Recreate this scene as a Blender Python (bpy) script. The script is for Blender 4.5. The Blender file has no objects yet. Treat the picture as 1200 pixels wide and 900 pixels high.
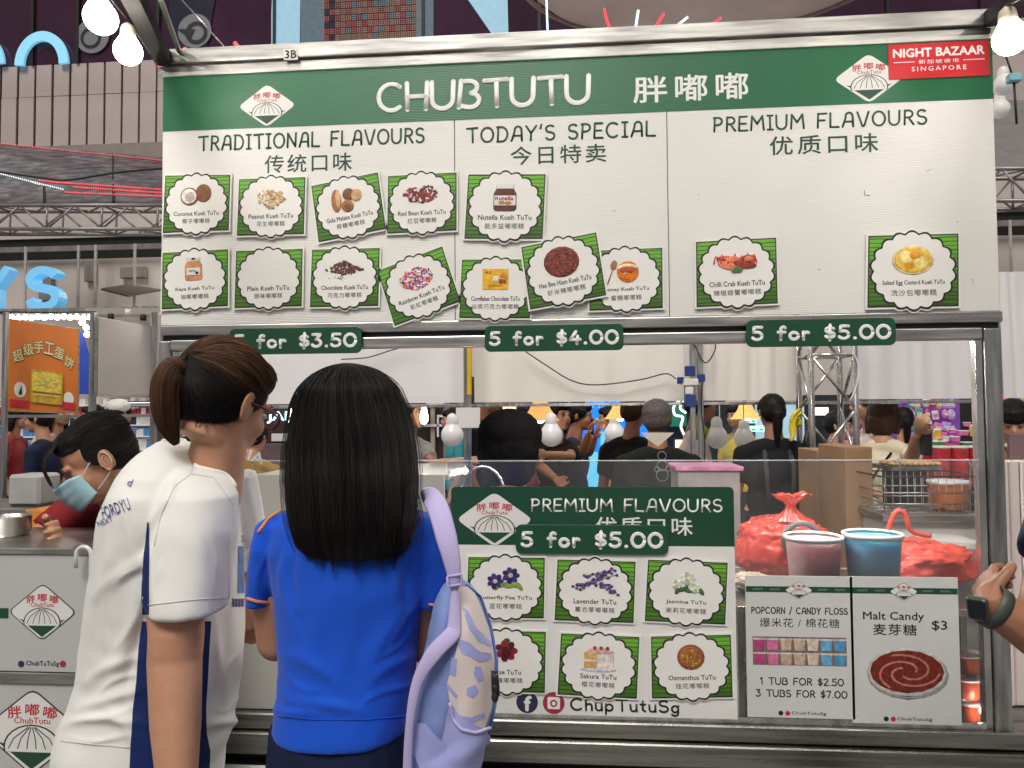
import bpy, bmesh, math, random
from mathutils import Vector as V, Matrix, noise
sc = bpy.context.scene
COL = sc.collection
PI = math.pi
R = math.radians
rnd = random.Random(7)

# ------------------------------------------------------------ camera
F, CX, CD, CZ = 880.06, 1.3402, 2.3296, 1.5
YAW, PIT, ROL = -0.0833, 0.0367, -0.0073
_ex = V((math.cos(YAW), -math.sin(YAW), 0)); _ey = V((math.sin(YAW), math.cos(YAW), 0)); _ez = V((0, 0, 1))
_fw = math.cos(PIT) * _ey + math.sin(PIT) * _ez
_up0 = -math.sin(PIT) * _ey + math.cos(PIT) * _ez
_rt = math.cos(ROL) * _ex + math.sin(ROL) * _up0
_up = -math.sin(ROL) * _ex + math.cos(ROL) * _up0
CAM = V((CX, -CD, CZ))
cd = bpy.data.cameras.new('camera'); cd.sensor_width = 36; cd.lens = F * 36 / 1200
cd.clip_start = .05; cd.clip_end = 200
cam = bpy.data.objects.new('camera', cd); COL.objects.link(cam)
M3 = Matrix((_rt, _up, -_fw)).transposed()
cam.matrix_world = Matrix.Translation(CAM) @ M3.to_4x4()
sc.camera = cam

def P(u, v, Y):
    """point of the vertical plane y=Y seen at photograph pixel (u,v)"""
    d = _fw + _rt * ((u - 600) / F) + _up * (-(v - 450) / F)
    return CAM + d * ((Y - CAM.y) / d.y)
def px(Y, u=600):
    return (P(u + 1, 450, Y) - P(u, 450, Y)).length

# ------------------------------------------------------------ world, light, exposure
w = bpy.data.worlds.new('World'); sc.world = w; w.use_nodes = True
nt = w.node_tree; bg = nt.nodes['Background']
# night sky over a lit city: dim even warm-grey glow
bg.inputs[0].default_value = (.80, .77, .76, 1); bg.inputs[1].default_value = .21
sd = bpy.data.lights.new('sun', 'SUN'); sd.energy = 1.5; sd.angle = R(22); sd.color = (1, .965, .92)
so = bpy.data.objects.new('sun', sd); COL.objects.link(so); so.rotation_euler = (R(38), 0, R(-12))
sc.view_settings.view_transform = 'Standard'; sc.view_settings.look = 'None'
sc.view_settings.exposure = .55; sc.view_settings.gamma = 1
sc.cycles.max_bounces = 8; sc.cycles.transparent_max_bounces = 16; sc.cycles.caustics_reflective = False
sc.cycles.caustics_refractive = False; sc.cycles.sample_clamp_indirect = 4
try: sc.cycles.use_denoising = True
except Exception: pass

# ------------------------------------------------------------ materials
def s2l(c):
    c = c / 255 if c > 1 else c
    return c / 12.92 if c <= .04045 else ((c + .055) / 1.055) ** 2.4
def rgb(r, g, b, k=1.0): return (s2l(float(r) if r > 1 else r) * k, s2l(float(g) if g > 1 else g) * k, s2l(float(b) if b > 1 else b) * k)
MATS = {}
def mat(name, col, rough=.6, metal=0., var=.12, scale=8., bump=0., bscale=60., emit=0., ecol=None, stretch=(1, 1, 1), spec=.5, coat=0., sheen=0., alpha=1.):
    if name in MATS: return MATS[name]
    m = bpy.data.materials.new(name); m.use_nodes = True; MATS[name] = m
    t = m.node_tree; n = t.nodes; l = t.links; b = n['Principled BSDF']
    tc = n.new('ShaderNodeTexCoord'); mp = n.new('ShaderNodeMapping'); mp.inputs['Scale'].default_value = stretch
    l.new(tc.outputs['Object'], mp.inputs[0])
    if var > 0:
        no = n.new('ShaderNodeTexNoise'); no.inputs['Scale'].default_value = scale; no.inputs['Detail'].default_value = 5
        l.new(mp.outputs[0], no.inputs[0])
        mr = n.new('ShaderNodeMapRange'); mr.inputs[1].default_value = .3; mr.inputs[2].default_value = .7
        mr.inputs[3].default_value = 1 - var; mr.inputs[4].default_value = 1 + var
        l.new(no.outputs[0], mr.inputs[0])
        mx = n.new('ShaderNodeVectorMath'); mx.operation = 'SCALE'; mx.inputs[0].default_value = col[:3]
        l.new(mr.outputs[0], mx.inputs['Scale']); l.new(mx.outputs[0], b.inputs['Base Color'])
        rr = n.new('ShaderNodeMapRange'); rr.inputs[3].default_value = max(.02, rough * (1 - var)); rr.inputs[4].default_value = min(1, rough * (1 + var * 1.5))
        l.new(no.outputs[0], rr.inputs[0]); l.new(rr.outputs[0], b.inputs['Roughness'])
    else:
        b.inputs['Base Color'].default_value = (*col[:3], 1); b.inputs['Roughness'].default_value = rough
    b.inputs['Metallic'].default_value = metal; b.inputs['Specular IOR Level'].default_value = spec
    b.inputs['Coat Weight'].default_value = coat; b.inputs['Sheen Weight'].default_value = sheen; b.inputs['Alpha'].default_value = alpha
    if bump > 0:
        n2 = n.new('ShaderNodeTexNoise'); n2.inputs['Scale'].default_value = bscale; n2.inputs['Detail'].default_value = 4
        l.new(mp.outputs[0], n2.inputs[0]); bp = n.new('ShaderNodeBump'); bp.inputs['Strength'].default_value = bump; bp.inputs['Distance'].default_value = .002
        l.new(n2.outputs[0], bp.inputs['Height']); l.new(bp.outputs[0], b.inputs['Normal'])
    if emit > 0:
        b.inputs['Emission Color'].default_value = (*(ecol or col)[:3], 1); b.inputs['Emission Strength'].default_value = emit
    return m

def corr(name, col, rough=.38, period=.0052, var=.05, amp=.25):
    """fluted plastic sheet: fine horizontal ridges"""
    m = mat(name, col, rough, var=var, scale=1.6, spec=.5)
    t = m.node_tree; n = t.nodes; l = t.links; b = n['Principled BSDF']
    tc = n['Texture Coordinate']; sx = n.new('ShaderNodeSeparateXYZ'); l.new(tc.outputs['Object'], sx.inputs[0])
    ma = n.new('ShaderNodeMath'); ma.operation = 'MULTIPLY'; ma.inputs[1].default_value = 2 * PI / period; l.new(sx.outputs[2], ma.inputs[0])
    si = n.new('ShaderNodeMath'); si.operation = 'SINE'; l.new(ma.outputs[0], si.inputs[0])
    bp = n.new('ShaderNodeBump'); bp.inputs['Strength'].default_value = amp; bp.inputs['Distance'].default_value = .0012
    l.new(si.outputs[0], bp.inputs['Height']); l.new(bp.outputs[0], b.inputs['Normal'])
    return m

def steel(name, col=(.55, .54, .52), rough=.3, stretch=(1, 1, 14)):
    m = mat(name, col, rough, 1., var=.32, scale=5, bump=.12, bscale=30, stretch=stretch)
    return m

def glassmat(name, tint=(1, 1, 1), haze=.06, rough=.04, gl=1.0):
    m = bpy.data.materials.new(name); m.use_nodes = True; MATS[name] = m
    t = m.node_tree; n = t.nodes; l = t.links; n.remove(n['Principled BSDF']); out = n['Material Output']
    tr = n.new('ShaderNodeBsdfTransparent'); tr.inputs[0].default_value = (*tint, 1)
    g = n.new('ShaderNodeBsdfGlossy'); g.inputs['Roughness'].default_value = rough
    fr = n.new('ShaderNodeFresnel'); fr.inputs[0].default_value = 1.45
    fm = n.new('ShaderNodeMath'); fm.operation = 'MULTIPLY'; fm.inputs[1].default_value = gl; l.new(fr.outputs[0], fm.inputs[0])
    a = n.new('ShaderNodeMixShader'); l.new(fm.outputs[0], a.inputs[0]); l.new(tr.outputs[0], a.inputs[1]); l.new(g.outputs[0], a.inputs[2])
    df = n.new('ShaderNodeBsdfDiffuse'); df.inputs[0].default_value = (.8, .8, .8, 1)
    no = n.new('ShaderNodeTexNoise'); no.inputs['Scale'].default_value = 5; no.inputs['Detail'].default_value = 8
    tc = n.new('ShaderNodeTexCoord'); mp = n.new('ShaderNodeMapping'); mp.inputs['Scale'].default_value = (1, 1, .5); l.new(tc.outputs['Object'], mp.inputs[0]); l.new(mp.outputs[0], no.inputs[0])
    mr = n.new('ShaderNodeMapRange'); mr.inputs[1].default_value = .35; mr.inputs[2].default_value = .7; mr.inputs[3].default_value = haze * .4; mr.inputs[4].default_value = haze * 1.6
    l.new(no.outputs[0], mr.inputs[0]); bb = n.new('ShaderNodeMixShader'); l.new(mr.outputs[0], bb.inputs[0]); l.new(a.outputs[0], bb.inputs[1]); l.new(df.outputs[0], bb.inputs[2])
    l.new(bb.outputs[0], out.inputs[0])
    return m

# ------------------------------------------------------------ mesh builder
WM = {}
class MB:
    def __init__(s): s.v = []; s.f = []; s.m = []; s.mi = 0; s.sm = []; s.smooth = False
    def add(s, vs, fs, smooth=None):
        o = len(s.v); s.v += [tuple(x) for x in vs]; sm = s.smooth if smooth is None else smooth
        for f in fs: s.f.append(tuple(i + o for i in f)); s.m.append(s.mi); s.sm.append(sm)
        return s
    def box(s, a, b, bev=0.):
        (x0, y0, z0), (x1, y1, z1) = a, b
        x0, x1 = min(x0, x1), max(x0, x1); y0, y1 = min(y0, y1), max(y0, y1); z0, z1 = min(z0, z1), max(z0, z1)
        if bev <= 0:
            vs = [(x0,y0,z0),(x1,y0,z0),(x1,y1,z0),(x0,y1,z0),(x0,y0,z1),(x1,y0,z1),(x1,y1,z1),(x0,y1,z1)]
            return s.add(vs, [(0,3,2,1),(4,5,6,7),(0,1,5,4),(1,2,6,5),(2,3,7,6),(3,0,4,7)], False)
        e = bev
        vs = []
        for (X, sx) in ((x0, 1), (x1, -1)):
            for (Y, sy) in ((y0, 1), (y1, -1)):
                for (Z, sz) in ((z0, 1), (z1, -1)):
                    vs += [(X, Y + sy*e, Z + sz*e), (X + sx*e, Y, Z + sz*e), (X + sx*e, Y + sy*e, Z)]
        bm = bmesh.new()
        for q in vs: bm.verts.new(q)
        bmesh.ops.convex_hull(bm, input=bm.verts)
        bm.verts.index_update()
        r = s.add([q.co[:] for q in bm.verts], [[q.index for q in f.verts] for f in bm.faces], False); bm.free(); return r
    def obox(s, c, ax, ay, az):
        c = V(c); ax, ay, az = V(ax), V(ay), V(az)
        vs = [c + i*ax + j*ay + k*az for k in (-1, 1) for j in (-1, 1) for i in (-1, 1)]
        return s.add(vs, [(0,2,3,1),(4,5,7,6),(0,1,5,4),(1,3,7,5),(3,2,6,7),(2,0,4,6)], False)
    def tube(s, pts, r, n=6, cap=True, flat=None, smooth=True):
        """tube along pts; r number or list; flat=(axis,scale) squashes"""
        pts = [V(p) for p in pts]; m = len(pts)
        rs = r if isinstance(r, (list, tuple)) else [r] * m
        vs = []; up = None
        for i in range(m):
            t = (pts[min(i+1, m-1)] - pts[max(i-1, 0)])
            if t.length < 1e-9: t = V((0, 0, 1))
            t.normalize()
            if up is None: up = t.orthogonal().normalized()
            up = (up - t * up.dot(t));
            if up.length < 1e-6: up = t.orthogonal()
            up.normalize(); sd_ = t.cross(up)
            for k in range(n):
                a = 2*PI*(k + .5)/n; o = (up*math.cos(a) + sd_*math.sin(a)) * rs[i]
                if flat: o[1] *= flat
                vs.append(pts[i] + o)
        fs = [(i*n+k, i*n+(k+1) % n, (i+1)*n+(k+1) % n, (i+1)*n+k) for i in range(m-1) for k in range(n)]
        if cap: fs += [tuple(range(n-1, -1, -1)), tuple((m-1)*n + k for k in range(n))]
        return s.add(vs, fs, smooth)
    def ell(s, c, r, M=None, nu=12, nv=8):
        c = V(c); r = r if hasattr(r, '__len__') else (r, r, r); vs = []
        for j in range(nv+1):
            b = PI*j/nv - PI/2
            if j in (0, nv):
                q = V((0, 0, math.sin(b)*r[2])); vs.append(c + (M @ q if M else q)); continue
            for i in range(nu):
                a = 2*PI*i/nu
                q = V((math.cos(a)*math.cos(b)*r[0], math.sin(a)*math.cos(b)*r[1], math.sin(b)*r[2])); vs.append(c + (M @ q if M else q))
        fs = [(0, 1+(i+1) % nu, 1+i) for i in range(nu)]
        for j in range(nv-2):
            o = 1 + j*nu
            fs += [(o+i, o+(i+1) % nu, o+nu+(i+1) % nu, o+nu+i) for i in range(nu)]
        o = 1 + (nv-2)*nu; e = len(vs)-1
        fs += [(o+i, o+(i+1) % nu, e) for i in range(nu)]
        return s.add(vs, fs, True)
    def loft(s, rings, cap=True, smooth=True):
        """rings: lists of equal length points"""
        n = len(rings[0]); vs = [p for r_ in rings for p in r_]; m = len(rings)
        fs = [(i*n+k, i*n+(k+1) % n, (i+1)*n+(k+1) % n, (i+1)*n+k) for i in range(m-1) for k in range(n)]
        s.add(vs, fs, smooth)
        if cap: s.add(rings[0], [tuple(range(n-1, -1, -1))], False); s.add(rings[-1], [tuple(range(n))], False)
        return s
    def lathe(s, prof, c=(0, 0, 0), n=16, cap=True, smooth=True, sx=1, sy=1, M=None):
        c = V(c); rings = []
        for r_, z in prof:
            rings.append([c + (M @ V((r_*sx*math.cos(2*PI*k/n), r_*sy*math.sin(2*PI*k/n), z)) if M else V((r_*sx*math.cos(2*PI*k/n), r_*sy*math.sin(2*PI*k/n), z))) for k in range(n)])
        return s.loft(rings, cap, smooth)
    def prism(s, pts, y0, y1):
        """outline pts (x,z) extruded from y0 (front) to y1 (back)"""
        n = len(pts); vs = [(x, y0, z) for x, z in pts] + [(x, y1, z) for x, z in pts]
        fs = [tuple(range(n)), tuple(range(2*n-1, n-1, -1))] + [(i, i+n, (i+1) % n + n, (i+1) % n) for i in range(n)]
        return s.add(vs, fs, False)
    def flat(s, pts, y=0):
        return s.add([(x, y, z) for x, z in pts], [tuple(range(len(pts)))], False)
    def xf(s, M, a=0):
        s.v[a:] = [tuple(M @ V(q)) for q in s.v[a:]]; return s
    def join(s, o, M=None, moff=0):
        k = len(s.v); s.v += [tuple(M @ V(q)) for q in o.v] if M else list(o.v)
        s.f += [tuple(i+k for i in f) for f in o.f]; s.m += [i+moff for i in o.m]; s.sm += o.sm; return s
    def build(s, name, mats, parent=None, bev=0.):
        if not isinstance(mats, (list, tuple)): mats = [mats]
        me = bpy.data.meshes.new(name)
        if parent is not None:
            W = WM[parent.name]; I = W.inverted(); vs = [tuple(I @ V(q)) for q in s.v]; WMx = W
        else:
            xs, ys, zs = zip(*s.v); o = V(((min(xs)+max(xs))/2, (min(ys)+max(ys))/2, min(zs)))
            vs = [tuple(V(q)-o) for q in s.v]; WMx = Matrix.Translation(o)
        me.from_pydata(vs, [], s.f)
        for m in mats: me.materials.append(m)
        me.polygons.foreach_set('material_index', s.m); me.polygons.foreach_set('use_smooth', s.sm)
        me.update()
        ob = bpy.data.objects.new(name, me); COL.objects.link(ob)
        if parent is not None: ob.parent = parent
        else: ob.location = WMx.translation
        WM[ob.name] = WMx
        if bev: 
            b = ob.modifiers.new('b', 'BEVEL'); b.width = bev; b.segments = 2; b.limit_method = 'ANGLE'
        return ob

def tag(o, label=None, cat=None, group=None, kind=None):
    if label: o['label'] = label
    if cat: o['category'] = cat
    if group: o['group'] = group
    if kind: o['kind'] = kind
    return o
def thing(name, loc, label, cat, group=None, rot=None):
    o = bpy.data.objects.new(name, None); COL.objects.link(o); o.empty_display_size = .1
    M = Matrix.Translation(V(loc))
    if rot is not None:
        M = M @ rot.to_4x4(); o.matrix_world = M
    else: o.location = V(loc)
    WM[o.name] = M
    return tag(o, label, cat, group)

def evalmesh(ob):
    dg = bpy.context.evaluated_depsgraph_get(); dg.update()
    return bpy.data.meshes.new_from_object(ob.evaluated_get(dg))
def remesh(mb, voxel=.008, smooth=6, keep=None):
    me = bpy.data.meshes.new('tmp'); me.from_pydata(mb.v, [], mb.f); ob = bpy.data.objects.new('tmp', me); COL.objects.link(ob)
    r = ob.modifiers.new('r', 'REMESH'); r.mode = 'VOXEL'; r.voxel_size = voxel
    if smooth: s_ = ob.modifiers.new('s', 'SMOOTH'); s_.factor = .5; s_.iterations = smooth
    m2 = evalmesh(ob); o = MB()
    o.v = [tuple(q.co) for q in m2.vertices]; o.f = [tuple(p.vertices) for p in m2.polygons]; o.m = [0]*len(o.f); o.sm = [True]*len(o.f)
    bpy.data.objects.remove(ob); bpy.data.meshes.remove(me); bpy.data.meshes.remove(m2)
    return o

# ------------------------------------------------------------ text
_TC = {}
def glyphs(s, bold=0., shear=0., space=1.):
    k = (s, bold, shear, space)
    if k in _TC: return _TC[k]
    c = bpy.data.curves.new('t', 'FONT'); c.body = s; c.size = 1; c.resolution_u = 2; c.offset = bold; c.shear = shear; c.space_character = space
    o = bpy.data.objects.new('t', c); COL.objects.link(o); m = evalmesh(o)
    r = ([tuple(q.co) for q in m.vertices], [tuple(p.vertices) for p in m.polygons])
    bpy.data.objects.remove(o); bpy.data.curves.remove(c); bpy.data.meshes.remove(m); _TC[k] = r
    return r
def text(mb, s, cx, cz, w, h, y, bold=0., rot=0., space=1., mirror=False, arc=0.):
    """flat print centred at (cx,cz) fitted to width w and height h in plane y"""
    vs, fs = glyphs(s, 0, 0, space)
    if not vs: return mb
    x0 = min(q[0] for q in vs); x1 = max(q[0] for q in vs); y0 = min(q[1] for q in vs); y1 = max(q[1] for q in vs)
    sx = w/(x1-x0); sy = h/(y1-y0) if h else sx; out = []
    ca, sa = math.cos(rot), math.sin(rot)
    for q in vs:
        a = (q[0]-(x0+x1)/2)*sx; b = (q[1]-(y0+y1)/2)*sy
        if mirror: a = -a
        if arc: b -= arc*(a/(w/2))**2
        out.append((cx + a*ca - b*sa, y, cz + a*sa + b*ca))
    mb.add(out, fs, False)
    if bold:   # heavier print: the same glyphs overprinted a hair to each side
        d = bold*sy
        for i, (dx, dz) in enumerate(((-d, 0), (d, 0), (0, d), (0, -d))):
            mb.add([(x_+dx, y_+.00006*(i+1), z_+dz) for x_, y_, z_ in out], fs, False)
    return mb

# hand-lettered round stroke alphabet, unit height; each stroke is a polyline
def _arc(cx, cy, rx, ry, a0, a1, n=9): return [(cx + rx*math.cos(R(a0+(a1-a0)*i/n)), cy + ry*math.sin(R(a0+(a1-a0)*i/n))) for i in range(n+1)]
G = {
 'C': (.78, [_arc(.42, .5, .42, .5, 50, 310, 14)]), 'H': (.66, [[(0, 1), (.02, 0)], [(.66, 1), (.62, 0)], [(0, .5), (.66, .5)]]),
 'U': (.72, [[(0, 1), (0, .4)] + _arc(.34, .36, .34, .36, 180, 360, 10)[1:] + [(.70, 1)]]),
 'B': (.68, [[(.08, 1), (.04, .5), (.0, 0)], [(.08, .98)] + _arc(.34, .76, .26, .23, 90, -80, 8) + _arc(.36, .27, .30, .27, 80, -110, 9) + [(.1, .06)]]),
 'T': (.72, [[(0, .97), (.72, 1)], [(.38, .98), (.40, 0)]]), 'R': (.62, [[(.08, 1), (.04, 0)], [(.08, .98)] + _arc(.3, .74, .28, .25, 90, -90, 8) + [(.12, .5)], [(.3, .5), (.62, 0)]]),
 'A': (.74, [[(0, 0), (.2, .62)] + _arc(.44, .72, .24, .28, 155, 0, 8) + [(.70, 0)], [(.14, .36), (.69, .36)]]),
 'D': (.72, [[(.08, 1), (.05, 0)], [(0, 1), (.3, 1)] + _arc(.3, .5, .4, .5, 90, -90, 12) + [(0, 0)]]),
 'I': (.34, [[(.17, 1), (.17, 0)], [(0, 1), (.34, 1)], [(0, 0), (.34, 0)]]), 'O': (.82, [_arc(.41, .5, .41, .5, 0, 360, 18)]),
 'N': (.68, [[(0, 0), (.03, .98), (.62, .04), (.66, 1)]]), 'L': (.56, [[(.02, 1), (0, .02), (.56, 0)]]),
 'F': (.58, [[(.04, 1), (0, 0)], [(.04, .98), (.58, 1)], [(.02, .52), (.46, .52)]]),
 'V': (.74, [[(0, 1), (.28, .1)] + _arc(.37, .1, .08, .1, 200, 340, 4) + [(.74, 1)]]),
 'S': (.6, [_arc(.31, .75, .28, .24, 40, 250, 9) + _arc(.3, .26, .29, .26, 75, -150, 10)]),
 'E': (.56, [[(.54, 1), (.04, 1), (0, 0), (.56, 0)], [(.02, .5), (.46, .5)]]), 'M': (.86, [[(0, 0), (.07, 1), (.42, .45), (.78, 1), (.86, 0)]]),
 'P': (.6, [[(.1, 1), (.04, 0)], [(.02, .97)] + _arc(.3, .73, .28, .26, 90, -90, 8) + [(.08, .46)]]),
 'Y': (.68, [[(0, 1), (.32, .5), (.68, 1)], [(.32, .5), (.3, 0)]]), "'": (.1, [[(.08, 1.05), (.02, .8)]]), ' ': (.42, []),
 'G': (.8, [_arc(.42, .5, .42, .5, 50, 340, 14) + [(.8, .46), (.48, .46)]]), '/': (.4, [[(0, -.1), (.4, 1.1)]]),
 '0': (.72, [_arc(.36, .5, .36, .5, 0, 360, 16)]), '1': (.3, [[(0, .8), (.22, 1), (.22, 0)]]), '.': (.14, [[(.06, .03), (.09, .03)]]),
 '2': (.56, [_arc(.28, .74, .26, .26, 160, -20, 8) + [(.02, .02), (.56, 0)]]), '3': (.56, [[(.02, 1), (.5, 1), (.22, .6)] + _arc(.24, .3, .3, .3, 80, -150, 9)]),
 '4': (.62, [[(.36, 1), (0, .32), (.62, .34)], [(.46, .62), (.42, 0)]]), '5': (.58, [[(.54, 1), (.1, 1), (.06, .6)] + _arc(.26, .31, .3, .31, 110, -150, 9)]),
 '7': (.54, [[(0, 1), (.54, 1), (.2, 0)]]), '$': (.58, [_arc(.31, .70, .26, .18, 40, 250, 9) + _arc(.29, .31, .27, .2, 75, -150, 10), [(.32, 1.1), (.28, -.1)]]),
 'f': (.42, [_arc(.3, .82, .14, .18, 40, 180, 5) + [(.14, 0)], [(0, .58), (.4, .58)]]), 'o': (.5, [_arc(.25, .28, .25, .28, 0, 360, 14)]),
 'r': (.36, [[(.04, .58), (.05, 0)], [(.05, .36)] + _arc(.24, .34, .16, .22, 130, 50, 4)]),
 'h': (.44, [[(0, 1), (.02, 0)], [(.02, .36)] + _arc(.22, .36, .2, .2, 160, 0, 7) + [(.42, 0)]]), 'u': (.44, [[(0, .58), (.02, .26)] + _arc(.21, .24, .2, .24, 180, 360, 8) + [(.42, .58)], [(.42, .3), (.44, 0)]]),
 'p': (.5, [[(.02, .58), (.02, -.3)], _arc(.25, .28, .24, .28, 0, 360, 14)]), 't': (.36, [[(.16, .9), (.16, .15), (.32, .02)], [(0, .62), (.34, .62)]]),
 'g': (.48, [_arc(.23, .28, .22, .28, 0, 360, 12), [(.45, .58), (.44, -.1)] + _arc(.22, -.1, .22, .2, 0, -150, 6)]),
 'b': (.5, [[(0, 1), (.02, 0)], _arc(.25, .28, .24, .28, 0, 360, 14)]),
}
def strokes(mb, s, x0, z0, x1, h, r, y, gap=.2, slope=0., n=8, flat=.07):
    """round hand lettering from x0 to x1 on baseline z0 with cap height h"""
    tot = sum(G[c][0] for c in s) + gap*(len(s)-1); k = (x1-x0-2*r)/tot; x = x0 + r
    for c in s:
        wd, st = G[c]
        for q in st:
            pts = [V((x + a*k, y, z0 + r + b*(h-2*r) + slope*(x + a*k - x0))) for a, b in q]
            runs = [[pts[0]]]
            for i in range(1, len(pts)):   # sharp corners start a new run so that the stroke keeps its width
                runs[-1].append(pts[i])
                if i < len(pts)-1 and (pts[i]-pts[i-1]).angle(pts[i+1]-pts[i], 0) > .6: runs.append([pts[i]])
            for run in runs:
                mb.tube(run, r, n, True, flat)
                for e in (run[0], run[-1]): mb.ell(e, (r, r*flat, r), None, 8, 4)
        x += (wd+gap)*k
    return mb
# ------------------------------------------------------------ stall frame
STEEL = steel('worn_steel', (.50, .49, .47), .32); STEELV = steel('worn_steel_post', (.46, .46, .45), .3, (9, 9, 1))
ALU = steel('aluminium', (.66, .65, .63), .25, (4, 4, 1)); DARKM = mat('dark_painted_metal', (.035, .035, .035), .45, .6, bump=.2)
BLK = mat('black_ink', (.012, .012, .013), .5, var=0); GREEN = corr('green_fluted_print', (.008, .125, .045), .36, var=.1)
WHITE = corr('white_fluted_plastic', (.74, .73, .69), .42, var=.04); INKG = mat('dark_green_ink', (.012, .06, .035), .5, var=0)
WINK = mat('white_ink', (.8, .8, .77), .5, var=.03); RED = mat('red_ink', (.5, .02, .03), .5, var=.08)
PAPER = mat('white_print', (.74, .73, .70), .45, var=.03); PLATEG = mat('green_plate', (.009, .066, .032), .35, var=.12)
def q(u, v, Y=0.): p = P(u, v, Y); return p.x, p.z
XL, XR = P(190, 240, 0).x, P(1167, 200, 0).x
ZT = (P(190, 90, 0).z + P(1164, 46, 0).z)/2; ZB = (P(190, 381, 0).z + P(1171, 364, 0).z)/2
ZH = (P(190, 156, 0).z + P(1166, 114, 0).z)/2
ZRAIL = (P(600, 838, 0).z + P(1165, 855, 0).z)/2; ZG = P(900, 540, 0).z
DV = [XL, P(533, 250, 0).x, P(783, 250, 0).x, XR]

fr = thing('market_stall', (XL, 0, 0), 'worn stainless steel structure carrying the green menu board over the counter', 'market stall')
zt1 = P(600, 50, .02).z
MB().box((XL+.01, -.012, ZT+.040), (XR-.005, .055, ZT+.088)).build('top_beam', STEEL, fr, .003)
MB().box((XL-.02, .0, ZT+.006), (XR+.0, .05, ZT+.036)).build('lower_beam', STEEL, fr, .003)
MB().box((XL, -.006, ZT-.001), (XR, .012, ZT+.012)).build('edge_trim', mat('pale_trim', (.62, .62, .58), .3, .3), fr, .002)
for k in range(3): MB().box((XL-.0+ (0, .9, 1.8)[k], .056, ZT+.02), (XL+ (.03, .93, 1.83)[k], .075, ZT+.08)).build('bracket', DARKM, fr)
MB().box((XL, -.004, ZB-.034), (XR+.005, .05, ZB-.002)).build('sign_rail', STEEL, fr, .003)
MB().box((XL, .012, ZB-.050), (XR, .04, ZB-.034)).build('gap_strip', DARKM, fr)
MB().box((XL+.035, -.008, ZB-.084), (XR-.055, .045, ZB-.050)).build('plate_rail', STEEL, fr, .004)
PXR = P(1164, 600, 0).x
MB().box((XR-.052, -.008, .0), (XR-.003, .045, ZB-.052)).build('post', STEELV, fr, .004)
MB().box((XR-.075, .0, ZRAIL), (XR-.054, .03, ZB-.086)).build('inner_post', ALU, fr, .002)
MB().box((XL-.005, -.004, 1.2), (XL+.033, .04, ZB-.052)).build('post', STEELV, fr, .004)
MB().box((XL+.036, .006, 1.2), (XL+.062, .03, ZB-.086)).build('inner_post', ALU, fr, .002)
# outriggers going up and towards the aisle from both top corners
def beam(a, b, w_, mt, name='outrigger', par=None):
    a, b = V(a), V(b); t = (b-a); L = t.length; t.normalize(); s_ = t.cross(V((0, 0, 1))).normalized(); u_ = s_.cross(t)
    return MB().obox((a+b)/2, t*L/2, s_*w_/2, u_*w_/2).build(name, mt, par)
CL = V((XL+.0, .0, ZT+.06)); CR = V((XR+.0, .0, ZT+.06))
dl = P(128, -60, -.75) ; dr = P(1262, -60, -.75)
BEAMK = mat('black_beam', (.010, .0095, .0095), .6, 0., bump=.2, spec=.12)
beam(CL, dl, .046, BEAMK, par=fr); beam(CR, dr, .042, BEAMK, par=fr)
beam(CL+V((.055, 0, .02)), dl+V((.07, 0, .02)), .012, STEEL, 'stay_rod', fr)
# number plate on the top beam
nb = thing('stall_number', (P(341, 62, -.02).x, -.014, P(341, 64, -.02).z), 'small white 3B number tag on the top steel beam', 'number tag')
x, z = q(341, 64, -.014)
MB().box((x-.023, -.016, z-.018), (x+.023, -.013, z+.018)).build('plate', PAPER, nb)
text(MB(), '3B', x, z, .038, .026, -.0175, .02).build('lettering', BLK, nb)

# ------------------------------------------------------------ the menu board
sg = thing('menu_board', (XL, 0, ZB), 'large white and green CHUBTUTU menu board with three price columns', 'menu board')
for k in range(3): MB().box((DV[k]+(.0015 if k else 0), 0, ZB), (DV[k+1]-.0015, .0055, ZH)).build('white_sheet', WHITE, sg)
MB().box((XL, .0057, ZB), (XR, .0077, ZT-.001)).build('backing_sheet', mat('grey_back', (.18, .18, .17), .7), sg)
MB().box((XL, -.0008, ZH), (XR, .0055, ZT-.0012)).build('header_band', GREEN, sg)
def stroke_px(s, u0, v0, u1, v1, hpx, rpx, y, m, par, gap=.2, name='lettering', Y=0.):
    """lettering whose baseline runs from pixel (u0,v0) to (u1,v1) of plane Y"""
    a, b = P(u0, v0, Y), P(u1, v1, Y); k = px(Y, (u0+u1)/2)
    return strokes(MB(), s, a.x, (a.z+b.z)/2, b.x, hpx*k, rpx*k, y, gap).build(name, m, par)
def text_px(s, u, v, wpx, hpx, y, m, par, bold=0., name='lettering', Y=0., **kw):
    a = P(u, v, Y); k = px(Y, u)
    return text(MB(), s, a.x, a.z, wpx*k, hpx*k if hpx else None, y, bold, **kw).build(name, m, par)
stroke_px('CHUBTUTU', 441, 134, 694, 123, 38, 3.0, -.002, WINK, sg, .15)
text_px('胖嘟嘟', 809, 103, 136, 32, -.0022, WINK, sg, .015, space=1.25)
stroke_px('TRADITIONAL FLAVOURS', 232, 178, 498, 168, 19, 1.25, -.001, INKG, sg, .26)
text_px('传统口味', 361, 191, 103, 21, -.0008, INKG, sg, .01, space=1.2)
stroke_px("TODAY'S SPECIAL", 546, 169, 769, 160, 20, 1.3, -.001, INKG, sg, .26)
text_px('今日特卖', 654, 181, 113, 22, -.0008, INKG, sg, .01, space=1.2)
stroke_px('PREMIUM FLAVOURS', 835, 156, 1087, 146, 20, 1.3, -.001, INKG, sg, .26)
text_px('优质口味', 965, 169, 128, 23, -.0008, INKG, sg, .012, space=1.25)

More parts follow.
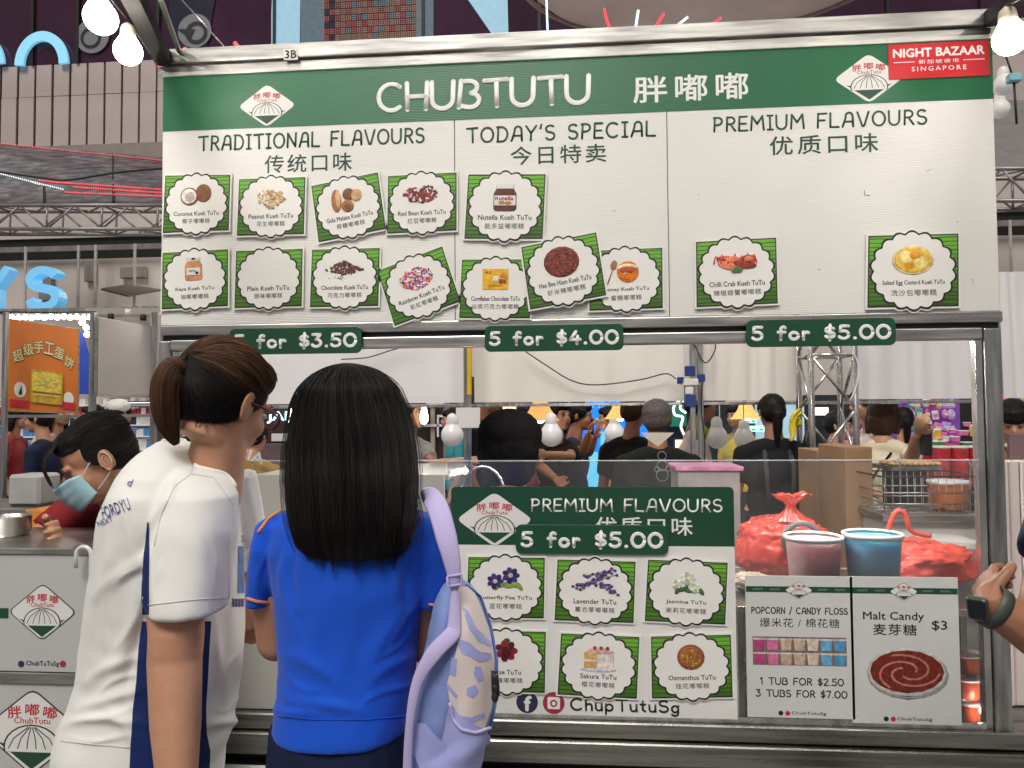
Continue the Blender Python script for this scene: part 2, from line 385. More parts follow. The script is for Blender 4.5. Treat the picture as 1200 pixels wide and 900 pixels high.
def rdiamond(cx, cz, w_, h_, r=.14):
    c = [(cx-w_/2, cz), (cx, cz+h_/2), (cx+w_/2, cz), (cx, cz-h_/2)]; out = []
    for i in range(4):
        a, b, c2 = V(c[i-1]), V(c[i]), V(c[(i+1) % 4]); p0 = b.lerp(a, r); p1 = b.lerp(c2, r)
        for t in (0, .25, .5, .75, 1): out.append(tuple(p0*(1-t)**2 + b*2*t*(1-t) + p1*t*t))
    return out
def ribbon(mb, pts, wd, y):
    vs = []
    for i, p in enumerate(pts):
        a = V(pts[max(0, i-1)]); b = V(pts[min(len(pts)-1, i+1)]); t = (b-a).normalized(); n_ = V((-t.y, t.x))*wd/2
        vs += [(p[0]+n_.x, y, p[1]+n_.y), (p[0]-n_.x, y, p[1]-n_.y)]
    return mb.add(vs, [(2*i, 2*i+1, 2*i+3, 2*i+2) for i in range(len(pts)-1)], False)
LOGOM = [PAPER, INKG, RED, BLK]
def logo(cx, cz, w_, h_, y, par, outline=True, base=True, mats=None, lw=.012):
    """white diamond with the dumpling mark and the three red characters"""
    mb = MB(); mb.mi = 1
    if outline: mb.prism(rdiamond(cx, cz, w_, h_), y, y+.0004)
    mb.mi = 0; y1 = y-.0004; k = .955 if outline else 1.
    if base: mb.prism(rdiamond(cx, cz, w_*k, h_*k), y1, y1+.0003)
    y2 = y1-.0004; mb.mi = 1
    mb.flat([(cx-.33*w_, cz-.12*h_), (cx, cz-.43*h_), (cx+.33*w_, cz-.12*h_), (cx+.1*w_, cz-.2*h_), (cx-.1*w_, cz-.2*h_)], y2)
    # dumpling: black outline, white body, ribs
    def dome(s): return [(cx + s*.27*w_*math.cos(R(a)), cz-.18*h_ + s*.26*h_*max(-.22, math.sin(R(a)))) for a in range(0, 360, 15)]
    mb.mi = 3; mb.flat(dome(1.0), y2-.0003); mb.mi = 0; mb.flat(dome(.94), y2-.0006); mb.mi = 3
    for a in (-60, -36, -12, 12, 36, 60):
        ribbon(mb, [(cx + .02*w_*a/36, cz+.05*h_), (cx + .17*w_*a/60*1.0, cz-.08*h_), (cx + .2*w_*a/60*1.1, cz-.2*h_)], lw*w_*.8, y2-.0008)
    mb.mi = 2
    for i, c in enumerate('胖嘟嘟'):
        text(mb, c, cx + (i-1)*.17*w_, cz + (.25 if i == 1 else .22)*h_, .13*w_, .13*h_, y2, .02, rot=-(i-1)*.12)
    text(mb, 'ChubTutu', cx, cz+.125*h_, .34*w_, .07*h_, y2, .01)
    return mb.build('logo', mats or LOGOM, par)
kx = px(0, 300)
x, z = q(313, 124); logo(x, z, 68*kx, 50*kx, -.0012, sg, False)
x, z = q(1018, 92); logo(x, z, 73*kx, 54*kx, -.0012, sg, False)

nbz = thing('bazaar_sticker', (P(1100, 95, 0).x, 0, P(1100, 95, 0).z), 'red NIGHT BAZAAR SINGAPORE sticker at the right end of the board header', 'sticker')
REDS = corr('red_sticker', (.62, .022, .03), .35, var=.06)
x0, z0 = q(1041, 94); x1, z1 = q(1158, 48)
MB().box((x0, -.0046, z0), (x1, -.0026, z1)).build('sheet', REDS, nbz)
cx = (x0+x1)/2; W_ = x1-x0; H_ = z1-z0; mb = MB()
text(mb, 'NIGHT BAZAAR', cx, z0+.74*H_, W_*.90, H_*.24, -.0050, .035)
text(mb, '新加坡夜市', cx, z0+.47*H_, W_*.40, H_*.12, -.0050, .01, space=1.3)
text(mb, 'SINGAPORE', cx, z0+.27*H_, W_*.54, H_*.13, -.0050, .015, space=1.4)
for s_ in (-1, 1): mb.box((cx+s_*W_*.24, -.0050, z0+.465*H_), (cx+s_*W_*.45, -.0047, z0+.485*H_))
mb.build('lettering', WINK, nbz)

SCUF = mat('scuff_grey', (.32, .30, .27), .7, var=.3)
mb = MB()
for u, v, w_, h_, r_ in ((1013, 226, 1.6, 7, .1), (1017, 229, 7, 1.4, -.15), (720, 247, 2.4, 1.6, 0), (819, 228, 1.6, 1.6, .4), (960, 316, 5, 1.2, .1), (1122, 260, 1.6, 1.6, 0), (1088, 200, 9, .7, .5), (640, 255, .8, 5, .3), (848, 282, 6, .7, -.3), (1140, 330, .8, 8, .1)):
    x, z = q(u, v); k_ = kx; ca, sa = math.cos(r_), math.sin(r_); mb.flat([(x+a*w_/2*k_*ca-b*h_/2*k_*sa, z+a*w_/2*k_*sa+b*h_/2*k_*ca) for a, b in ((-1, -.6), (.2, -1), (1, .5), (-.3, 1))], -.0006)
mb.build('scuff_mark', SCUF, sg)['kind'] = 'stuff'
# ------------------------------------------------------------ flavour cards
LEAF = mat('leaf_print', (.13, .36, .03), .45, var=.25, scale=20, stretch=(.3, 1, 6))
def leaf_lines(m):
    t = m.node_tree; n = t.nodes; l = t.links; b = n['Principled BSDF']; tc = n['Texture Coordinate']
    sx = n.new('ShaderNodeSeparateXYZ'); l.new(tc.outputs['Object'], sx.inputs[0])
    no = n.new('ShaderNodeTexNoise'); no.inputs['Scale'].default_value = 14; l.new(tc.outputs['Object'], no.inputs[0])
    ad = n.new('ShaderNodeMath'); ad.operation = 'MULTIPLY_ADD'; ad.inputs[1].default_value = .006; l.new(no.outputs[0], ad.inputs[0]); l.new(sx.outputs[2], ad.inputs[2])
    mo = n.new('ShaderNodeMath'); mo.operation = 'MODULO'; mo.inputs[1].default_value = .0125
    a2 = n.new('ShaderNodeMath'); a2.inputs[1].default_value = 1.; l.new(ad.outputs[0], a2.inputs[0]); l.new(a2.outputs[0], mo.inputs[0])
    gt = n.new('ShaderNodeMath'); gt.operation = 'GREATER_THAN'; gt.inputs[1].default_value = .0022; l.new(mo.outputs[0], gt.inputs[0])
    src = b.inputs['Base Color'].links[0].from_socket
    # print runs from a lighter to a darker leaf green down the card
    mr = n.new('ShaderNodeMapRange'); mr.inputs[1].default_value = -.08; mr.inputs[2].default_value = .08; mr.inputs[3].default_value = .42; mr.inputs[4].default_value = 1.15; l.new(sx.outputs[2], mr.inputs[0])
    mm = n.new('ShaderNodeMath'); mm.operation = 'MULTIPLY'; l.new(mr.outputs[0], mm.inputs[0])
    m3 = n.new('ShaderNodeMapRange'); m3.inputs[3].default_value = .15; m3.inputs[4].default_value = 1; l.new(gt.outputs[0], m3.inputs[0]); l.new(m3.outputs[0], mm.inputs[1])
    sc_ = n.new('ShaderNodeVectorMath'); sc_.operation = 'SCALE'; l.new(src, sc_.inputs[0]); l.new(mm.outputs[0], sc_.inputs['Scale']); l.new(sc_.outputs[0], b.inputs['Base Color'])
leaf_lines(LEAF)
CARDW = mat('card_white', (.80, .785, .745), .5, var=.03)
def pm(name, c, rough=.5): return mat('print_'+name, c, rough, var=.3, scale=70)
def heap(mb, cx, cz, rx, rz, n, s_, nm, y=-.0006, tri=False):
    for i in range(n):
        a = rnd.uniform(0, 2*PI); r_ = rnd.random()**.6
        if tri: X = rnd.gauss(0, .42); X = max(-1, min(1, X)); hh = 1-abs(X)**1.3; Z = rnd.uniform(-.55, .95)*hh
        else: X = math.cos(a)*r_; Z = math.sin(a)*r_
        mb.mi = rnd.randrange(nm); th = rnd.uniform(0, PI); q_ = s_*rnd.uniform(.7, 1.3)
        M = Matrix.Rotation(th, 3, 'Y')
        mb.ell((cx+X*rx, y, cz+Z*rz), (q_, .0006, q_*.6), M, 6, 4)
def pic(k):
    mb = MB(); y = -.0006
    def E(cx, cz, rx, rz, mi, yy=None, rot=0., d=.0012, n=18):
        mb.mi = mi; mb.ell((cx, y if yy is None else yy, cz), (rx, d, rz), Matrix.Rotation(rot, 3, 'Y'), n, 8)
    def B(x0, z0, x1, z1, mi, yy=y, bev=.001): mb.mi = mi; mb.box((x0, yy-.0008, z0), (x1, yy+.0006, z1))
    def jar(x, z, w_, h_, mi, lid=None):
        mb.mi = mi; mb.lathe([(w_*.42, -h_*.5), (w_*.5, -h_*.42), (w_*.5, h_*.15), (w_*.38, h_*.32), (w_*.36, h_*.36)], (x, y, z), 16, sy=.03)
        if lid is not None: mb.mi = lid; mb.lathe([(w_*.38, h_*.34), (w_*.40, h_*.35), (w_*.40, h_*.5), (w_*.38, h_*.51)], (x, y, z), 16, sy=.04)
    M = []
    if k == 'coconut':
        M = [pm('husk', (.22, .09, .035)), pm('coconut_flesh', (.78, .74, .68)), pm('coconut_shade', (.5, .42, .36))]
        E(.022, .03, .024, .027, 0); E(-.02, .022, .027, .026, 0, y-.001); E(-.021, .022, .023, .022, 1, y-.0016); E(-.018, .021, .015, .015, 2, y-.0022)
    elif k == 'peanut':
        M = [pm('peanut', (.62, .40, .18)), pm('peanut_dark', (.38, .2, .07)), pm('peanut_pale', (.75, .58, .34))]; heap(mb, 0, .022, .04, .032, 130, .0045, 3)
    elif k == 'palm_sugar':
        M = [pm('palm_sugar', (.36, .15, .05)), pm('palm_sugar_cut', (.62, .36, .18)), pm('palm_sugar_dark', (.2, .07, .025))]
        E(-.03, .024, .015, .033, 0, rot=.1); E(-.024, .03, .008, .026, 1, y-.001, .1); E(.008, .036, .018, .018, 2); E(.03, .03, .015, .018, 1, y-.001, .4); E(0, .004, .018, .017, 0, y-.0016); E(.0, .002, .012, .010, 2, y-.002)
    elif k == 'red_bean':
        M = [pm('bean', (.22, .025, .03)), pm('bean_light', (.36, .06, .06)), pm('bean_dark', (.10, .012, .015))]; heap(mb, 0, .025, .052, .024, 150, .0048, 3)
    elif k == 'chocolate':
        M = [pm('cocoa', (.10, .035, .018)), pm('cocoa_light', (.18, .075, .04)), pm('cocoa_dark', (.05, .018, .01))]; heap(mb, 0, .022, .052, .026, 170, .0042, 3, tri=True); heap(mb, -.02, -.002, .03, .006, 12, .002, 3)
    elif k == 'rainbow':
        M = [pm('s_white', (.8, .76, .72)), pm('s_red', (.65, .05, .08)), pm('s_blue', (.04, .08, .4)), pm('s_orange', (.75, .25, .05)), pm('s_purple', (.25, .04, .3)), pm('s_pink', (.8, .35, .4))]; heap(mb, 0, .022, .048, .030, 190, .0042, 6)
    elif k == 'spread':
        M = [pm('spread', (.10, .03, .02)), PAPER, RED, pm('hazel', (.4, .2, .06)), BLK]
        jar(0, .022, .058, .068, 0, 1); B(-.027, .002, .027, .027, 1, y-.0014); mb.mi = 4; text(mb, 'n', -.021, .0195, .006, .007, y-.003, .03); mb.mi = 2; text(mb, 'utella', .003, .020, .036, .010, y-.003, .03)
        E(-.008, .009, .008, .005, 3, y-.0024); E(.008, .008, .009, .005, 3, y-.0024)
    elif k == 'kaya':
        M = [pm('kaya', (.55, .24, .10)), PAPER, BLK, pm('lid', (.72, .7, .66))]
        jar(-.002, .03, .052, .066, 0, 3); B(-.022, .012, .018, .033, 1, y-.0014); mb.mi = 2; text(mb, 'KAYA', -.004, .024, .02, .006, y-.003, .02); E(.009, .018, .005, .004, 2, y-.0026); B(-.006, .058, .004, .062, 2, y-.003)
    elif k == 'cornflake':
        M = [pm('bar_yellow', (.75, .42, .02)), PAPER, pm('bar_brown', (.28, .07, .02)), pm('bar_orange', (.7, .25, .03))]
        B(-.036, -.002, .036, .055, 0); B(-.006, .022, .008, .036, 1, y-.001); B(.01, .014, .03, .026, 2, y-.001); E(.022, .036, .009, .007, 3, y-.001); mb.mi = 2; text(mb, 'CORNFLAKES', 0, .008, .04, .005, y-.002, .01); text(mb, 'RS', -.02, .045, .016, .007, y-.002, .03)
    elif k == 'shrimp':
        M = [pm('sambal', (.20, .035, .025)), pm('sambal_light', (.32, .07, .04)), pm('sambal_dark', (.11, .018, .015))]
        E(0, .024, .046, .040, 0); heap(mb, 0, .024, .043, .037, 240, .004, 3, y-.0012)
    elif k == 'honey':
        M = [pm('honey', (.72, .20, .02), .2), pm('honey_top', (.85, .72, .5)), pm('dipper', (.35, .15, .05)), pm('honey_dark', (.45, .08, .02))]
        E(.006, .020, .030, .030, 0); E(.006, .032, .026, .010, 1, y-.001); E(.006, .026, .023, .010, 3, y-.0016); E(.002, .008, .014, .010, 0, y-.0022)
        mb.mi = 2; mb.tube([(-.05, y-.002, -.012), (-.034, y-.002, .03)], .0014, 5, True, .3); E(-.031, .04, .0085, .013, 2, y-.002, .35)
    elif k == 'crab':
        M = [pm('crab', (.62, .06, .03)), pm('crab_light', (.8, .22, .12)), pm('herb', (.06, .16, .03)), pm('crab_dark', (.3, .03, .02))]
        E(-.022, .03, .026, .012, 0, rot=.2); E(.026, .028, .024, .014, 0, rot=-.2); E(-.02, .018, .026, .010, 1, y-.001, .3); E(.02, .018, .03, .010, 3, y-.001, .1); E(.03, .032, .012, .007, 1, y-.002); E(-.008, .033, .018, .008, 1, y-.002)
        for i in range(7): mb.mi = (0, 1, 3)[i % 3]; a = -.05+.016*i; mb.tube([(a*.5, y-.002, .03), (a, y-.002, .042+.004*(i % 2)), (a*1.1, y-.002, .022)], .0018, 5, True, .4)
        heap2 = [(.0+.004*i, .004+.003*(i % 3)) for i in range(5)]
        for a, b in heap2: E(a-.006, b, .006, .005, 2, y-.0026)
    elif k == 'custard':
        M = [pm('custard_plate', (.78, .62, .35)), pm('custard', (.8, .50, .06)), pm('custard_light', (.85, .68, .25)), pm('custard_deep', (.72, .32, .02))]
        E(0, .024, .046, .034, 0); E(0, .024, .041, .029, 1, y-.001); E(-.016, .03, .016, .014, 2, y-.002); E(.016, .018, .016, .014, 2, y-.002); E(.004, .034, .013, .009, 3, y-.0024); E(-.008, .014, .014, .01, 3, y-.0016)
    elif k in ('pea', 'rose', 'jasmine'):
        M = {'pea': [pm('pea_petal', (.06, .03, .22)), pm('pea_deep', (.025, .015, .10)), pm('pea_leaf', (.2, .3, .06)), pm('pea_eye', (.6, .55, .3))],
             'rose': [pm('rose_petal', (.24, .012, .03)), pm('rose_deep', (.09, .005, .012)), pm('rose_leaf', (.03, .07, .02)), pm('rose_l', (.36, .03, .05))],
             'jasmine': [pm('jas_petal', (.72, .74, .62)), pm('jas_sh', (.45, .5, .34)), pm('jas_leaf', (.06, .13, .04)), pm('jas_eye', (.75, .7, .4))]}[k]
        cs = {'pea': [(-.026, .018, .02), (.014, .034, .021)], 'rose': [(0, .03, .027)], 'jasmine': [(.004, .036, .018), (-.024, .02, .013), (.022, .012, .013)]}[k]
        if k != 'rose':
            for i in range(5): E(-.02+.014*i, .004+.004*(i % 2), .013, .006, 2, y+.0002, rot=.5*(i-2))
        for X, Z, r_ in cs:
            for i in range(7): a = 2*PI*i/7; E(X+math.cos(a)*r_*.55, Z+math.sin(a)*r_*.55, r_*.55, r_*.36, (0, 1)[i % 2] if k != 'jasmine' else (0, 0, 1)[i % 3], y-.0008*(i % 3), rot=-a)
            E(X, Z, r_*.3, r_*.3, 3, y-.003)
        if k == 'rose': E(0, .03, .012, .014, 1, y-.0034); E(.002, .058, .008, .006, 2)
    elif k == 'lavender':
        M = [pm('lav', (.07, .04, .16)), pm('lav_l', (.14, .09, .26)), pm('lav_stem', (.12, .15, .08))]
        for j, (x0, z0, x1, z1) in enumerate([(-.05, .012, .05, .045), (-.045, .02, .04, .02), (-.03, .04, .05, .06), (-.04, .005, .03, .052), (.01, .02, .055, -.004)]):
            mb.mi = 2; mb.tube([(x0, y, z0), (x1, y, z1)], .0008, 4, True, .4)
            for i in range(15): t = i/14; mb.mi = i % 2; mb.ell((x0+(x1-x0)*t+rnd.gauss(0, .003), y-.001, z0+(z1-z0)*t+rnd.gauss(0, .003)), (.0045, .0008, .0035), None, 6, 4)
    elif k == 'sakura':
        M = [pm('cream', (.76, .66, .6)), pm('sponge', (.62, .38, .14)), pm('pink_cream', (.74, .45, .43)), pm('berry', (.3, .04, .05)), pm('plate', (.7, .7, .7))]
        E(0, -.008, .045, .008, 4); mb.mi = 0; mb.lathe([(.034, -.006), (.034, .04)], (.004, y, 0), 20, sy=.03); B(-.036, -.004, -.004, .036, 1, y-.0018); B(-.036, .012, -.004, .018, 0, y-.0024); E(.004, .04, .034, .007, 2, y-.0012)
        for i in range(6): E(-.018+.008*i, .046+.003*(i % 2), .005, .005, 3 if i % 2 else 2, y-.0028)
    elif k == 'osmanthus':
        M = [pm('bowl', (.28, .08, .03)), pm('osm', (.34, .14, .03)), pm('osm_l', (.6, .32, .05))]
        E(0, .026, .034, .034, 0); E(0, .026, .028, .028, 1, y-.001); heap(mb, 0, .026, .024, .024, 90, .0028, 3, y-.002)
    return mb, M
def card(u, v, k, en, cn, desc, rot=0., s_=1.12, y0=-.0045, kz=1., lb=None, dz=0., skew=(.0, .0, .0, .0)):
    p = P(u, v, 0); M = Matrix.Rotation(rot, 3, 'Y')
    t = thing('flavour_card', (p.x, y0, p.z), desc, 'flavour card', 'scalloped flavour cards', M)
    Wt = WM[t.name]; k_ = s_
    def bld(mb, name, m):
        mb.xf(Wt @ Matrix.Diagonal((k_, 1, k_*kz, 1))); return mb.build(name, m, t)
    hw, hh = .101, .082; a, b, c, d = skew
    quad = [(-hw, -hh+a), (hw-.004, -hh+b), (hw, hh+c), (-hw+.006, hh+d)]
    def sca(r_, e, N=18): return [((r_+e*abs(math.sin(N*i*PI/192)))*math.cos(2*PI*i/192)*1.02, (r_+e*abs(math.sin(N*i*PI/192)))*math.sin(2*PI*i/192)*.98) for i in range(192)]
    def grow(e): return [(x_*(1+e/hw), z_*(1+e/hh)) for x_, z_ in quad]
    def sub(pts, n=3):
        o = []
        for i in range(4):
            A, B_ = V(pts[i]), V(pts[(i+1) % 4])
            for j in range(n): o.append(tuple(A.lerp(B_, j/n)))
        return o
    mb = MB(); mb.prism(sub(grow(.0045)), -.0044, -.0004); mb.prism(sca(.0905, .008), -.0047, -.0006); bld(mb, 'backing', CARDW)
    bld(MB().prism(quad, -.0053, -.0049), 'border', BLK)
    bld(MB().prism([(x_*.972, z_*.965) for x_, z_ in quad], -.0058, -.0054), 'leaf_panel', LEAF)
    bld(MB().prism(sca(.0868, .0078), -.0063, -.0059), 'scalloped_outline', BLK)
    bld(MB().prism(sca(.0824, .0072), -.0068, -.0064), 'scalloped_disc', CARDW)
    pb, pmats = pic(k)
    if pb.v: pb.v = [(x_, y_-.0072, z_) for x_, y_, z_ in pb.v]; bld(pb, 'picture', pmats)
    mb = MB(); text(mb, en, 0, -.028, min(.135, .0082*len(en)), .0125, -.0074, .012); bld(mb, 'lettering', BLK); mb = MB(); text(mb, cn, 0, -.05, .0165*len(cn), .0145, -.0074, .0, space=1.15); bld(mb, 'lettering', BLK)
    return t
card(232, 240, 'coconut', 'Coconut Kueh TuTu', '椰子嘟嘟糕', 'coconut flavour card, first in the upper row of the menu board', .0, 1.12, skew=(.0, .003, .0, .004))
card(319, 243, 'peanut', 'Peanut Kueh TuTu', '花生嘟嘟糕', 'flavour card showing a heap of chopped peanut', .0)
card(409, 244, 'palm_sugar', 'Gula Melaka Kueh TuTu', '椰糖嘟嘟糕', 'tilted flavour card showing brown palm sugar pieces', -.17)
card(495, 239, 'red_bean', 'Red Bean Kueh TuTu', '红豆嘟嘟糕', 'flavour card showing a heap of red beans', -.02)
card(230, 328, 'kaya', 'Kaya Kueh TuTu', '咖椰嘟嘟糕', 'flavour card showing an orange jar of kaya', -.03)
card(316, 327, 'plain', 'Plain Kueh TuTu', '原味嘟嘟糕', 'plain flavour card with lettering and no picture', -.01)
card(405, 326, 'chocolate', 'Chocolate Kueh TuTu', '巧克力嘟嘟糕', 'flavour card showing a mound of brown chocolate granules', .0)
card(491, 336, 'rainbow', 'Rainbow Kueh TuTu', '彩虹嘟嘟糕', 'strongly tilted flavour card showing multicoloured rainbow sprinkles', -.34)
card(592, 243, 'spread', 'Nutella Kueh TuTu', '能多益嘟嘟糕', 'large flavour card showing a jar of dark hazelnut spread', .03, 1.24)
card(581, 339, 'cornflake', 'Cornflakes Chocolate TuTu', '谷类巧克力嘟嘟糕', 'flavour card showing a yellow chocolate bar, partly under its neighbour', .02, 1.12)
card(733, 328, 'honey', 'Honey Kueh TuTu', '蜜糖嘟嘟糕', 'flavour card showing a honey pot with wooden dipper', -.02, 1.13)
card(660, 319, 'shrimp', 'Hae Bee Hiam Kueh TuTu', '虾米辣嘟嘟糕', 'tilted flavour card showing a round dark red shrimp floss disc', -.17, 1.2, -.0135)
card(862, 320, 'crab', 'Chilli Crab Kueh TuTu', '辣椒螃蟹嘟嘟糕', 'flavour card showing a red chilli crab', -.03, 1.22)
card(1068, 318, 'custard', 'Salted Egg Custard Kueh TuTu', '流沙包嘟嘟糕', 'flavour card showing yellow salted egg custard on a plate', .0, 1.32)

# ------------------------------------------------------------ price plates
def rrect(x0, z0, x1, z1, r):
    o = []
    for cx_, cz_, a in ((x1-r, z1-r, 0), (x0+r, z1-r, 90), (x0+r, z0+r, 180), (x1-r, z0+r, 270)):
        for i in range(6): o.append((cx_+r*math.cos(R(a+i*18)), cz_+r*math.sin(R(a+i*18))))
    return o
def plate(u0, v0, u1, v1, s_, desc, y=-.022, Y=0.):
    a, b = P(u0, v1, Y), P(u1, v0, Y); zc = P((u0+u1)/2, (v0+v1)/2, Y).z; h = (v1-v0)*px(Y, (u0+u1)/2)
    x0, x1, z0, z1 = a.x, b.x, zc-h/2, zc+h/2
    t = thing('price_plate', ((x0+x1)/2, y, z0), desc, 'price plate', 'green price plates')
    MB().prism(rrect(x0, z0, x1, z1, h*.22), y, y+.006).build('plate', PLATEG, t, .0015)
    strokes(MB(), s_, x0+h*.16, z0+h*.2, x1-h*.16, h*.58, h*.062, y-.001, .26).build('lettering', WINK, t)
plate(272, 385, 426, 415, '5 for $3.50', 'green plate reading 5 for $3.50 under the left column of the board')
plate(569, 381, 730, 412, '5 for $4.00', 'green plate reading 5 for $4.00 under the middle column')
plate(873, 374, 1046, 407, '5 for $5.00', 'green plate reading 5 for $5.00 hanging under the right column of the menu board')

# ------------------------------------------------------------ lower flavour poster on the glass
yp = -.012
lp = thing('flavour_poster', (P(700, 838, 0).x, yp, P(700, 838, 0).z), 'poster of floral flavours taped to the glass front', 'poster')
x0 = P(530, 700, 0).x; x1 = P(861, 700, 0).x; z0 = P(700, 837, 0).z; z1 = (P(529, 573, 0).z+P(858, 567, 0).z)/2; zh = (P(560, 641, 0).z+P(850, 636, 0).z)/2
MB().box((x0, yp, z0), (x1, yp+.004, zh)).build('sheet', PAPER, lp)
MB().prism([(x0, zh), (x1, zh)] + rrect(x0, z1-.03, x1, z1, .014)[:12][::1], yp-.0004, yp+.004).build('header_band', mat('dark_green_print', (.010, .062, .034), .35, var=.12), lp)
x, z = q(580, 608); logo(x, z, 84*kx, 60*kx, yp-.001, lp, False)
stroke_px('PREMIUM FLAVOURS', 622, 602, 846, 597, 16, 1.1, yp-.0015, WINK, lp, .24)
text_px('优质口味', 754, 616, 112, 21, yp-.0012, WINK, lp, .01, space=1.2)
mb = MB(); mats_ = [mat('navy_badge', (.025, .03, .07), .4, var=.05), mat('pink_badge', (.35, .03, .07), .4, var=.15), WINK, BLK]
for i, (u, v) in enumerate(((618, 821), (649, 822))):
    x, z = q(u, v); r_ = .033; mb.mi = i; mb.prism([(x+r_*math.cos(R(a)), z+r_*math.sin(R(a))) for a in range(0, 360, 12)], yp-.0006, yp)
    mb.mi = 2
    if i == 0: text(mb, 'f', x+.002, z-.004, .02, .042, yp-.001, .04)
    else:
        mb.prism(rrect(x-.019, z-.018, x+.019, z+.018, .005), yp-.0010, yp-.0007); mb.mi = 1; mb.prism([(x+.011*math.cos(R(a)), z-.001+.011*math.sin(R(a))) for a in range(0, 360, 20)], yp-.0014, yp-.0011)
        mb.mi = 2; mb.prism([(x+.006*math.cos(R(a)), z-.001+.006*math.sin(R(a))) for a in range(0, 360, 24)], yp-.0018, yp-.0015)
mb.build('social_badge', mats_, lp)
strokes(MB(), 'ChupTutuSg', *q(668, 831), P(796, 828, 0).x, .040, .0032, yp-.001, .24).build('lettering', BLK, lp)
LC = [(593, 687, 'pea', 'Butterfly Pea TuTu', '蓝花嘟嘟糕', 'flavour card showing purple butterfly pea flowers'), (697, 691, 'lavender', 'Lavender TuTu', '薰衣草嘟嘟糕', 'flavour card showing dark lavender sprigs'),
      (803, 692, 'jasmine', 'Jasmine TuTu', '茉莉花嘟嘟糕', 'flavour card showing white jasmine blossom'), (594, 773, 'rose', 'Rose TuTu', '玫瑰嘟嘟糕', 'flavour card showing a dark red rose, half behind the backpack'),
      (701, 778, 'sakura', 'Sakura TuTu', '樱花嘟嘟糕', 'flavour card showing a cut cream cake'), (809, 779, 'osmanthus', 'Osmanthus TuTu', '桂花嘟嘟糕', 'flavour card showing a round brown bowl of osmanthus')]
for i, (u, v, k, en, cn, d) in enumerate(LC): card(u, v, k, en, cn, d, (0, .02, .03, .0, .03, -.04)[i], 1.2, yp-.0006, .93)
plate(605, 614, 782, 648, '5 for $5.00', 'green plate reading 5 for $5.00 across the floral flavour poster', yp-.009)

# ------------------------------------------------------------ the two small price cards on the glass
def pcard(u0, u1, v0, v1, y=-.012):
    a, b = P(u0, v1, 0), P(u1, v0, 0); return a.x, b.x, P((u0+u1)/2, v1, 0).z, P((u0+u1)/2, v0, 0).z
SAT = mat('satin_card', (.60, .60, .58), .4, var=.04)
def strip_logo(t, x0, x1, z0, z1, y):
    H_ = z1-z0; W_ = x1-x0
    MB().box((x0+.002, y-.0008, z1-.115*H_), (x1-.002, y, z1-.075*H_)).build('stripe', PLATEG, t)
    mb = MB(); [text(mb, s_, x0+W_*f, z1-.095*H_, W_*.09, H_*.013, y-.001) for s_, f in (('HOT', .12), ('HOT', .28), ('CRISP', .72), ('TRADITION', .88))]; mb.build('lettering', mat('pale_print', (.35, .4, .36), .5), t)
    logo((x0+x1)/2, z1-.10*H_, .27*W_, .125*H_, y-.001, t, True)
    mb = MB(); text(mb, 'ChubTutuSg', x0+.57*W_, z0+.035*H_, W_*.32, H_*.026, y-.0006, .01)
    for i in range(2):
        cx_ = x0+W_*(.31+.065*i); r_ = H_*.017; mb.mi = i; mb.flat([(cx_+r_*math.cos(R(a)), z0+.035*H_+r_*math.sin(R(a))) for a in range(0, 360, 24)], y-.0006)
    mb.build('lettering', [BLK, RED], t)
x0, x1, z0, z1 = pcard(875, 997.2, 674, 840); y = -.012
pc = thing('price_card', ((x0+x1)/2, y, z0), 'white popcorn and candy floss price card with a row of tubs printed on it', 'price card', 'white price cards on the glass')
MB().box((x0, y, z0), (x1, y+.004, z1), .001).build('sheet', SAT, pc); strip_logo(pc, x0, x1, z0, z1, y)
H_ = z1-z0; W_ = x1-x0; cx = (x0+x1)/2
strokes(MB(), 'POPCORN / CANDY FLOSS', x0+.05*W_, z1-.27*H_, x1-.05*W_, H_*.05, .0016, y-.0006, .24).build('lettering', BLK, pc)
mb = MB(); text(mb, '爆米花 / 棉花糖', cx, z1-.33*H_, W_*.74, H_*.065, y-.0006, .0, space=1.1); mb.build('lettering', BLK, pc)
mb = MB(); cols = [(.42, .05, .16), (.6, .15, .3), (.5, .36, .27), (.52, .38, .3), (.6, .5, .4), (.12, .36, .6), (.08, .28, .52)]
mm_ = [pm('tub%d' % i, c) for i, c in enumerate(cols)] + [pm('tub_rim', (.6, .55, .5)), pm('tub_back', (.2, .14, .12))]
mb.mi = 8; mb.box((x0+.06*W_, y-.0004, z1-.63*H_), (x1-.07*W_, y, z1-.43*H_))
for r_ in range(2):
    for i in range(7):
        c_ = x0 + W_*(.06 + .87*(i+.5)/7); zb = z1-(.625-.1*r_)*H_
        mb.mi = i; mb.prism([(c_-.044*W_, zb), (c_+.044*W_, zb), (c_+.053*W_, zb+.075*H_), (c_-.053*W_, zb+.075*H_)], y-.0014, y-.0005)
        mb.mi = 7; mb.box((c_-.058*W_, y-.0018, zb+.073*H_), (c_+.058*W_, y-.0006, zb+.084*H_))
mb.build('picture', mm_, pc)
strokes(MB(), '1 TUB FOR $2.50', x0+.12*W_, z1-.77*H_, x1-.10*W_, H_*.055, .0018, y-.0006, .22).build('lettering', BLK, pc)
strokes(MB(), '3 TUBS FOR $7.00', x0+.08*W_, z1-.855*H_, x1-.07*W_, H_*.055, .0018, y-.0006, .22).build('lettering', BLK, pc)
x0, x1, z0, z1 = pcard(997.5, 1120, 675, 847)
pc = thing('price_card', ((x0+x1)/2, y, z0), 'white malt candy price card with a plate of brown swirl printed on it', 'price card', 'white price cards on the glass')
MB().box((x0, y, z0), (x1, y+.004, z1), .001).build('sheet', SAT, pc); strip_logo(pc, x0, x1, z0, z1, y)
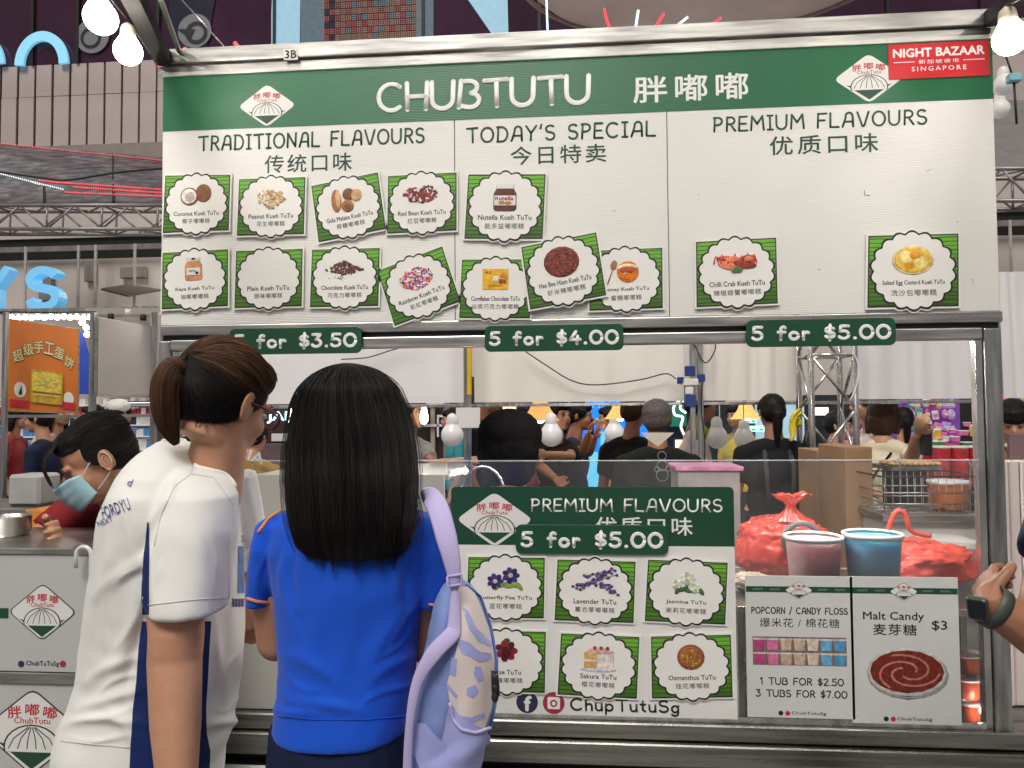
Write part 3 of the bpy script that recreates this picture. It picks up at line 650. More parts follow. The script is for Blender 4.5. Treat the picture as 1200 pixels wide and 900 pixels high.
H_ = z1-z0; W_ = x1-x0; cx = (x0+x1)/2
mb = MB(); text(mb, 'Malt Candy', x0+.40*W_, z1-.275*H_, W_*.56, H_*.07, y-.0006, .012); text(mb, '麦芽糖', x0+.41*W_, z1-.36*H_, W_*.40, H_*.075, y-.0006, .01, space=1.1); text(mb, '$3', x0+.82*W_, z1-.33*H_, W_*.14, H_*.07, y-.0006, .012); mb.build('lettering', BLK, pc)
mb = MB(); X, Z = x0+.51*W_, z1-.65*H_
mb.mi = 3; mb.ell((X+.003, y, Z-.006), (.375*W_, .0006, .17*H_), None, 28, 8); mb.mi = 1; mb.ell((X, y-.0004, Z), (.37*W_, .001, .165*H_), None, 28, 8); mb.mi = 0; mb.ell((X, y-.001, Z+.003), (.34*W_, .001, .145*H_), None, 28, 8)
mb.mi = 2
for k in range(3): ribbon(mb, [(X+W_*.30*(.25+.75*t/14)*math.cos(R(k*120+t*17)), Z+.002+H_*.125*(.25+.75*t/14)*math.sin(R(k*120+t*17))) for t in range(15)], .006, y-.0024)
mb.build('picture', [pm('malt', (.16, .02, .012), .25), pm('plate_rim', (.5, .47, .42)), pm('malt_light', (.48, .16, .13)), pm('plate_shade', (.3, .3, .29))], pc)
# ------------------------------------------------------------ lit bulbs
BULB = mat('bulb_glow', (1, .93, .82), .4, var=0, emit=14, ecol=(1, .93, .82)); SOCK = mat('bulb_socket', (.62, .55, .45), .45, var=.1)
PORC = mat('frosted_globe', (.78, .77, .76), .2, var=.05, emit=.05, ecol=(1, .97, .93), alpha=.82); WIREB = mat('black_cable', (.012, .012, .013), .5, var=.1)
def bulb(p, d, up, label, r=.048, energy=0, group='string light bulbs', lit=True, neck=False):
    p = V(p); up = V(up).normalized(); M = up.to_track_quat('Z', 'Y').to_matrix()
    t = thing('string_bulb', p, label, 'light bulb', group)
    mb = MB(); mb.lathe([(max(.0005, r*math.sin(R(a))), -r*math.cos(R(a))) for a in range(0, 121, 12)] + [(r*.70, r*.75), (r*.57, r*.97)], p, 32 if r > .03 else 16, cap=False, M=M); mb.build('globe', BULB if lit else PORC, t)
    MB().lathe([(r*.5, r*.9), (r*.55, r*1.0), (r*.5, r*1.55), (r*.42, r*1.75), (r*.15, r*1.95)], p, 16, M=M).build('socket', SOCK if lit else PORC, t)
    if energy:
        ld = bpy.data.lights.new('bulb_light', 'POINT'); ld.energy = energy; ld.color = (1, .93, .84); ld.shadow_soft_size = r*1.05
        lo = bpy.data.objects.new('bulb_light', ld); COL.objects.link(lo); lo.location = p - up*.0
    return t
E_ = 9
p1 = P(118, 21, -.50); p2 = P(150, 60, -.36)
bulb(p1, 0, (.0, -.2, 1), 'larger of the two lit bulbs at the upper left of the stall', .042, E_)
bulb(p2, 0, (.1, -.2, 1), 'lower of the two lit bulbs hanging by the upper left corner', .038, E_)
p3 = P(1184, 45, -.40)
bulb(p3, 0, (-.15, -.1, 1), 'lit bulb hanging at the upper right corner beside the bazaar sticker', .040, E_)
# the same strings carry on above the aisle, out of the picture
ov = []
for i in range(7): ov.append((-.35 + .56*i, -1.05 + .05*(i % 2), 3.02 + .04*math.sin(i*2.1)))
for i in range(5): ov.append((-.5 + .95*i, -2.5, 3.15))
for i, p in enumerate(ov): bulb(p, 0, (0, 0, 1), 'lit bulb number %s from the left in the %s aisle string' % (('one','two','three','four','five','six','seven')[i%7], 'nearer' if i<7 else 'farther'), .045, 14 if i < 7 else 85, 'aisle string bulbs')
cb = MB(); pts = [V(dl)+V((0, 0, .1))]
tag(MB().tube([V(p)+V((0, 0, .1)) for p in ov[:7]], .004, 5).build('aisle_cable', WIREB), 'black cable carrying the bulbs above the aisle', 'cable')
tag(MB().tube([V(p)+V((0, 0, .1)) for p in ov[7:]], .004, 5).build('aisle_cable', WIREB), 'second black bulb cable further over the aisle', 'cable')
tag(MB().tube([dl+V((-.02, .02, -.02)), p1+V((0, -.01, .085)), p2+V((.01, -.01, .08)), CL+V((-.03, 0, .0))], .0045, 6).build('bulb_cable', WIREB), 'black cable along the upper left beam holding two bulbs', 'cable')
tag(MB().tube([CR+V((.03, 0, .02)), p3+V((-.01, -.01, .08)), dr+V((.03, .1, .0))], .0045, 6).build('bulb_cable', WIREB), 'black cable holding the lit bulb at the upper right', 'cable')
bulb(P(1176, 100, .35), 0, (0, 0, 1), 'unlit white bulb just under the lit one at the right', .034, 0, lit=False)
bulb(P(1172, 128, .6), 0, (0, 0, 1), 'smaller unlit white bulb lowest of the right hand string', .034, 0, lit=False)
cc = thing('cable_connector', P(1188, 92, .2), 'pale blue plastic cable connector at the right edge by the bulbs', 'connector')
c_ = P(1188, 92, .2); MB().box(c_-V((.02, .015, .014)), c_+V((.02, .015, .014)), .004).build('housing', mat('pale_blue_plastic', (.22, .48, .55), .4), cc)
MB().tube([c_+V((-.03, 0, .1)), c_+V((-.005, 0, .014))], .003, 5).build('lead', WIREB, cc); MB().tube([c_+V((0, 0, -.014)), c_+V((.004, 0, -.15))], .004, 5).build('lead', WIREB, cc)

# ------------------------------------------------------------ counter under the board
COUNTER = mat('counter_laminate', (.40, .385, .355), .35, var=.08, scale=3, bump=.05)
XC = P(525, 700, 0).x; STEELD = steel('shaded_rail_steel', (.30, .295, .27), .26, (.6, 6, 14))  # rail steel is darkened to carry the weaker light low on the stall
ct = thing('front_counter', (XL, 0, 0), 'grey panelled stall counter with stainless bottom rails', 'counter')
MB().box((XL+.03, .0, ZRAIL), (XC-.01, .012, P(330, 556, 0).z), .002).build('front_panel', COUNTER, ct)
MB().box((XL-.03, -.03, ZRAIL-.050), (XR+.06, .05, ZRAIL-.001), .004).build('upper_rail', STEELD, ct)
MB().box((XL-.03, -.05, ZRAIL-.120), (XR+.08, .05, ZRAIL-.053), .004).build('lower_rail', STEELD, ct)
MB().box((XL-.03, -.0, ZRAIL-.150), (XR+.05, .05, ZRAIL-.121)).build('shadow_gap', DARKM, ct)
MB().box((XL-.03, -.055, ZRAIL-.20), (XR+.02, .05, ZRAIL-.151), .008).build('bumper_rail', STEELD, ct)
MB().box((XL-.03, -.03, .04), (XR+.02, .02, ZRAIL-.203), .002).build('skirt_panel', mat('pale_steel_panel', (.42, .43, .42), .35, .5), ct)
DECKM = steel('deck_steel', (.6, .58, .56), .25, (3, 3, 1))
MB().box((XL+.0, .05, ZRAIL-.05), (XR-.0, .62, ZRAIL-.02)).build('deck', DECKM, ct)
GL = glassmat('smudged_acrylic', (.985, .99, .99), .045, .05, 1.)
gt_ = thing('sneeze_guard', (XC, 0, ZRAIL), 'clear smudged plastic sneeze guard standing on the counter front', 'sneeze guard')
MB().box((XC+.004, -.0045, ZRAIL), (XR-.077, -.0005, ZG)).build('front_pane', GL, gt_)
MB().box((XC, -.004, ZRAIL), (XC+.0035, .5, ZG-.004)).build('side_pane', glassmat('side_acrylic', (.97, .98, .98), .04, .2, .25), gt_)
MB().box((XC, -.0055, ZG), (XR-.077, .001, ZG+.003)).build('top_edge', mat('acrylic_edge', (.6, .62, .62), .2, alpha=.75), gt_)
MB().box((XC, -.010, ZRAIL), (XR-.077, -.005, ZRAIL+.018)).build('edge_channel', ALU, gt_)
g2 = thing('glass_screen', (XL+.3, .02, P(330, 556, 0).z), 'low clear plastic screen on top of the grey counter panel between the women', 'screen')
MB().box((XL+.3, .02, P(330, 556, 0).z), (XC-.01, .024, P(330, 541, 0).z)).build('pane', GL, g2)
MB().box((XL+.3, .018, P(330, 541, 0).z), (XC-.01, .026, P(330, 541, 0).z+.003)).build('top_edge', MATS['acrylic_edge'], g2)
MB().box((XL+.3, .026, P(330, 556, 0).z-.02), (XC-.004, .55, P(330, 556, 0).z-.004)).build('worktop', COUNTER, g2)
# shelves inside the display
ZS = P(1000, 690, .3).z; ZD = ZRAIL-.02
sh = thing('display_shelf', (P(860, 690, .3).x, .1, ZS), 'steel shelf inside the display carrying the candy floss tubs and bags', 'shelf')
MB().box((P(860, 690, .1).x, .05, ZS-.02), (XR-.08, .62, ZS), .002).build('shelf_board', DECKM, sh)
for xx in (P(862, 690, .1).x, XR-.1):
    for yy in (.08, .58): MB().box((xx, yy, ZD), (xx+.018, yy+.018, ZS-.021)).build('leg', ALU, sh)
# back of the display: wooden/plastic cheek and lower wall
MB().box((P(860, 690, .1).x+.05, .63, ZD), (XR-.09, .64, ZS+.0)).build('back_panel', mat('pink_beige_panel', (.55, .42, .38), .3, var=.12, scale=3), sh)
def tub(u0, u1, vt, vb, Y, fill, lab):
    a = P(u0, vt, Y); b = P(u1, vt, Y); zt = a.z; zb = ZS; r = (b.x-a.x)/2; c = V(((a.x+b.x)/2, Y, 0)); h = zt-zb
    t = thing('candy_floss_tub', (c.x, Y, zb), lab, 'tub', 'open tubs of candy floss')
    MB().lathe([(r*.76, zb+.002), (r*.80, zb+.006), (r*.95, zt-.012), (r*.96, zt-.010)], c, 28).build('floss', mat('floss_'+fill, {'pink': (.97, .55, .58), 'blue': (.14, .60, .88)}[fill], .9, var=.14, scale=9, bump=.6, bscale=45, stretch=(1, 1, 3)), t)
    mb = MB(); mb.lathe([(r*.80, zb), (r*.97, zt-.012), (r*.98, zt)], c, 28, cap=False); mb.build('cup', mat('cup_plastic_'+fill, (.8, .8, .8), .15, var=0, alpha=.16), t)
    mb = MB(); mb.lathe([(r*.965, zt-.012), (r*1.03, zt-.010), (r*1.05, zt+.002), (r*.98, zt+.004), (r*.93, zt-.001)], c, 28, cap=False); mb.build('rim', mat('rim_plastic', (.88, .87, .86), .3, var=.03), t)
tub(920, 986, 628, 700, .14, 'pink', 'open clear tub of pink candy floss behind the price cards')
tub(989, 1056, 625, 700, .14, 'blue', 'open clear tub of blue candy floss beside the pink one')
lt_ = thing('added_tube_light', (1.9, .1, 1.72), 'added white tube light, unseen behind the rail under the menu board', 'tube light')  # unseen lamp added to brighten the tubs and bags in the display
MB().box((1.0, .075, ZB-.050), (XR-.12, .125, ZB-.040), .002).build('housing', PAPER, lt_); MB().tube([(1.03, .10, ZB-.062), (XR-.15, .10, ZB-.062)], .008, 10).build('tube', mat('tube_glow', (1, 1, 1), .4, var=0, emit=6, ecol=(1, .96, .92)), lt_)
la = bpy.data.lights.new('added_tube_lamp', 'AREA'); la.shape = 'RECTANGLE'; la.size = 1.4; la.size_y = .03; la.energy = 14; la.color = (1, .96, .92); lo_ = bpy.data.objects.new('added_tube_lamp', la); COL.objects.link(lo_); lo_.location = (1.78, .10, ZB-.073)
for m_ in ('floss_pink', 'floss_blue'):
    b_ = MATS[m_].node_tree.nodes['Principled BSDF']; b_.inputs['Subsurface Weight'].default_value = .5; b_.inputs['Subsurface Radius'].default_value = (.05, .05, .05); b_.inputs['Subsurface Scale'].default_value = 1
for i, (u, v, Y, e) in enumerate(((545, 552, .30, 3), (574, 552, .32, 3), (1152, 833, .035, 7))):
    bulb(P(u, v, Y), 0, (0, 0, 1 if i < 2 else -1), ('small lit display lamp above the white cakes, left one', 'small lit display lamp above the white cakes, right one', 'small lit display lamp low beside the malt jars')[i], .010, e, 'lamps inside the display')
# malt jars, stacked three high
for i in range(3):
    zb = ZD + .001 + i*.072; c = P(1133, 800, .10); lab = ('brown malt jar at the bottom of the stack by the right post', 'brown malt jar in the middle of the stack of three', 'brown malt jar on top of the stack of three by the right post')[i]
    t = thing('malt_jar', (c.x, .10, zb), lab, 'jar', 'stacked jars of malt syrup')
    MB().lathe([(.030, zb), (.033, zb+.004), (.036, zb+.052), (.036, zb+.054)], (c.x, .10, 0), 24).build('syrup', mat('malt_syrup', (.38, .050, .018), .2, var=.2), t)
    MB().lathe([(.037, zb+.055), (.041, zb+.056), (.041, zb+.064), (.036, zb+.067), (.001, zb+.0675)], (c.x, .10, 0), 24).build('lid', mat('clear_lid', (.75, .60, .55), .3), t)
# red net/plastic bags
def spl2(p, n=6):
    out = []
    for i in range(len(p)-1):
        p0, p1, p2, p3 = p[max(0, i-1)], p[i], p[i+1], p[min(len(p)-1, i+2)]
        for j in range(n): t = j/n; out.append(.5*((2*p1)+(p2-p0)*t+(2*p0-5*p1+4*p2-p3)*t*t+(3*p1-p0-3*p2+p3)*t**3))
    return out + [p[-1]]
def bag(cx, cy, z0, rx, ry, rz, name, lab, m, seed, knot=None, handle=None, amp=.16):
    t = thing(name, (cx, cy, z0), lab, 'plastic bag'); mb = MB(); n, k = 96, 54; rings = []
    for j in range(k+1):
        b = -PI/2 + PI*j/k; ring = []
        for i in range(n):
            a = 2*PI*i/n; q_ = V((math.cos(a)*math.cos(b), math.sin(a)*math.cos(b), math.sin(b)))
            f = 1 + amp*noise.noise(q_*2.3 + V((seed, 0, 0))) + amp*.9*abs(noise.noise(q_*6 + V((0, seed, 0)))) - amp*.6*abs(noise.noise(V((a*5, b*1.2, seed)))) - amp*.35*abs(noise.noise(q_*15 + V((seed, seed, 0)))) - amp*.2*abs(noise.noise(q_*34))
            zz = math.copysign(abs(q_.z)**.7, q_.z); ring.append((cx+rx*q_.x*f, cy+ry*q_.y*f, z0+rz*max(0, 1+zz*f)))
        rings.append(ring)
    mb.loft(rings); mb.build('sack', m, t)
    if knot:
        mb = MB()
        kx_, ky_, kz_ = knot; nn_k = 60; prof = ((.050, -.050), (.030, -.028), (.016, -.010), (.013, .0), (.020, .014), (.038, .030), (.056, .040)); R_ = []
        for j, (r_, z_) in enumerate(prof):
            R_.append([V((kx_+r_*(1+.28*math.sin(9*a_*2*PI/nn_k+j*.3)+.15*noise.noise(V((a_*.5, j*.7, seed))))*math.cos(2*PI*a_/nn_k), ky_+r_*.8*math.sin(2*PI*a_/nn_k), kz_+z_+(.014*noise.noise(V((a_*.35, j, 2))) if j > 4 else 0))) for a_ in range(nn_k)])
        mb.loft(R_, cap=False)
        mb.build('knot', m, t)
    if handle: MB().tube(spl2(handle), .0085, 8, True, None).build('handle', m, t)
    return t
NET = mat('red_net_bag', (.80, .10, .07), .35, alpha=.78, var=.28, scale=16, bump=.8, bscale=160); SACK = mat('orange_red_plastic', (.62, .08, .06), .2, alpha=.68, var=.45, scale=12, bump=.5, bscale=40, coat=.3)
c = P(918, 632, .38); bag(c.x, .38, ZS, .16, .13, .115, 'red_plastic_bag', 'knotted shiny red plastic bag behind the pink tub', SACK, 3.1, knot=(P(925, 590, .36).x, .34, P(925, 592, .36).z))
c = P(1072, 650, .38)
h0 = [P(1040, 640, .34), P(1042, 618, .34), P(1050, 600, .33), P(1060, 602, .33), P(1068, 622, .33), P(1090, 628, .34)]
bag(c.x, .38, ZS, .19, .13, .075, 'red_net_bag', 'bright red net bag slumped beside the blue tub', NET, 8.2, handle=h0)
# translucent rubble of small packets left of the shelf
c = P(885, 672, .2); bag(c.x, .25, ZS, .06, .06, .03, 'clear_packet', 'crumpled beige packet tucked beside the red plastic bag', mat('beige_packet', (.42, .35, .27), .3, var=.3, bump=.6, bscale=50, coat=.4), 5.5)
tp = thing('tape_roll', P(938, 660, .24), 'dark grey tape roll standing behind the pink tub', 'tape roll'); c = P(940, 634, .24); r = 21*px(.24, 939)
MB().tube([c+V((r*math.cos(a*PI/14), 0, r*math.sin(a*PI/14))) for a in range(0, 29)], .010, 8).build('ring', mat('grey_rubber', (.10, .11, .11), .5), tp)
# white polystyrene lid leaning inside
bl = thing('white_box_lid', P(1060, 640, .6), 'large pale lid lying behind the red net bag', 'box lid')
a0, a1, a2, a3 = P(1003, 600, .75), P(1056, 600, .75), P(1150, 622, .62), P(1150, 662, .60)
MB().obox(P(1090, 632, .62), (.16, .0, -.012), (0, .10, 0), (0, 0, .010)).build('lid', mat('off_white_foam', (.70, .66, .62), .5), bl)
# popcorn/cakes tray at the left end of the guard
tr = thing('steamed_cake_tray', P(560, 572, .2), 'low tray of small white steamed cakes behind the floral poster', 'tray')
zt_ = P(560, 574, .15).z
MB().box((XC+.03, .1, zt_-.045), (XC+.40, .35, zt_-.025), .003).build('tray', ALU, tr)
CAKE = mat('white_cake', (.74, .72, .62), .6)
cs = MB()
for i in range(7):
    for j in range(2):
        ck = MB().lathe([(.018, zt_-.024), (.022, zt_-.014), (.016, zt_-.002), (.001, zt_+.001)], (XC+.055+.05*i, .15+.07*j, 0), 12); o = ck.build('cake', CAKE, tr)
MB().tube([(XC+.02, .12, zt_-.02)] + [(XC+.02+.075*(1-math.cos(a*PI/10)), .12, zt_-.02+.10*math.sin(a*PI/10)) for a in range(1, 10)] + [(XC+.17, .12, zt_-.02)], .004, 8).build('wire_handle', ALU, tr)
for xx in (XC+.05, XC+.37): MB().box((xx, .2, ZD), (xx+.02, .22, zt_-.046)).build('leg', ALU, tr)

# ------------------------------------------------------------ left end: cooking counters with the logo
YL = -.40
WP = mat('grey_white_cabinet', (.50, .50, .49), .35, var=.06, scale=3)
ca = thing('branded_cabinet', (P(40, 800, YL).x, YL, 0), 'white fronted counter cabinet with two stacked ChubTutu logo panels', 'cabinet')
xa, xb = P(-90, 700, YL).x, P(178, 700, YL).x; zc1, zc2, zc3 = P(50, 645, YL).z, P(50, 787, YL).z, P(50, 800, YL).z
MB().box((xa, YL+.004, .03), (xb, YL+.34, zc1-.012)).build('carcass', mat('cabinet_inside', (.3, .3, .29), .5), ca)
MB().box((xa, YL-.006, zc1-.010), (xb+.01, YL+.36, zc1+.006), .002).build('worktop', STEEL, ca)
MB().box((xa, YL, zc2+.0), (xb, YL+.003, zc1-.012)).build('upper_panel', WP, ca)
MB().box((xa, YL-.008, zc3), (xb, YL+.0, zc2-.002), .001).build('middle_rail', STEEL, ca)
MB().box((xa, YL, .05), (xb, YL+.003, zc3-.002)).build('lower_panel', WP, ca)
kl = px(YL, 50)
x, z = q(50, 717, YL); logo(x, z, 80*kl, 63*kl, YL-.001, ca, True)
x, z = q(38, 857, YL); logo(x, z, 122*kl, 94*kl, YL-.001, ca, True)
for (u0, u1, v, h) in ((-90, 10, 717, 11), (-90, -23, 857, 12)):
    a, b = P(u0, v, YL), P(u1, v, YL); MB().box((a.x, YL-.0012, a.z-h/2*kl), (b.x, YL-.0004, a.z+h/2*kl)).build('green_band', PLATEG, ca)
mb = MB(); a = P(50, 778, YL); text(mb, 'ChubTuTuSg', a.x, a.z, 38*kl, 6.5*kl, YL-.001, .01)
for i, u in enumerate((25, 74)):
    b = P(u, 778, YL); mb.mi = i; mb.flat([(b.x+3.6*kl*math.cos(R(t)), b.z+3.6*kl*math.sin(R(t))) for t in range(0, 360, 20)], YL-.001)
mb.build('lettering', [mats_[0], mats_[1]], ca)
# cane hook over the worktop edge
hk = thing('hooked_handle', P(98, 650, YL-.02), 'white curved hook hanging over the worktop edge', 'hook'); c = P(98, 650, YL-.03); r = 8.5*kl
MB().tube([c+V((-r, 0, -.035)), c+V((-r, 0, 0))] + [c+V((-r*math.cos(a*PI/8), 0, r*math.sin(a*PI/8))) for a in range(1, 8)] + [c+V((r, 0, 0)), c+V((r, 0, -.18))], .0055, 8).build('hook', mat('white_plastic', (.72, .72, .70), .3), hk)
# steel pot and red cloth on the cabinet
pt = thing('steel_pot', P(12, 640, -.22), 'dented stainless steel pot on the cabinet worktop at the left edge', 'pot'); c = P(8, 638, -.2); zb = zc1+.007; zt2 = P(8, 604, -.2).z; r = 23*px(-.2, 8)
MB().lathe([(r*.9, zb), (r, zb+.01), (r, zt2-.004), (r*1.06, zt2), (r*.97, zt2-.002), (r*.95, zt2-.02)], (c.x, -.2, 0), 28, cap=False).build('body', steel('pot_steel', (.6, .58, .55), .28, (4, 4, 1)), pt)
MB().lathe([(r*.94, zt2-.022), (r*.4, zt2-.018), (.001, zt2-.016)], (c.x, -.2, 0), 24).build('lid', MATS['pot_steel'], pt)
ot = thing('orange_box', P(50, 625, .1), 'orange patterned box standing behind the red cloth', 'box')
a, b = P(28, 640, .05), P(72, 598, .05); MB().box((a.x, .05, zc1-.1), (b.x, .2, b.z), .003).build('carton', mat('orange_card', (.75, .26, .03), .5, var=.35, scale=14), ot)
# neighbour's silver ledge behind the vendor
lg = thing('side_ledge', P(20, 580, .6), 'steel ledge with a white tub behind the masked vendor', 'ledge'); a, b = P(-60, 592, .7), P(66, 580, .7)
MB().box((a.x, .6, a.z-.03), (b.x, .95, a.z), .003).build('ledge_top', STEEL, lg); MB().box((a.x, .61, .0), (b.x, .94, a.z-.032)).build('base', COUNTER, lg)
a, b = P(12, 583, .68), P(50, 556, .68); MB().box((a.x, .66, P(0, 592, .7).z), (b.x, .8, b.z), .012).build('white_tub', mat('tub_white', (.42, .41, .40), .4), lg)

# ------------------------------------------------------------ rear of the stall: canvas, posts, truss
YB = 2.4
CANVAS = mat('cream_canvas', (.84, .80, .72), .65, var=.05, scale=2, bump=.15, bscale=8); CANVAS2 = mat('white_canvas', (.82, .79, .79), .35, var=.04, scale=2)
def wavy(x0, x1, z0, z1, y, m, name, lab, amp=.012, seed=0., nx=60, nz=8, label=True):
    mb = MB(); vs = [(x0+(x1-x0)*i/nx, y + amp*noise.noise(V((i*.22+seed, j*.12, seed))), z0+(z1-z0)*j/nz) for j in range(nz+1) for i in range(nx+1)]
    vs += [(a, b+.004, c_) for a, b, c_ in vs]; o = (nx+1)*(nz+1); k = nx+1
    fs = [(j*k+i, j*k+i+1, (j+1)*k+i+1, (j+1)*k+i) for j in range(nz) for i in range(nx)]; fs += [tuple(reversed([a+o for a in f])) for f in fs]
    mb.add(vs, fs, True); ob = mb.build(name, m); return tag(ob, lab, 'canvas', 'canvas valances behind the stall')
segs = [(205, 548, CANVAS2, 'pale canvas valance behind the heads of the two women'), (556, 800, CANVAS, 'cream canvas valance with a looping cable, right of the yellow post'), (812, 938, CANVAS, 'short cream canvas valance between the plug post and the truss'), (1002, 1158, CANVAS2, 'glossy white canvas valance right of the truss'), (1176, 1290, CANVAS2, 'white canvas valance beyond the right post')]
for i, (u0, u1, m, lab) in enumerate(segs):
    a, b = P(u0, 471, YB), P(u1, 340, YB); wavy(a.x, b.x, P(650, 471, YB).z, P(650, 330, YB).z, YB, m, 'canvas_valance', lab, .02, i*3.3)
rb = thing('rear_scaffold', (0, YB, 0), 'steel tube scaffold along the back of the stall', 'scaffold')
zr = P(650, 474, YB).z
MB().box((P(190, 470, YB).x, YB-.02, zr-.012), (P(1300, 470, YB).x, YB-.002, zr+.008), .003).build('rear_rail', ALU, rb)
for u, w_ in ((196, .035), (811, .03), (820, .03), (1152, .03)): xx = P(u, 500, YB).x; MB().box((xx-w_/2, YB-.06, 0), (xx+w_/2, YB-.025, 2.6), .003).build('post', STEELV, rb)
yp_ = thing('yellow_post', P(548, 600, YB-.2), 'rear post sleeved in yellow tape above and bare steel below', 'post'); xx = P(547, 480, YB-.2).x; zz = P(547, 463, YB-.2).z
MB().box((xx-.016, YB-.22, 0), (xx+.004, YB-.19, 2.5)).build('steel_half', STEELV, yp_); MB().box((xx+.008, YB-.22, 0), (xx+.026, YB-.19, zz)).build('steel_half', STEELV, yp_)
MB().box((xx+.006, YB-.226, zz), (xx+.030, YB-.186, 2.5), .002).build('yellow_sleeve', mat('yellow_tape', (.75, .47, .01), .35), yp_)
MB().box((P(541, 480, YB-.2).x-.03, YB-.235, P(547, 497, YB).z-.02), (xx+.085, YB-.223, P(547, 478, YB).z), .002).build('clipped_paper', PAPER, yp_)
# truss
def truss(a, b, w_, n, m, lab, r=.014, rail=True, name='aluminium_truss', vertical=False):
    a, b = V(a), V(b); t = thing(name, a, lab, 'truss'); d = b-a; u_ = V((1, 0, 0)) if vertical else V((0, 0, 1)); v_ = V((0, 1, 0))
    offs = [(u_*i + v_*j)*w_/2 for i, j in ((-1, -1), (1, -1), (1, 1), (-1, 1))]
    for o in offs: MB().tube([a+o, b+o], r, 8).build('chord', m, t)
    for k in range(n):
        for f in range(4):
            o0, o1 = offs[f], offs[(f+1) % 4]
            if k % 2: o0, o1 = o1, o0
            MB().tube([a+d*(k/n)+o0, a+d*((k+1)/n)+o1], r*.55, 6).build('brace', m, t)
    for k in range(0, n+1, 2):
        for f in range(4): MB().tube([a+d*(k/n)+offs[f], a+d*(k/n)+offs[(f+1) % 4]], r*.6, 6).build('rung', m, t)
    return t
c = P(969, 500, YB-.35); truss((c.x, YB-.35, 0), (c.x, YB-.35, 3.0), .235, 10, ALU, 'square aluminium truss column behind the woman with the long dark ponytail', .017, vertical=True)
# blue sockets and cables on the rear post
BLUEP = mat('blue_socket', (.015, .05, .22), .35)
so_ = thing('socket_cluster', P(808, 450, YB-.12), 'cluster of blue and white power sockets on the rear post', 'power sockets'); kk = px(YB-.12, 808)
for (u, v, w_, h, m) in ((808, 435, 12, 12, BLUEP), (808, 448, 20, 8, PAPER), (807, 458, 9, 9, PAPER), (809, 470, 12, 14, BLUEP), (797, 446, 8, 8, BLUEP), (821, 443, 9, 9, BLUEP)):
    c = P(u, v, YB-.12); MB().box(c-V((w_/2*kk, .03, h/2*kk)), c+V((w_/2*kk, .0, h/2*kk)), .004).build('socket', m, so_)
def cable(pts, lab, Y, r=.004, m=WIREB): tag(MB().tube(spl([P(u, v, Y) for u, v in pts]), r, 6).build('power_cable', m), lab, 'cable')
def spl(p, n=8):
    out = []
    for i in range(len(p)-1):
        p0, p1, p2, p3 = p[max(0, i-1)], p[i], p[i+1], p[min(len(p)-1, i+2)]
        for j in range(n):
            t = j/n; out.append(.5*((2*p1) + (p2-p0)*t + (2*p0-5*p1+4*p2-p3)*t*t + (3*p1-p0-3*p2+p3)*t**3))
    return out + [p[-1]]
cable([(616, 412), (640, 428), (670, 446), (700, 451), (750, 445), (780, 438), (792, 444)], 'black cable sagging across the cream canvas under the 5 for $4.00 plate', YB-.06)
cable([(400, 421), (430, 419), (460, 410), (480, 405)], 'black cable curving across the canvas under the 5 for $3.50 plate', YB-.06)
cable([(812, 400), (826, 425), (838, 410), (836, 395)], 'black cable loop beside the socket cluster', YB-.08)
cable([(823, 446), (822, 480), (826, 520), (825, 560)], 'thin black cable hanging down from the blue sockets', YB-.1)
cable([(995, 405), (1005, 425), (1004, 450), (996, 470)], 'pale cable looped on the right side of the truss', YB-.5, .004, PORC)
# inner work tables (under the hidden line of the guard)
TBL = mat('table_top', (.5, .46, .42), .4, var=.15)
wt = thing('rear_work_table', (P(900, 560, 1.9).x, 1.9, 0), 'pink topped work table behind the serving staff', 'table')
zt3 = P(850, 546, 1.2).z
MB().box((P(792, 560, 1.15).x, 1.15, zt3-.02), (P(872, 560, 1.15).x, 1.45, zt3), .003).build('pink_top', mat('pink_sheet', (.75, .30, .50), .4, var=.3, scale=14), wt)
MB().box((P(795, 560, 1.16).x, 1.17, .0), (P(868, 560, 1.15).x, 1.43, zt3-.022)).build('table_base', mat('silver_crate', (.48, .45, .43), .4, var=.2), wt)
def cbox(u0, u1, vt, Y, dep, zb, m, lab, name='cardboard_box', cat='box'):
    a, b = P(u0, vt, Y), P(u1, vt, Y); t = thing(name, ((a.x+b.x)/2, Y, zb), lab, cat)
    MB().box((a.x, Y, zb), (b.x, Y+dep, a.z), .003).build('carton', m, t)
    MB().box((a.x+.01, Y-.0015, a.z-.06), (b.x-.01, Y-.0003, a.z-.012)).build('tape', mat('brown_tape', (.34, .20, .10), .3), t); return t
KRAFT = mat('kraft_card', (.36, .215, .115), .7, var=.1)
cbox(957, 995, 528, 1.35, .3, .5, KRAFT, 'small brown carton behind the truss foot'); cbox(990, 1022, 524, .95, .35, .5, KRAFT, 'tall brown cardboard box left of the wire baskets')
MB()
# wire baskets with a tub of orange syrup
wb = thing('wire_basket_stack', P(1085, 600, .75), 'wire basket rack behind the guard at the right', 'wire basket'); WIRE = steel('wire_steel', (.45, .43, .41), .3, (1, 1, 1))
xa_, xb_ = P(1030, 560, .72).x, P(1148, 560, .72).x
for zz_, v in enumerate((558, 577, 590)):
    z = P(1090, v, .72).z
    MB().tube([(xa_+.01*zz_, .70, z), (xb_-.02*zz_, .70, z), (xb_-.02*zz_, .98, z), (xa_+.01*zz_, .98, z), (xa_+.01*zz_, .70, z)], .0035, 6).build('hoop', WIRE if zz_ else DARKM, wb)
zu, zl = P(1090, 558, .72).z, P(1090, 600, .72).z
for i in range(13):
    xx = xa_+.012+(xb_-xa_-.03)*i/12; MB().tube([(xx, .70, zu), (xx+.002, .705, zl), (xx+.002, .98, zl), (xx, .98, zu)], .0016, 5).build('wire', WIRE, wb)
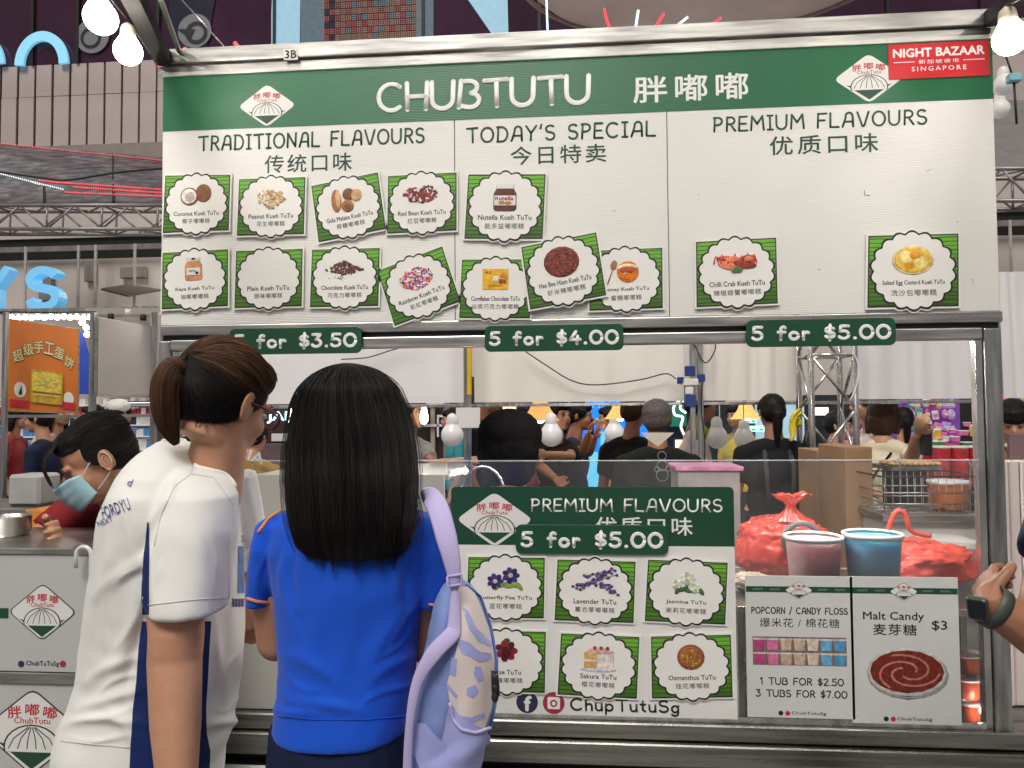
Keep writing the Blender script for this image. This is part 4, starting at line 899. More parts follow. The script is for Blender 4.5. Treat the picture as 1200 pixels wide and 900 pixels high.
for i in range(4): MB().tube([(xa_+.01, .71+.08*i, zl), (xb_-.03, .71+.08*i, zl)], .0018, 5).build('wire', WIRE, wb)
for u in (1055, 1137): b = P(u, 575, .7); MB().tube([b, P(u, 545, .7), P(u-3, 538, .7), P(u-7, 541, .7)], .004, 6).build('hook', ALU, wb)
MB().box((xa_, .69, zl-.035), (xb_, 1.0, zl-.006), .003).build('tray', STEEL, wb); MB().box((xa_+.02, .72, 0), (xb_-.02, .98, zl-.037)).build('stand', COUNTER, wb)
gn = thing('gold_cake_tray', P(1065, 543, 1.0), 'shallow tray of golden waffle pieces above the wire baskets', 'tray'); a, b = P(1045, 548, 1.02), P(1104, 541, 1.02)
MB().box((a.x, 1.02, P(1070, 552, 1.02).z), (b.x, 1.25, P(1070, 547, 1.02).z)).build('tray', ALU, gn); MB().box((a.x+.03, 1.1, .5), (b.x-.03, 1.2, P(1070, 552, 1.02).z-.001)).build('stand', DARKM, gn)
for i in range(9):
    for j in range(2): xx = a.x+.012+(b.x-a.x-.02)*i/8; MB().ell((xx, 1.05+.09*j, P(1070, 544, 1.02).z), (.014, .03, .011), None, 10, 6).build('waffle', mat('waffle', (.62, .38, .12), .6, var=.3, scale=60), gn)
sy = thing('syrup_tub', P(1112, 580, .8), 'white rimmed tub of orange syrup in the wire basket', 'tub'); c = P(1112, 575, .82); zt4, zb4 = P(1112, 563, .82).z, zl+.002; r = 24*px(.82, 1112)
MB().lathe([(r*.78, zb4), (r*.82, zb4+.005), (r*.94, zt4-.012)], (c.x, .82, 0), 28).build('syrup', mat('orange_syrup', (.52, .12, .012), .15, var=.15), sy)
MB().lathe([(r*.95, zt4-.014), (r*1.0, zt4-.010), (r*1.02, zt4), (r*.92, zt4+.001), (.001, zt4-.001)], (c.x, .82, 0), 28).build('lid', PAPER, sy)
# ------------------------------------------------------------ ground and mall
FL = mat('paving', (.20, .19, .18), .45, var=.25, scale=2, bump=.2)
g = MB().add([(-60, -30, 0), (60, -30, 0), (60, 60, 0), (-60, 60, 0)], [(0, 1, 2, 3)]).build('ground', FL); tag(g, kind='structure')
YF = 12.
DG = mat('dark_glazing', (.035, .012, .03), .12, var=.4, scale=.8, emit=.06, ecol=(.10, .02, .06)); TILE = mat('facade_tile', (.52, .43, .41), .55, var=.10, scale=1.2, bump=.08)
CONC = mat('facade_soffit', (.30, .255, .235), .6, var=.08); INT = mat('mall_interior', (.58, .52, .48), .6, var=.08, scale=.6)
fa = thing('mall_facade', (0, YF, 0), 'mall facade with dark purple glazing over a band of pale tiles', 'building')
xl, xr = -16., 16.
zt7, zt11, zt17 = P(100, 74, YF).z, P(100, 111, YF).z, P(100, 170, YF).z
MB().box((xl, YF+.06, zt17), (xr, YF+.3, zt7)).build('tile_backing', DARKM, fa)
MB().box((xl, YF-.05, P(0, 192, YF).z), (xr, YF+.3, zt17-.01)).build('soffit_band', CONC, fa)
def dup(o, loc=None, parent=None):
    c = o.copy(); COL.objects.link(c)
    if parent: c.parent = parent
    if loc is not None: c.location = loc
    return c
tw = 20.3*px(YF, 100); first = {}
for (u0, u1) in ((-40, 212), (1156, 1260)):
    n = int((u1-u0)/20.3)
    for i in range(n):
        for r_, (za, zb) in enumerate(((zt11+.006, zt7), (zt17+.004, zt11-.006))):
            xx = P(u0+i*20.3, 120, YF).x
            if r_ not in first:
                first[r_] = MB().box((xx+.022, YF, za), (xx+tw-.022, YF+.055, zb)).build('tile', TILE, fa); x00 = xx if r_ == 0 else x01
                x01 = xx
            else: dup(first[r_], (xx-x01, rnd.uniform(-.006, .006), 0))
MB().box((P(212, 100, YF).x, YF, zt17), (P(1156, 100, YF).x, YF+.055, zt7)).build('plain_panel', TILE, fa)
MB().box((xl, YF+.02, zt7+.01), (xr, YF+.2, 13)).build('glazing', DG, fa)
for u in (39, 92, 186, 322, 496, 632, 800, 1040, 1150): xx = P(u, 30, YF).x; MB().box((xx-.03, YF-.04, zt7), (xx+.03, YF+.018, 12.9)).build('mullion', DARKM, fa)
# large graphics on the glazing
gr = thing('window_graphic', (P(400, 30, YF).x, YF-.02, zt7), 'pale shapes, woven tile pattern and mirrored shop lettering on the upper glazing', 'window graphic')
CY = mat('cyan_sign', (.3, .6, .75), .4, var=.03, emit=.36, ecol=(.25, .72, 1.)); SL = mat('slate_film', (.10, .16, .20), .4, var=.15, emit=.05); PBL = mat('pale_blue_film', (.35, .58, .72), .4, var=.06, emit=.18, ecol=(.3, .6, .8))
def poly(pts, Y, m, name, par, d=.01): return MB().prism([q(u, v, Y) for u, v in pts][::-1], Y, Y+d).build(name, m, par)
poly([(320, -30), (352, -30), (351, 62), (318, 60), (318, 14)], YF-.01, PBL, 'pale_film', gr)
poly([(528, -30), (594, -30), (596, 48), (582, 48)], YF-.01, PBL, 'pale_film', gr)
poly([(488, -30), (508, -30), (508, 52), (487, 53)], YF-.01, SL, 'slate_film', gr)
poly([(352, -30), (380, -30), (380, 58), (352, 60)], YF-.011, SL, 'slate_film', gr)
poly([(196, -20), (255, -20), (240, 70), (205, 70)], YF-.012, mat('navy_film', (.01, .014, .03), .3), 'navy_film', gr)
BAS = [mat('basket_red', (.35, .07, .08), .6), mat('basket_tan', (.30, .17, .12), .6), mat('basket_teal', (.12, .22, .24), .6), mat('basket_black', (.02, .02, .03), .6)]
mb = MB(); kf = px(YF, 430)
a, b = q(380, 55, YF); 
for i in range(17):
    for j in range(10):
        cx_, cz_ = P(383+i*6.4, 50-j*7.5, YF).x, P(430, 50-j*7.5, YF).z; mb.mi = rnd.choice((0, 1, 1, 1, 2)) if i > 1 else 3
        if mb.mi == 3 and rnd.random() < .5: mb.mi = 0
        for s_ in (-1, 0, 1):
            if (i+j) % 2: mb.box((cx_-2.9*kf, YF-.014, cz_+(s_*2.4-.8)*kf), (cx_+2.9*kf, YF-.004, cz_+(s_*2.4+.8)*kf))
            else: mb.box((cx_+(s_*2.2-.7)*kf, YF-.014, cz_-3.4*kf), (cx_+(s_*2.2+.7)*kf, YF-.004, cz_+3.4*kf))
o = mb.build('woven_pattern', BAS, gr); o['kind'] = 'stuff'
def circ(u, v, r, Y, m, name, par, inner=None):
    c = P(u, v, Y); k = px(Y, u)
    if inner is None: return MB().prism([(c.x+r*k*math.cos(R(t)), c.z+r*k*math.sin(R(t))) for t in range(0, 360, 12)], Y, Y+.01).build(name, m, par)
    mb = MB(); vs = []
    for t in range(0, 360, 10): vs += [(c.x+r*k*math.cos(R(t)), Y, c.z+r*k*math.sin(R(t))), (c.x+inner*k*math.cos(R(t)), Y, c.z+inner*k*math.sin(R(t)))]
    n = 36; return mb.add(vs, [(2*i, 2*((i+1) % n), 2*((i+1) % n)+1, 2*i+1) for i in range(n)]).build(name, m, par)
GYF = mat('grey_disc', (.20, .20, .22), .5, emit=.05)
circ(228, 36, 20, YF-.03, GYF, 'grey_disc', gr); circ(230, 38, 13, YF-.045, BLK, 'ring', gr, 9); poly([(208, 34), (228, 34), (222, 47), (216, 40)], YF-.05, BLK, 'beak', gr)
circ(108, 42, 20, YF-.03, GYF, 'grey_disc', gr); circ(106, 44, 12, YF-.045, BLK, 'ring', gr, 9)
tl = mat('blue_letters', (.2, .4, .6), .4, var=0, emit=.6, ecol=(.2, .45, .85))
for s_, u in (('P', 243), ('I', 259), ('Y', 269), ('N', 297), ('A', 317), ('E', 335), ('J', 351)): text_px(s_, u, 42-(u-243)*.02, 4 if s_ == 'I' else 12, 14, YF-.06, tl, gr, .02, mirror=True)
# glowing SO letters
so = thing('illuminated_letters', (P(40, 72, YF-.4).x, YF-.4, zt7), 'big glowing pale blue letters S O along the tile band top', 'illuminated letters')
def stroke3(pts, r, m, par, name='letter', d=.12):
    p_ = [V(p) for p in pts]; mb = MB(); vs = []; n = len(p_)
    for i, p in enumerate(p_):
        t = (p_[min(n-1, i+1)]-p_[max(0, i-1)]).normalized(); n_ = V((-t.z, 0, t.x))*r
        vs += [p+n_, p-n_, p-n_+V((0, d, 0)), p+n_+V((0, d, 0))]
    fs = []
    for i in range(n-1):
        for k in range(4): fs.append((4*i+k, 4*i+(k+1) % 4, 4*i+4+(k+1) % 4, 4*i+4+k))
    fs += [(3, 2, 1, 0), (4*n-4, 4*n-3, 4*n-2, 4*n-1)]
    mb.add(vs, fs, False); return mb.build(name, m, par)
kY = px(YF-.4, 40)
c = P(48, 75, YF-.1); stroke3([c+V((27*kY*math.cos(R(a)), 0, 33*kY*math.sin(R(a)))) for a in range(0, 181, 10)], 5.6*kY, CY, so, d=.06)
c = P(-22, 75, YF-.1); stroke3([c+V((22*kY*math.cos(R(a)), 0, 28*kY*math.sin(R(a)))) for a in range(0, 181, 10)], 5.6*kY, CY, so, d=.06)
# canopy above the board, LED stripes hanging in the hall
um = thing('parasol_canopy', P(850, 10, 3.5), 'pale fabric edge of a big round canopy above the board', 'canopy')
cc_ = P(835, -52, 4.2); mb = MB(); n = 40; Ro = 1.75
tip = cc_+V((0, 0, .35)); vs = []
for rr_, dz in ((1.0, -.02), (1.0, .08), (.6, .42), (.15, .68)):
    for i in range(n):
        a = 2*PI*i/n; f = 1-.035*abs(math.sin(a*4)); vs.append(cc_+V((Ro*rr_*f*math.cos(a), Ro*rr_*f*math.sin(a)*.8, dz)))
mb.loft([vs[i*n:(i+1)*n] for i in range(4)]); mb.build('fabric', mat('canopy_fabric', (.50, .40, .38), .7, var=.12, scale=2, bump=.2, bscale=5), um)
MB().tube([cc_+V((Ro*math.cos(2*PI*i/40), Ro*.8*math.sin(2*PI*i/40), -.03)) for i in range(41)], .02, 6).build('hem', mat('canopy_hem', (.2, .15, .13), .6), um)
for i in range(8): a = 2*PI*(i+.3)/8; MB().tube([cc_+V((0, 0, .6)), cc_+V((Ro*math.cos(a), Ro*.8*math.sin(a), -.02))], .02, 6).build('rib', DARKM, um)
REDL = mat('red_led', (.7, .03, .05), .4, var=0, emit=.9, ecol=(1, .08, .12)); WHL = mat('white_led', (.8, .85, .95), .4, var=0, emit=.9, ecol=(.7, .85, 1)); PNK = mat('pink_strip', (.5, .12, .13), .35, var=.25)
def led(pts, Y, m, lab, r=.012, cat='light strip'): return tag(MB().tube(spl([P(u, v, Y) for u, v in pts]), r, 6).build('led_strip', m), lab, cat, 'LED strips hung over the hall')
led([(708, 10), (712, 26), (720, 40)], 4, REDL, 'short curved red LED strip left of the canopy hem'); led([(748, 12), (744, 38)], 4, WHL, 'white LED strip between two red ones'); led([(778, 16), (764, 38)], 4, REDL, 'slanting red LED strip under the canopy hem')
led([(806, 20), (786, 36)], 4, WHL, 'slanting white LED strip under the canopy hem'); led([(845, 21), (828, 33)], 4, REDL, 'rightmost red LED strip under the canopy hem'); led([(640, -10), (642, 44)], 4.5, WHL, 'tall thin vertical white LED strip left of the canopy', .01)
led([(216, 57), (228, 63)], .8, REDL, 'short red LED strip lying on the top beam near its left end', .009); led([(275, 50), (283, 60)], .8, REDL, 'short red LED strip right of the slanted stay wire', .009); led([(186, 78), (191, 86)], .5, REDL, 'tiny red LED strip by the upper left corner', .006)
tag(MB().tube([P(206, -8, .9), P(268, 60, .9)], .004, 5).build('stay_wire', ALU), 'thin bright stay wire slanting down to the top beam', 'wire')
dlp = thing('ceiling_downlight', P(684, 22, 6), 'round lit downlight seen left of the canopy', 'ceiling light'); c = P(684, 22, 6); MB().lathe([(.001, 0), (.055, 0), (.06, .01), (.05, .02), (.001, .02)], c, 20).build('lens', mat('downlight', (1, 1, 1), .4, var=0, emit=4), dlp)
MB().tube([c+V((0, 0, .02)), c+V((0, 0, 1.2))], .006, 5).build('stem', DARKM, dlp)
dk = MB().box((P(640, 0, 8).x, 8, 3.4), (P(1165, 0, 8).x, 8.1, 9)); 

# metal awning with rope lights and the hall truss, left and right of the board
AWN = steel('awning_metal', (.42, .40, .40), .38, (1, 1, 3))
def slab(pts, m, name, par, th=.03):
    a = [V(p) for p in pts]; n_ = (a[1]-a[0]).cross(a[3]-a[0]).normalized()*th; return MB().add([*a, *[p+n_ for p in a]], [(3, 2, 1, 0), (4, 5, 6, 7), (0, 1, 5, 4), (1, 2, 6, 5), (2, 3, 7, 6), (3, 0, 4, 7)]).build(name, m, par)
for (u0, u1, lab) in ((-60, 240, 'shiny metal awning trimmed with red rope light at the left'), (1120, 1290, 'plain grey metal awning beyond the right post')):
    aw = thing('metal_awning', P((u0+u1)/2, 238, 7), lab, 'awning')
    if u0 < 0:
        slab([P(u0, 240, 6.5), P(u1, 240, 6.5), P(u1, 191, 8.2), P(u0, 165, 8.2)], AWN, 'sheet', aw)
        for i in range(4): f = .1+.27*i; slab([P(u0+(u1-u0)*f, 239, 6.45), P(u0+(u1-u0)*f+3, 239, 6.45), P(u0+(u1-u0)*f+3, 195, 8.1), P(u0+(u1-u0)*f, 180, 8.1)], DARKM, 'seam', aw, .02)
        nb_ = 78
        for (ua, va, ub, vb, Y, mt, nm, nn) in ((-10, 167, 195, 188, 8.0, REDL, 'red', 62), (60, 213, 195, 222, 6.4, REDL, 'red', 50), (85, 219, 195, 226, 6.4, REDL, 'red', 42), (75, 225, 195, 230, 6.4, REDL, 'red', 44), (-10, 201, 75, 222, 6.4, WHL, 'white', 34), (45, 211, 85, 215, 6.4, REDL, 'red', 16)):
            mb = MB(); mb.tube([P(ua, va+1.5, Y), P(ub, vb+1.5, Y)], .008, 5); mb.build('rope', PNK if nm == 'red' else ALU, aw)
            mb = MB(); 
            for i in range(nn): t = (i+.5)/nn; mb.ell(P(ua+(ub-ua)*t, va+(vb-va)*t, Y-.02), .0085, None, 6, 4)
            o = mb.build('led_bead', mt, aw); o['kind'] = 'stuff'
    else: slab([P(u0, 200, 6.5), P(u1, 200, 6.5), P(u1, 120, 8.2), P(u0, 120, 8.2)], mat('grey_sheet', (.22, .20, .19), .6, var=.1), 'sheet', aw)
HT = mat('grey_truss', (.30, .26, .26), .4, .5, var=.2)
a, b = P(-60, 258, 5.8), P(225, 258, 5.8); truss(a, b, .27, 9, HT, 'grey lighting truss running across the hall at the left', .022)
a, b = P(1130, 222, 5.8), P(1300, 222, 5.8); truss(a, b, .33, 5, HT, 'grey lighting truss visible beyond the right post', .022)
tag(MB().tube(spl([P(-10, 200, 5.7), P(60, 210, 5.7), P(80, 211, 5.7), P(140, 202, 5.7), P(195, 197, 5.7)]), .012, 6).build('hanging_cable', WIREB), 'black cable slung in front of the awning', 'cable')
# mezzanine opening below the truss
me_ = thing('mezzanine', (P(100, 340, 10).x, 10, 0), 'dim mall interior wall and ceiling seen between truss and stalls', 'interior wall')
MB().box((xl, 10, P(0, 306, 10).z), (xr, 10.1, P(0, 282, 10).z+.6)).build('dark_fascia', DARKM, me_)
MB().box((xl, 10.0, P(0, 372, 10).z-3.2), (xr, 10.1, P(0, 306, 10).z)).build('pale_wall', INT, me_)
MB().box((xl, 9.95, P(0, 281, 9.95).z), (xr, 9.99, P(0, 236, 9.95).z)).build('pale_band', INT, me_)
MB().box((xl, 9.8, P(0, 296, 9.8).z), (xr, 9.85, P(0, 290, 9.8).z)).build('light_rail', HT, me_)
for u in (30, 92, 112, 158, 1185): xx = P(u, 320, 9.7).x; MB().box((xx-.018, 9.68, P(0, 372, 9.7).z), (xx+.018, 9.71, P(0, 290, 9.7).z)).build('hanger', mat('pale_hanger', (.5, .47, .44), .4), me_)
for (u0, u1, v0, v1) in ((98, 110, 308, 330), (140, 170, 312, 326), (45, 60, 318, 352)): a, b = P(u0, v1, 9.9), P(u1, v0, 9.9); MB().box((a.x, 9.9, a.z), (b.x, 9.99, b.z), .01).build('duct_panel', mat('duct_grey', (.26, .23, .21), .5), me_)
slab([P(118, 338, 9.2), P(148, 333, 9.7), P(190, 339, 9.7), P(150, 346, 9.2)], mat('ceiling_panel', (.16, .13, .115), .6), 'ceiling_panel', me_)
# YS letters
ys = thing('illuminated_letters', (P(30, 361, 5.2).x, 5.2, P(30, 361, 5.2).z), 'sky blue channel letters Y S standing on a beam at the left', 'illuminated letters'); kY = px(5.2, 40)
CY2 = mat('sky_letters', (.2, .5, .8), .4, var=.04, emit=.26, ecol=(.15, .60, 1.))
c = P(49, 337, 5.2)
stroke3([c+V((15*kY*math.cos(R(a)), 0, 10*kY*math.sin(R(a))+9.5*kY)) for a in range(20, 271, 14)] + [c+V((15.5*kY*math.cos(R(a)), 0, 10.5*kY*math.sin(R(a))-11*kY)) for a in range(84, -170, -14)], 4.6*kY, CY2, ys, d=.14)
c = P(-8, 337, 5.2); stroke3([c+V((16*kY, 0, 22*kY)), c+V((0, 0, 0)), c+V((0, 0, -22*kY))], 4.2*kY, CY2, ys, d=.14)
nbm = thing('letter_beam', P(90, 362, 5.2), 'pale beam under the blue letters with small spotlights', 'beam'); a, b = P(-60, 367, 5.15), P(190, 361, 5.15)
MB().box((a.x, 5.12, P(90, 366, 5.15).z), (b.x, 5.3, P(90, 361, 5.15).z)).build('beam', ALU, nbm)
ROOF = mat('stall_roof_inside', (.30, .27, .24), .6, var=.15)
slab([P(100, 372, 4.6), P(190, 372, 4.6), P(190, 364, 5.1), P(100, 364, 5.1)], ROOF, 'soffit', nbm)
for i, (u, v) in enumerate(((130, 371), (168, 372), (150, 366))): c = P(u, v, 4.5); MB().lathe([(.001, -.03), (.028, -.03), (.03, .02), (.02, .03)], c, 12).build('spotlight', BLK if i < 2 else PAPER, nbm)
# row of small lit bulbs above the orange poster
for i in range(13):
    c = P(14+i*7.6, 371+1.0*(i % 2)+abs(i-7)*.15, 3.6); bulb(c, 0, (.15*((i % 3)-1), .1, 1), 'small lit bulb, %s in the dense row above the orange poster' % ('first second third fourth fifth sixth seventh eighth ninth tenth eleventh twelfth last'.split()[i]), .021, 0, 'bulbs above the orange poster', True)
for i, (u, v) in enumerate(((101, 384), (102, 392), (96, 378))): bulb(P(u, v, 3.5), 0, (0, 0, 1), ('lit bulb just right of the orange poster top', 'lowest lit bulb right of the orange poster', 'small lit bulb over the poster corner')[i], .022, 0, 'bulbs above the orange poster')
tag(MB().tube([P(-20, 366, 3.6), P(60, 367, 3.6), P(112, 366, 3.6)], .012, 6).build('bulb_rail', WIREB), 'dark rail carrying the row of bulbs above the orange poster', 'rail')
# right side row of unlit/lit bulbs
for i, (u, v, l_) in enumerate(((1181, 355, 0), (1192, 355, 0), (1193, 374, 1), (1178, 376, 1))): bulb(P(u, v, 3.4), 0, (0, 0, 1), ('small bulb at the right edge under the awning, upper left of four', 'small bulb at the right edge under the awning, upper right of four', 'small lit bulb at the right edge, lower right of four', 'small lit bulb at the right edge, lower left of four')[i], .022, 0, 'bulbs at the right edge', bool(l_))

# ------------------------------------------------------------ left neighbour: orange poster, white board, posts
def quadboard(name, lab, cat, c4, m, fm, th=.02, fr_=.018):
    """four corners tl,tr,br,bl in space; frame bars round a panel"""
    c4 = [V(p) for p in c4]; t = thing(name, (c4[2]+c4[3])/2, lab, cat); slab([c4[3], c4[2], c4[1], c4[0]], m, 'panel', t, th)
    if fm:
        for i in range(4): a, b = c4[i], c4[(i+1) % 4]; d = (b-a).normalized(); beam(a-d*fr_*.5, b+d*fr_*.5, fr_, fm, 'frame_bar', t)
    return t, c4
ORG = mat('orange_poster', (.62, .17, .02), .3, var=.12, scale=2)
PO, c4 = quadboard('orange_poster', 'glossy orange poster for handmade egg cakes on the left neighbour stall', 'poster', [P(11, 374, 3.0), P(92, 386, 3.25), P(91, 484, 3.25), P(9, 481, 3.0)], ORG, STEEL, .012, .014)
ux = (c4[1]-c4[0]); uz = (c4[0]-c4[3]); nn_ = ux.cross(uz).normalized(); nn_ = nn_ if nn_.y < 0 else -nn_
def onboard(mb, lift=.006):
    """x,z in 0..1 of the board, laid on its surface"""
    mb.v = [tuple(c4[3] + ux*x_ + uz*z_ + nn_*(lift - y_)) for x_, y_, z_ in mb.v]; return mb
mb = MB()
for i, ch in enumerate('超级手工蛋饼'): a = (i-2.5)/2.5; text(mb, ch, .5+.37*a, .74-.13*a*a, .15, .135, 0, .05, rot=-.35*a)
onboard(mb, .017).build('lettering_outline', BLK, PO)
mb = MB()
for i, ch in enumerate('超级手工蛋饼'): a = (i-2.5)/2.5; text(mb, ch, .5+.37*a, .742-.13*a*a, .145, .13, 0, .02, rot=-.35*a)
onboard(mb, .019).build('lettering', mat('cream_print', (.75, .62, .30), .5), PO)
mb = MB(); mb.mi = 0; mb.prism(rrect(.32, .12, .78, .48, .03), -.012, 0); mb.mi = 1; mb.prism(rrect(.34, .2, .76, .46, .03), -.016, -.012); mb.mi = 2; mb.prism(rrect(.35, .225, .76, .245, .008), -.018, -.016)
for i in range(16): mb.mi = 3; mb.ell((rnd.uniform(.38, .72), -.017, rnd.uniform(.27, .44)), (.03, .002, .012), None, 8, 4)
mb.mi = 4; mb.prism([(.17+.085*math.cos(R(t)), .24+.085*math.sin(R(t))) for t in range(0, 360, 15)], -.002, 0); mb.prism([(.87+.075*math.cos(R(t)), .2+.075*math.sin(R(t))) for t in range(0, 360, 15)], -.002, 0)
mb.mi = 5; mb.prism([(.03, .05), (.3, .05), (.3, .13), (.03, .13)], -.006, -.003); mb.prism([(.77, .08), (.97, .08), (.97, .16), (.77, .16)], -.006, -.003); mb.mi = 6; mb.prism([(.15, .19), (.2, .19), (.19, .29), (.17, .24)], -.006, -.003)
onboard(mb, .014).build('picture', [mat('egg_cake', (.50, .33, .03), .5, var=.3, scale=40), mat('egg_cake_top', (.66, .50, .07), .5, var=.3, scale=40), mat('egg_brown', (.25, .09, .02), .5), mat('egg_spot', (.55, .45, .12), .5), PAPER, RED, BLK], PO)
quadboard('white_board', 'blank off white board with metal frame beside the orange poster', 'board', [P(114, 373, 2.5), P(176, 384, 2.9), P(177, 462, 2.9), P(113, 462, 2.5)], mat('off_white_board', (.52, .48, .46), .4, var=.03), STEEL, .02, .022)
nf = thing('neighbour_frame', P(110, 500, 2.6), 'steel posts and rails of the neighbouring stall at the left', 'frame')
for u, Y, w_ in ((108, 2.55, .035), (181, 2.9, .05), (5, 2.9, .03)): xx = P(u, 500, Y).x; MB().box((xx-w_/2, Y-.02, 0), (xx+w_/2, Y+.02, P(u, 366, Y).z), .003).build('post', STEELV, nf)
for (u0, u1, v, Y, h) in ((-40, 190, 487, 3.3, .02), (-40, 112, 462+25, 3.05, .02)): a, b = P(u0, v, Y), P(u1, v, Y); MB().box((a.x, Y, a.z-h), (b.x, Y+.03, a.z+.003)).build('rail', STEEL, nf)
bb_ = thing('blue_banner', P(100, 430, 3.7), 'narrow bright blue banner between the orange poster and the white board', 'banner'); poly([(90, 386), (97, 390), (106, 425), (108, 462), (92, 462)], 3.8, mat('royal_blue_cloth', (.015, .06, .42), .6), 'cloth', bb_, .01)
# shelving with packets at the far left
shf = thing('display_shelves', P(90, 520, 5.6), 'far shelves packed with red and white packets at the left', 'shelves')
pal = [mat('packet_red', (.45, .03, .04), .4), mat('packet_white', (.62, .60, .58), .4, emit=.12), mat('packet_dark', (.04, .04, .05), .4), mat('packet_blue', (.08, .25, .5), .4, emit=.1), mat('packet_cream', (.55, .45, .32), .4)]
for r_, (v, hh, ms) in enumerate(((476, 9, (1, 1, 4)), (487, 9, (0, 0, 1)), (499, 10, (2, 1, 2)), (512, 10, (3, 1, 3)), (527, 12, (1, 3, 2)))):
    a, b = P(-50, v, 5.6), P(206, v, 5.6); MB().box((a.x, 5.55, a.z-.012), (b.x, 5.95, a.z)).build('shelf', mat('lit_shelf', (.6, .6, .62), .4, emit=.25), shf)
    mb = MB(); xx = a.x
    while xx < b.x-.05:
        w_ = rnd.uniform(.025, .06); mb.mi = rnd.choice(ms); mb.box((xx, 5.58, a.z+.002), (xx+w_*.85, 5.8, a.z+hh*px(5.6, 90)*rnd.uniform(.6, .95))); xx += w_
    o = mb.build('packet', pal, shf); o['kind'] = 'stuff'
MB().box((P(-50, 500, 5.96).x, 5.96, 0), (P(206, 500, 5.96).x, 6.0, P(0, 468, 5.96).z)).build('back', mat('shelf_back', (.12, .11, .12), .5), shf)
MB().box((P(-50, 500, 5.6).x, 5.5, 0), (P(206, 500, 5.6).x, 5.95, P(0, 541, 5.6).z)).build('base', mat('shelf_base', (.30, .32, .36), .5), shf)

# ------------------------------------------------------------ shops behind the stall
def shop(name, u0, u1, v0, v1, Y, m, lab, cat='shop front', d=.1):
    t = thing(name, P((u0+u1)/2, 540, Y), lab, cat); a, b = P(u0, v1, Y), P(u1, v0, Y)
    MB().box((a.x, Y, 0), (b.x, Y+d, b.z)).build('back_wall', m, t); return t
tk = shop('japan_shop', 180, 452, 455, 560, 6.5, mat('brown_wood', (.045, .022, .018), .4, var=.4, scale=3, stretch=(1, 1, 8)), 'brown timber shop front with glowing TOKYO and JAPAN lettering')
LT = mat('lit_letters', (.6, .8, .9), .4, var=0, emit=1.3, ecol=(.6, .85, 1))
a, b = P(300, 466, 6.42), P(378, 456, 6.42); MB().box((a.x, 6.44, a.z), (b.x, 6.49, b.z)).build('light_box', mat('letter_backing', (.12, .14, .16), .4), tk)
text_px('TOKYO', 342, 467, 62, 9, 6.40, LT, tk, .03, Y=6.4); text_px('JAPAN', 342, 489, 58, 13, 6.40, LT, tk, .03, Y=6.4)
for u in (318, 350, 396): a, b = P(u, 517, 6.4), P(u+25, 508, 6.4); MB().box((a.x, 6.4, a.z), (b.x, 6.43, b.z)).build('menu_strip', PAPER, tk)
MB().box((P(250, 560, 6.3).x, 6.2, 0), (P(450, 560, 6.3).x, 6.38, P(300, 520, 6.3).z)).build('counter', mat('mauve_counter', (.14, .09, .10), .4, var=.2), tk)
sf = shop('brown_shop', 470, 690, 440, 560, 7.2, mat('dark_brown_wall', (.035, .022, .016), .5, var=.4), 'dark brown shop interior behind the vendors')
for (u, w_, m, n_) in ((507, 5, 'pillar', 0), (541, 9, 'pillar', 1), (523, 7, 'pillar', 1), (612, 3, 'slat', 2), (626, 3, 'slat', 2), (640, 3, 'slat', 2), (598, 3, 'slat', 2), (584, 3, 'slat', 2), (654, 3, 'slat', 2)):
    a = P(u, 500, 7.1); k = px(7.1, u); MB().box((a.x-w_*k/2, 7.1, 0), (a.x+w_*k/2, 7.19, 2.6)).build(m, [mat('cream_pillar', (.40, .33, .25), .5), mat('taupe_pillar', (.25, .20, .16), .5), mat('green_slat', (.05, .05, .03), .5)][n_], sf)
for (u0, u1, v0, v1) in ((496, 536, 497, 500), (512, 530, 486, 489), (512, 514, 489, 512), (480, 520, 470, 474)): a, b = P(u0, v1, 7.05), P(u1, v0, 7.05); MB().box((a.x, 7.05, a.z), (b.x, 7.09, b.z)).build('white_bar', PAPER, sf)
BLUEG = mat('blue_backlit', (.01, .12, .5), .4, var=.35, scale=3, emit=.75, ecol=(.005, .20, .95)); CYG = mat('cyan_backlit', (.1, .4, .6), .4, var=.2, scale=8, emit=.55, ecol=(.12, .55, .9))
bs = shop('blue_lit_stall', 676, 778, 450, 560, 6.0, BLUEG, 'stall glowing bright blue with a pale blue kiosk inside')
a, b = P(702, 532, 5.8), P(718, 497, 5.8); MB().box((a.x, 5.8, 0), (b.x, 5.95, b.z), .01).build('kiosk', mat('kiosk_blue', (.03, .15, .5), .4, emit=.5, ecol=(.03, .3, .9)), bs)
a, b = P(704, 526, 5.78), P(712, 506, 5.78); MB().box((a.x, 5.78, a.z), (b.x, 5.79, b.z)).build('kiosk_screen', CYG, bs); a, b = P(682, 560, 5.7), P(750, 530, 5.7); MB().box((a.x, 5.6, 0), (b.x, 5.75, b.z)).build('counter', CYG, bs)
for i in range(4): text_px(('蓝色小吃', 'FRESH JUICE', 'ICE', '冰')[i] if False else ('- - - - -', '. . . . . .', '- - -', '. . . .')[i], 706, 470+i*7, 40, 2, 5.98, CYG, bs, .02, Y=5.98)
gs = shop('green_sign_shop', 776, 850, 452, 560, 6.6, mat('near_black_wall', (.02, .022, .024), .5, var=.3), 'dark shop with a green glowing sign and white neon outline')
a, b = P(776, 500, 6.5), P(804, 462, 6.5); MB().box((a.x, 6.5, a.z), (b.x, 6.55, b.z)).build('green_sign', mat('green_backlit', (.01, .12, .06), .4, var=.5, scale=8, emit=.12, ecol=(.03, .6, .3)), gs)
NEON = mat('neon_white', (.8, .8, .8), .4, var=0, emit=.9, ecol=(1, .97, .97))
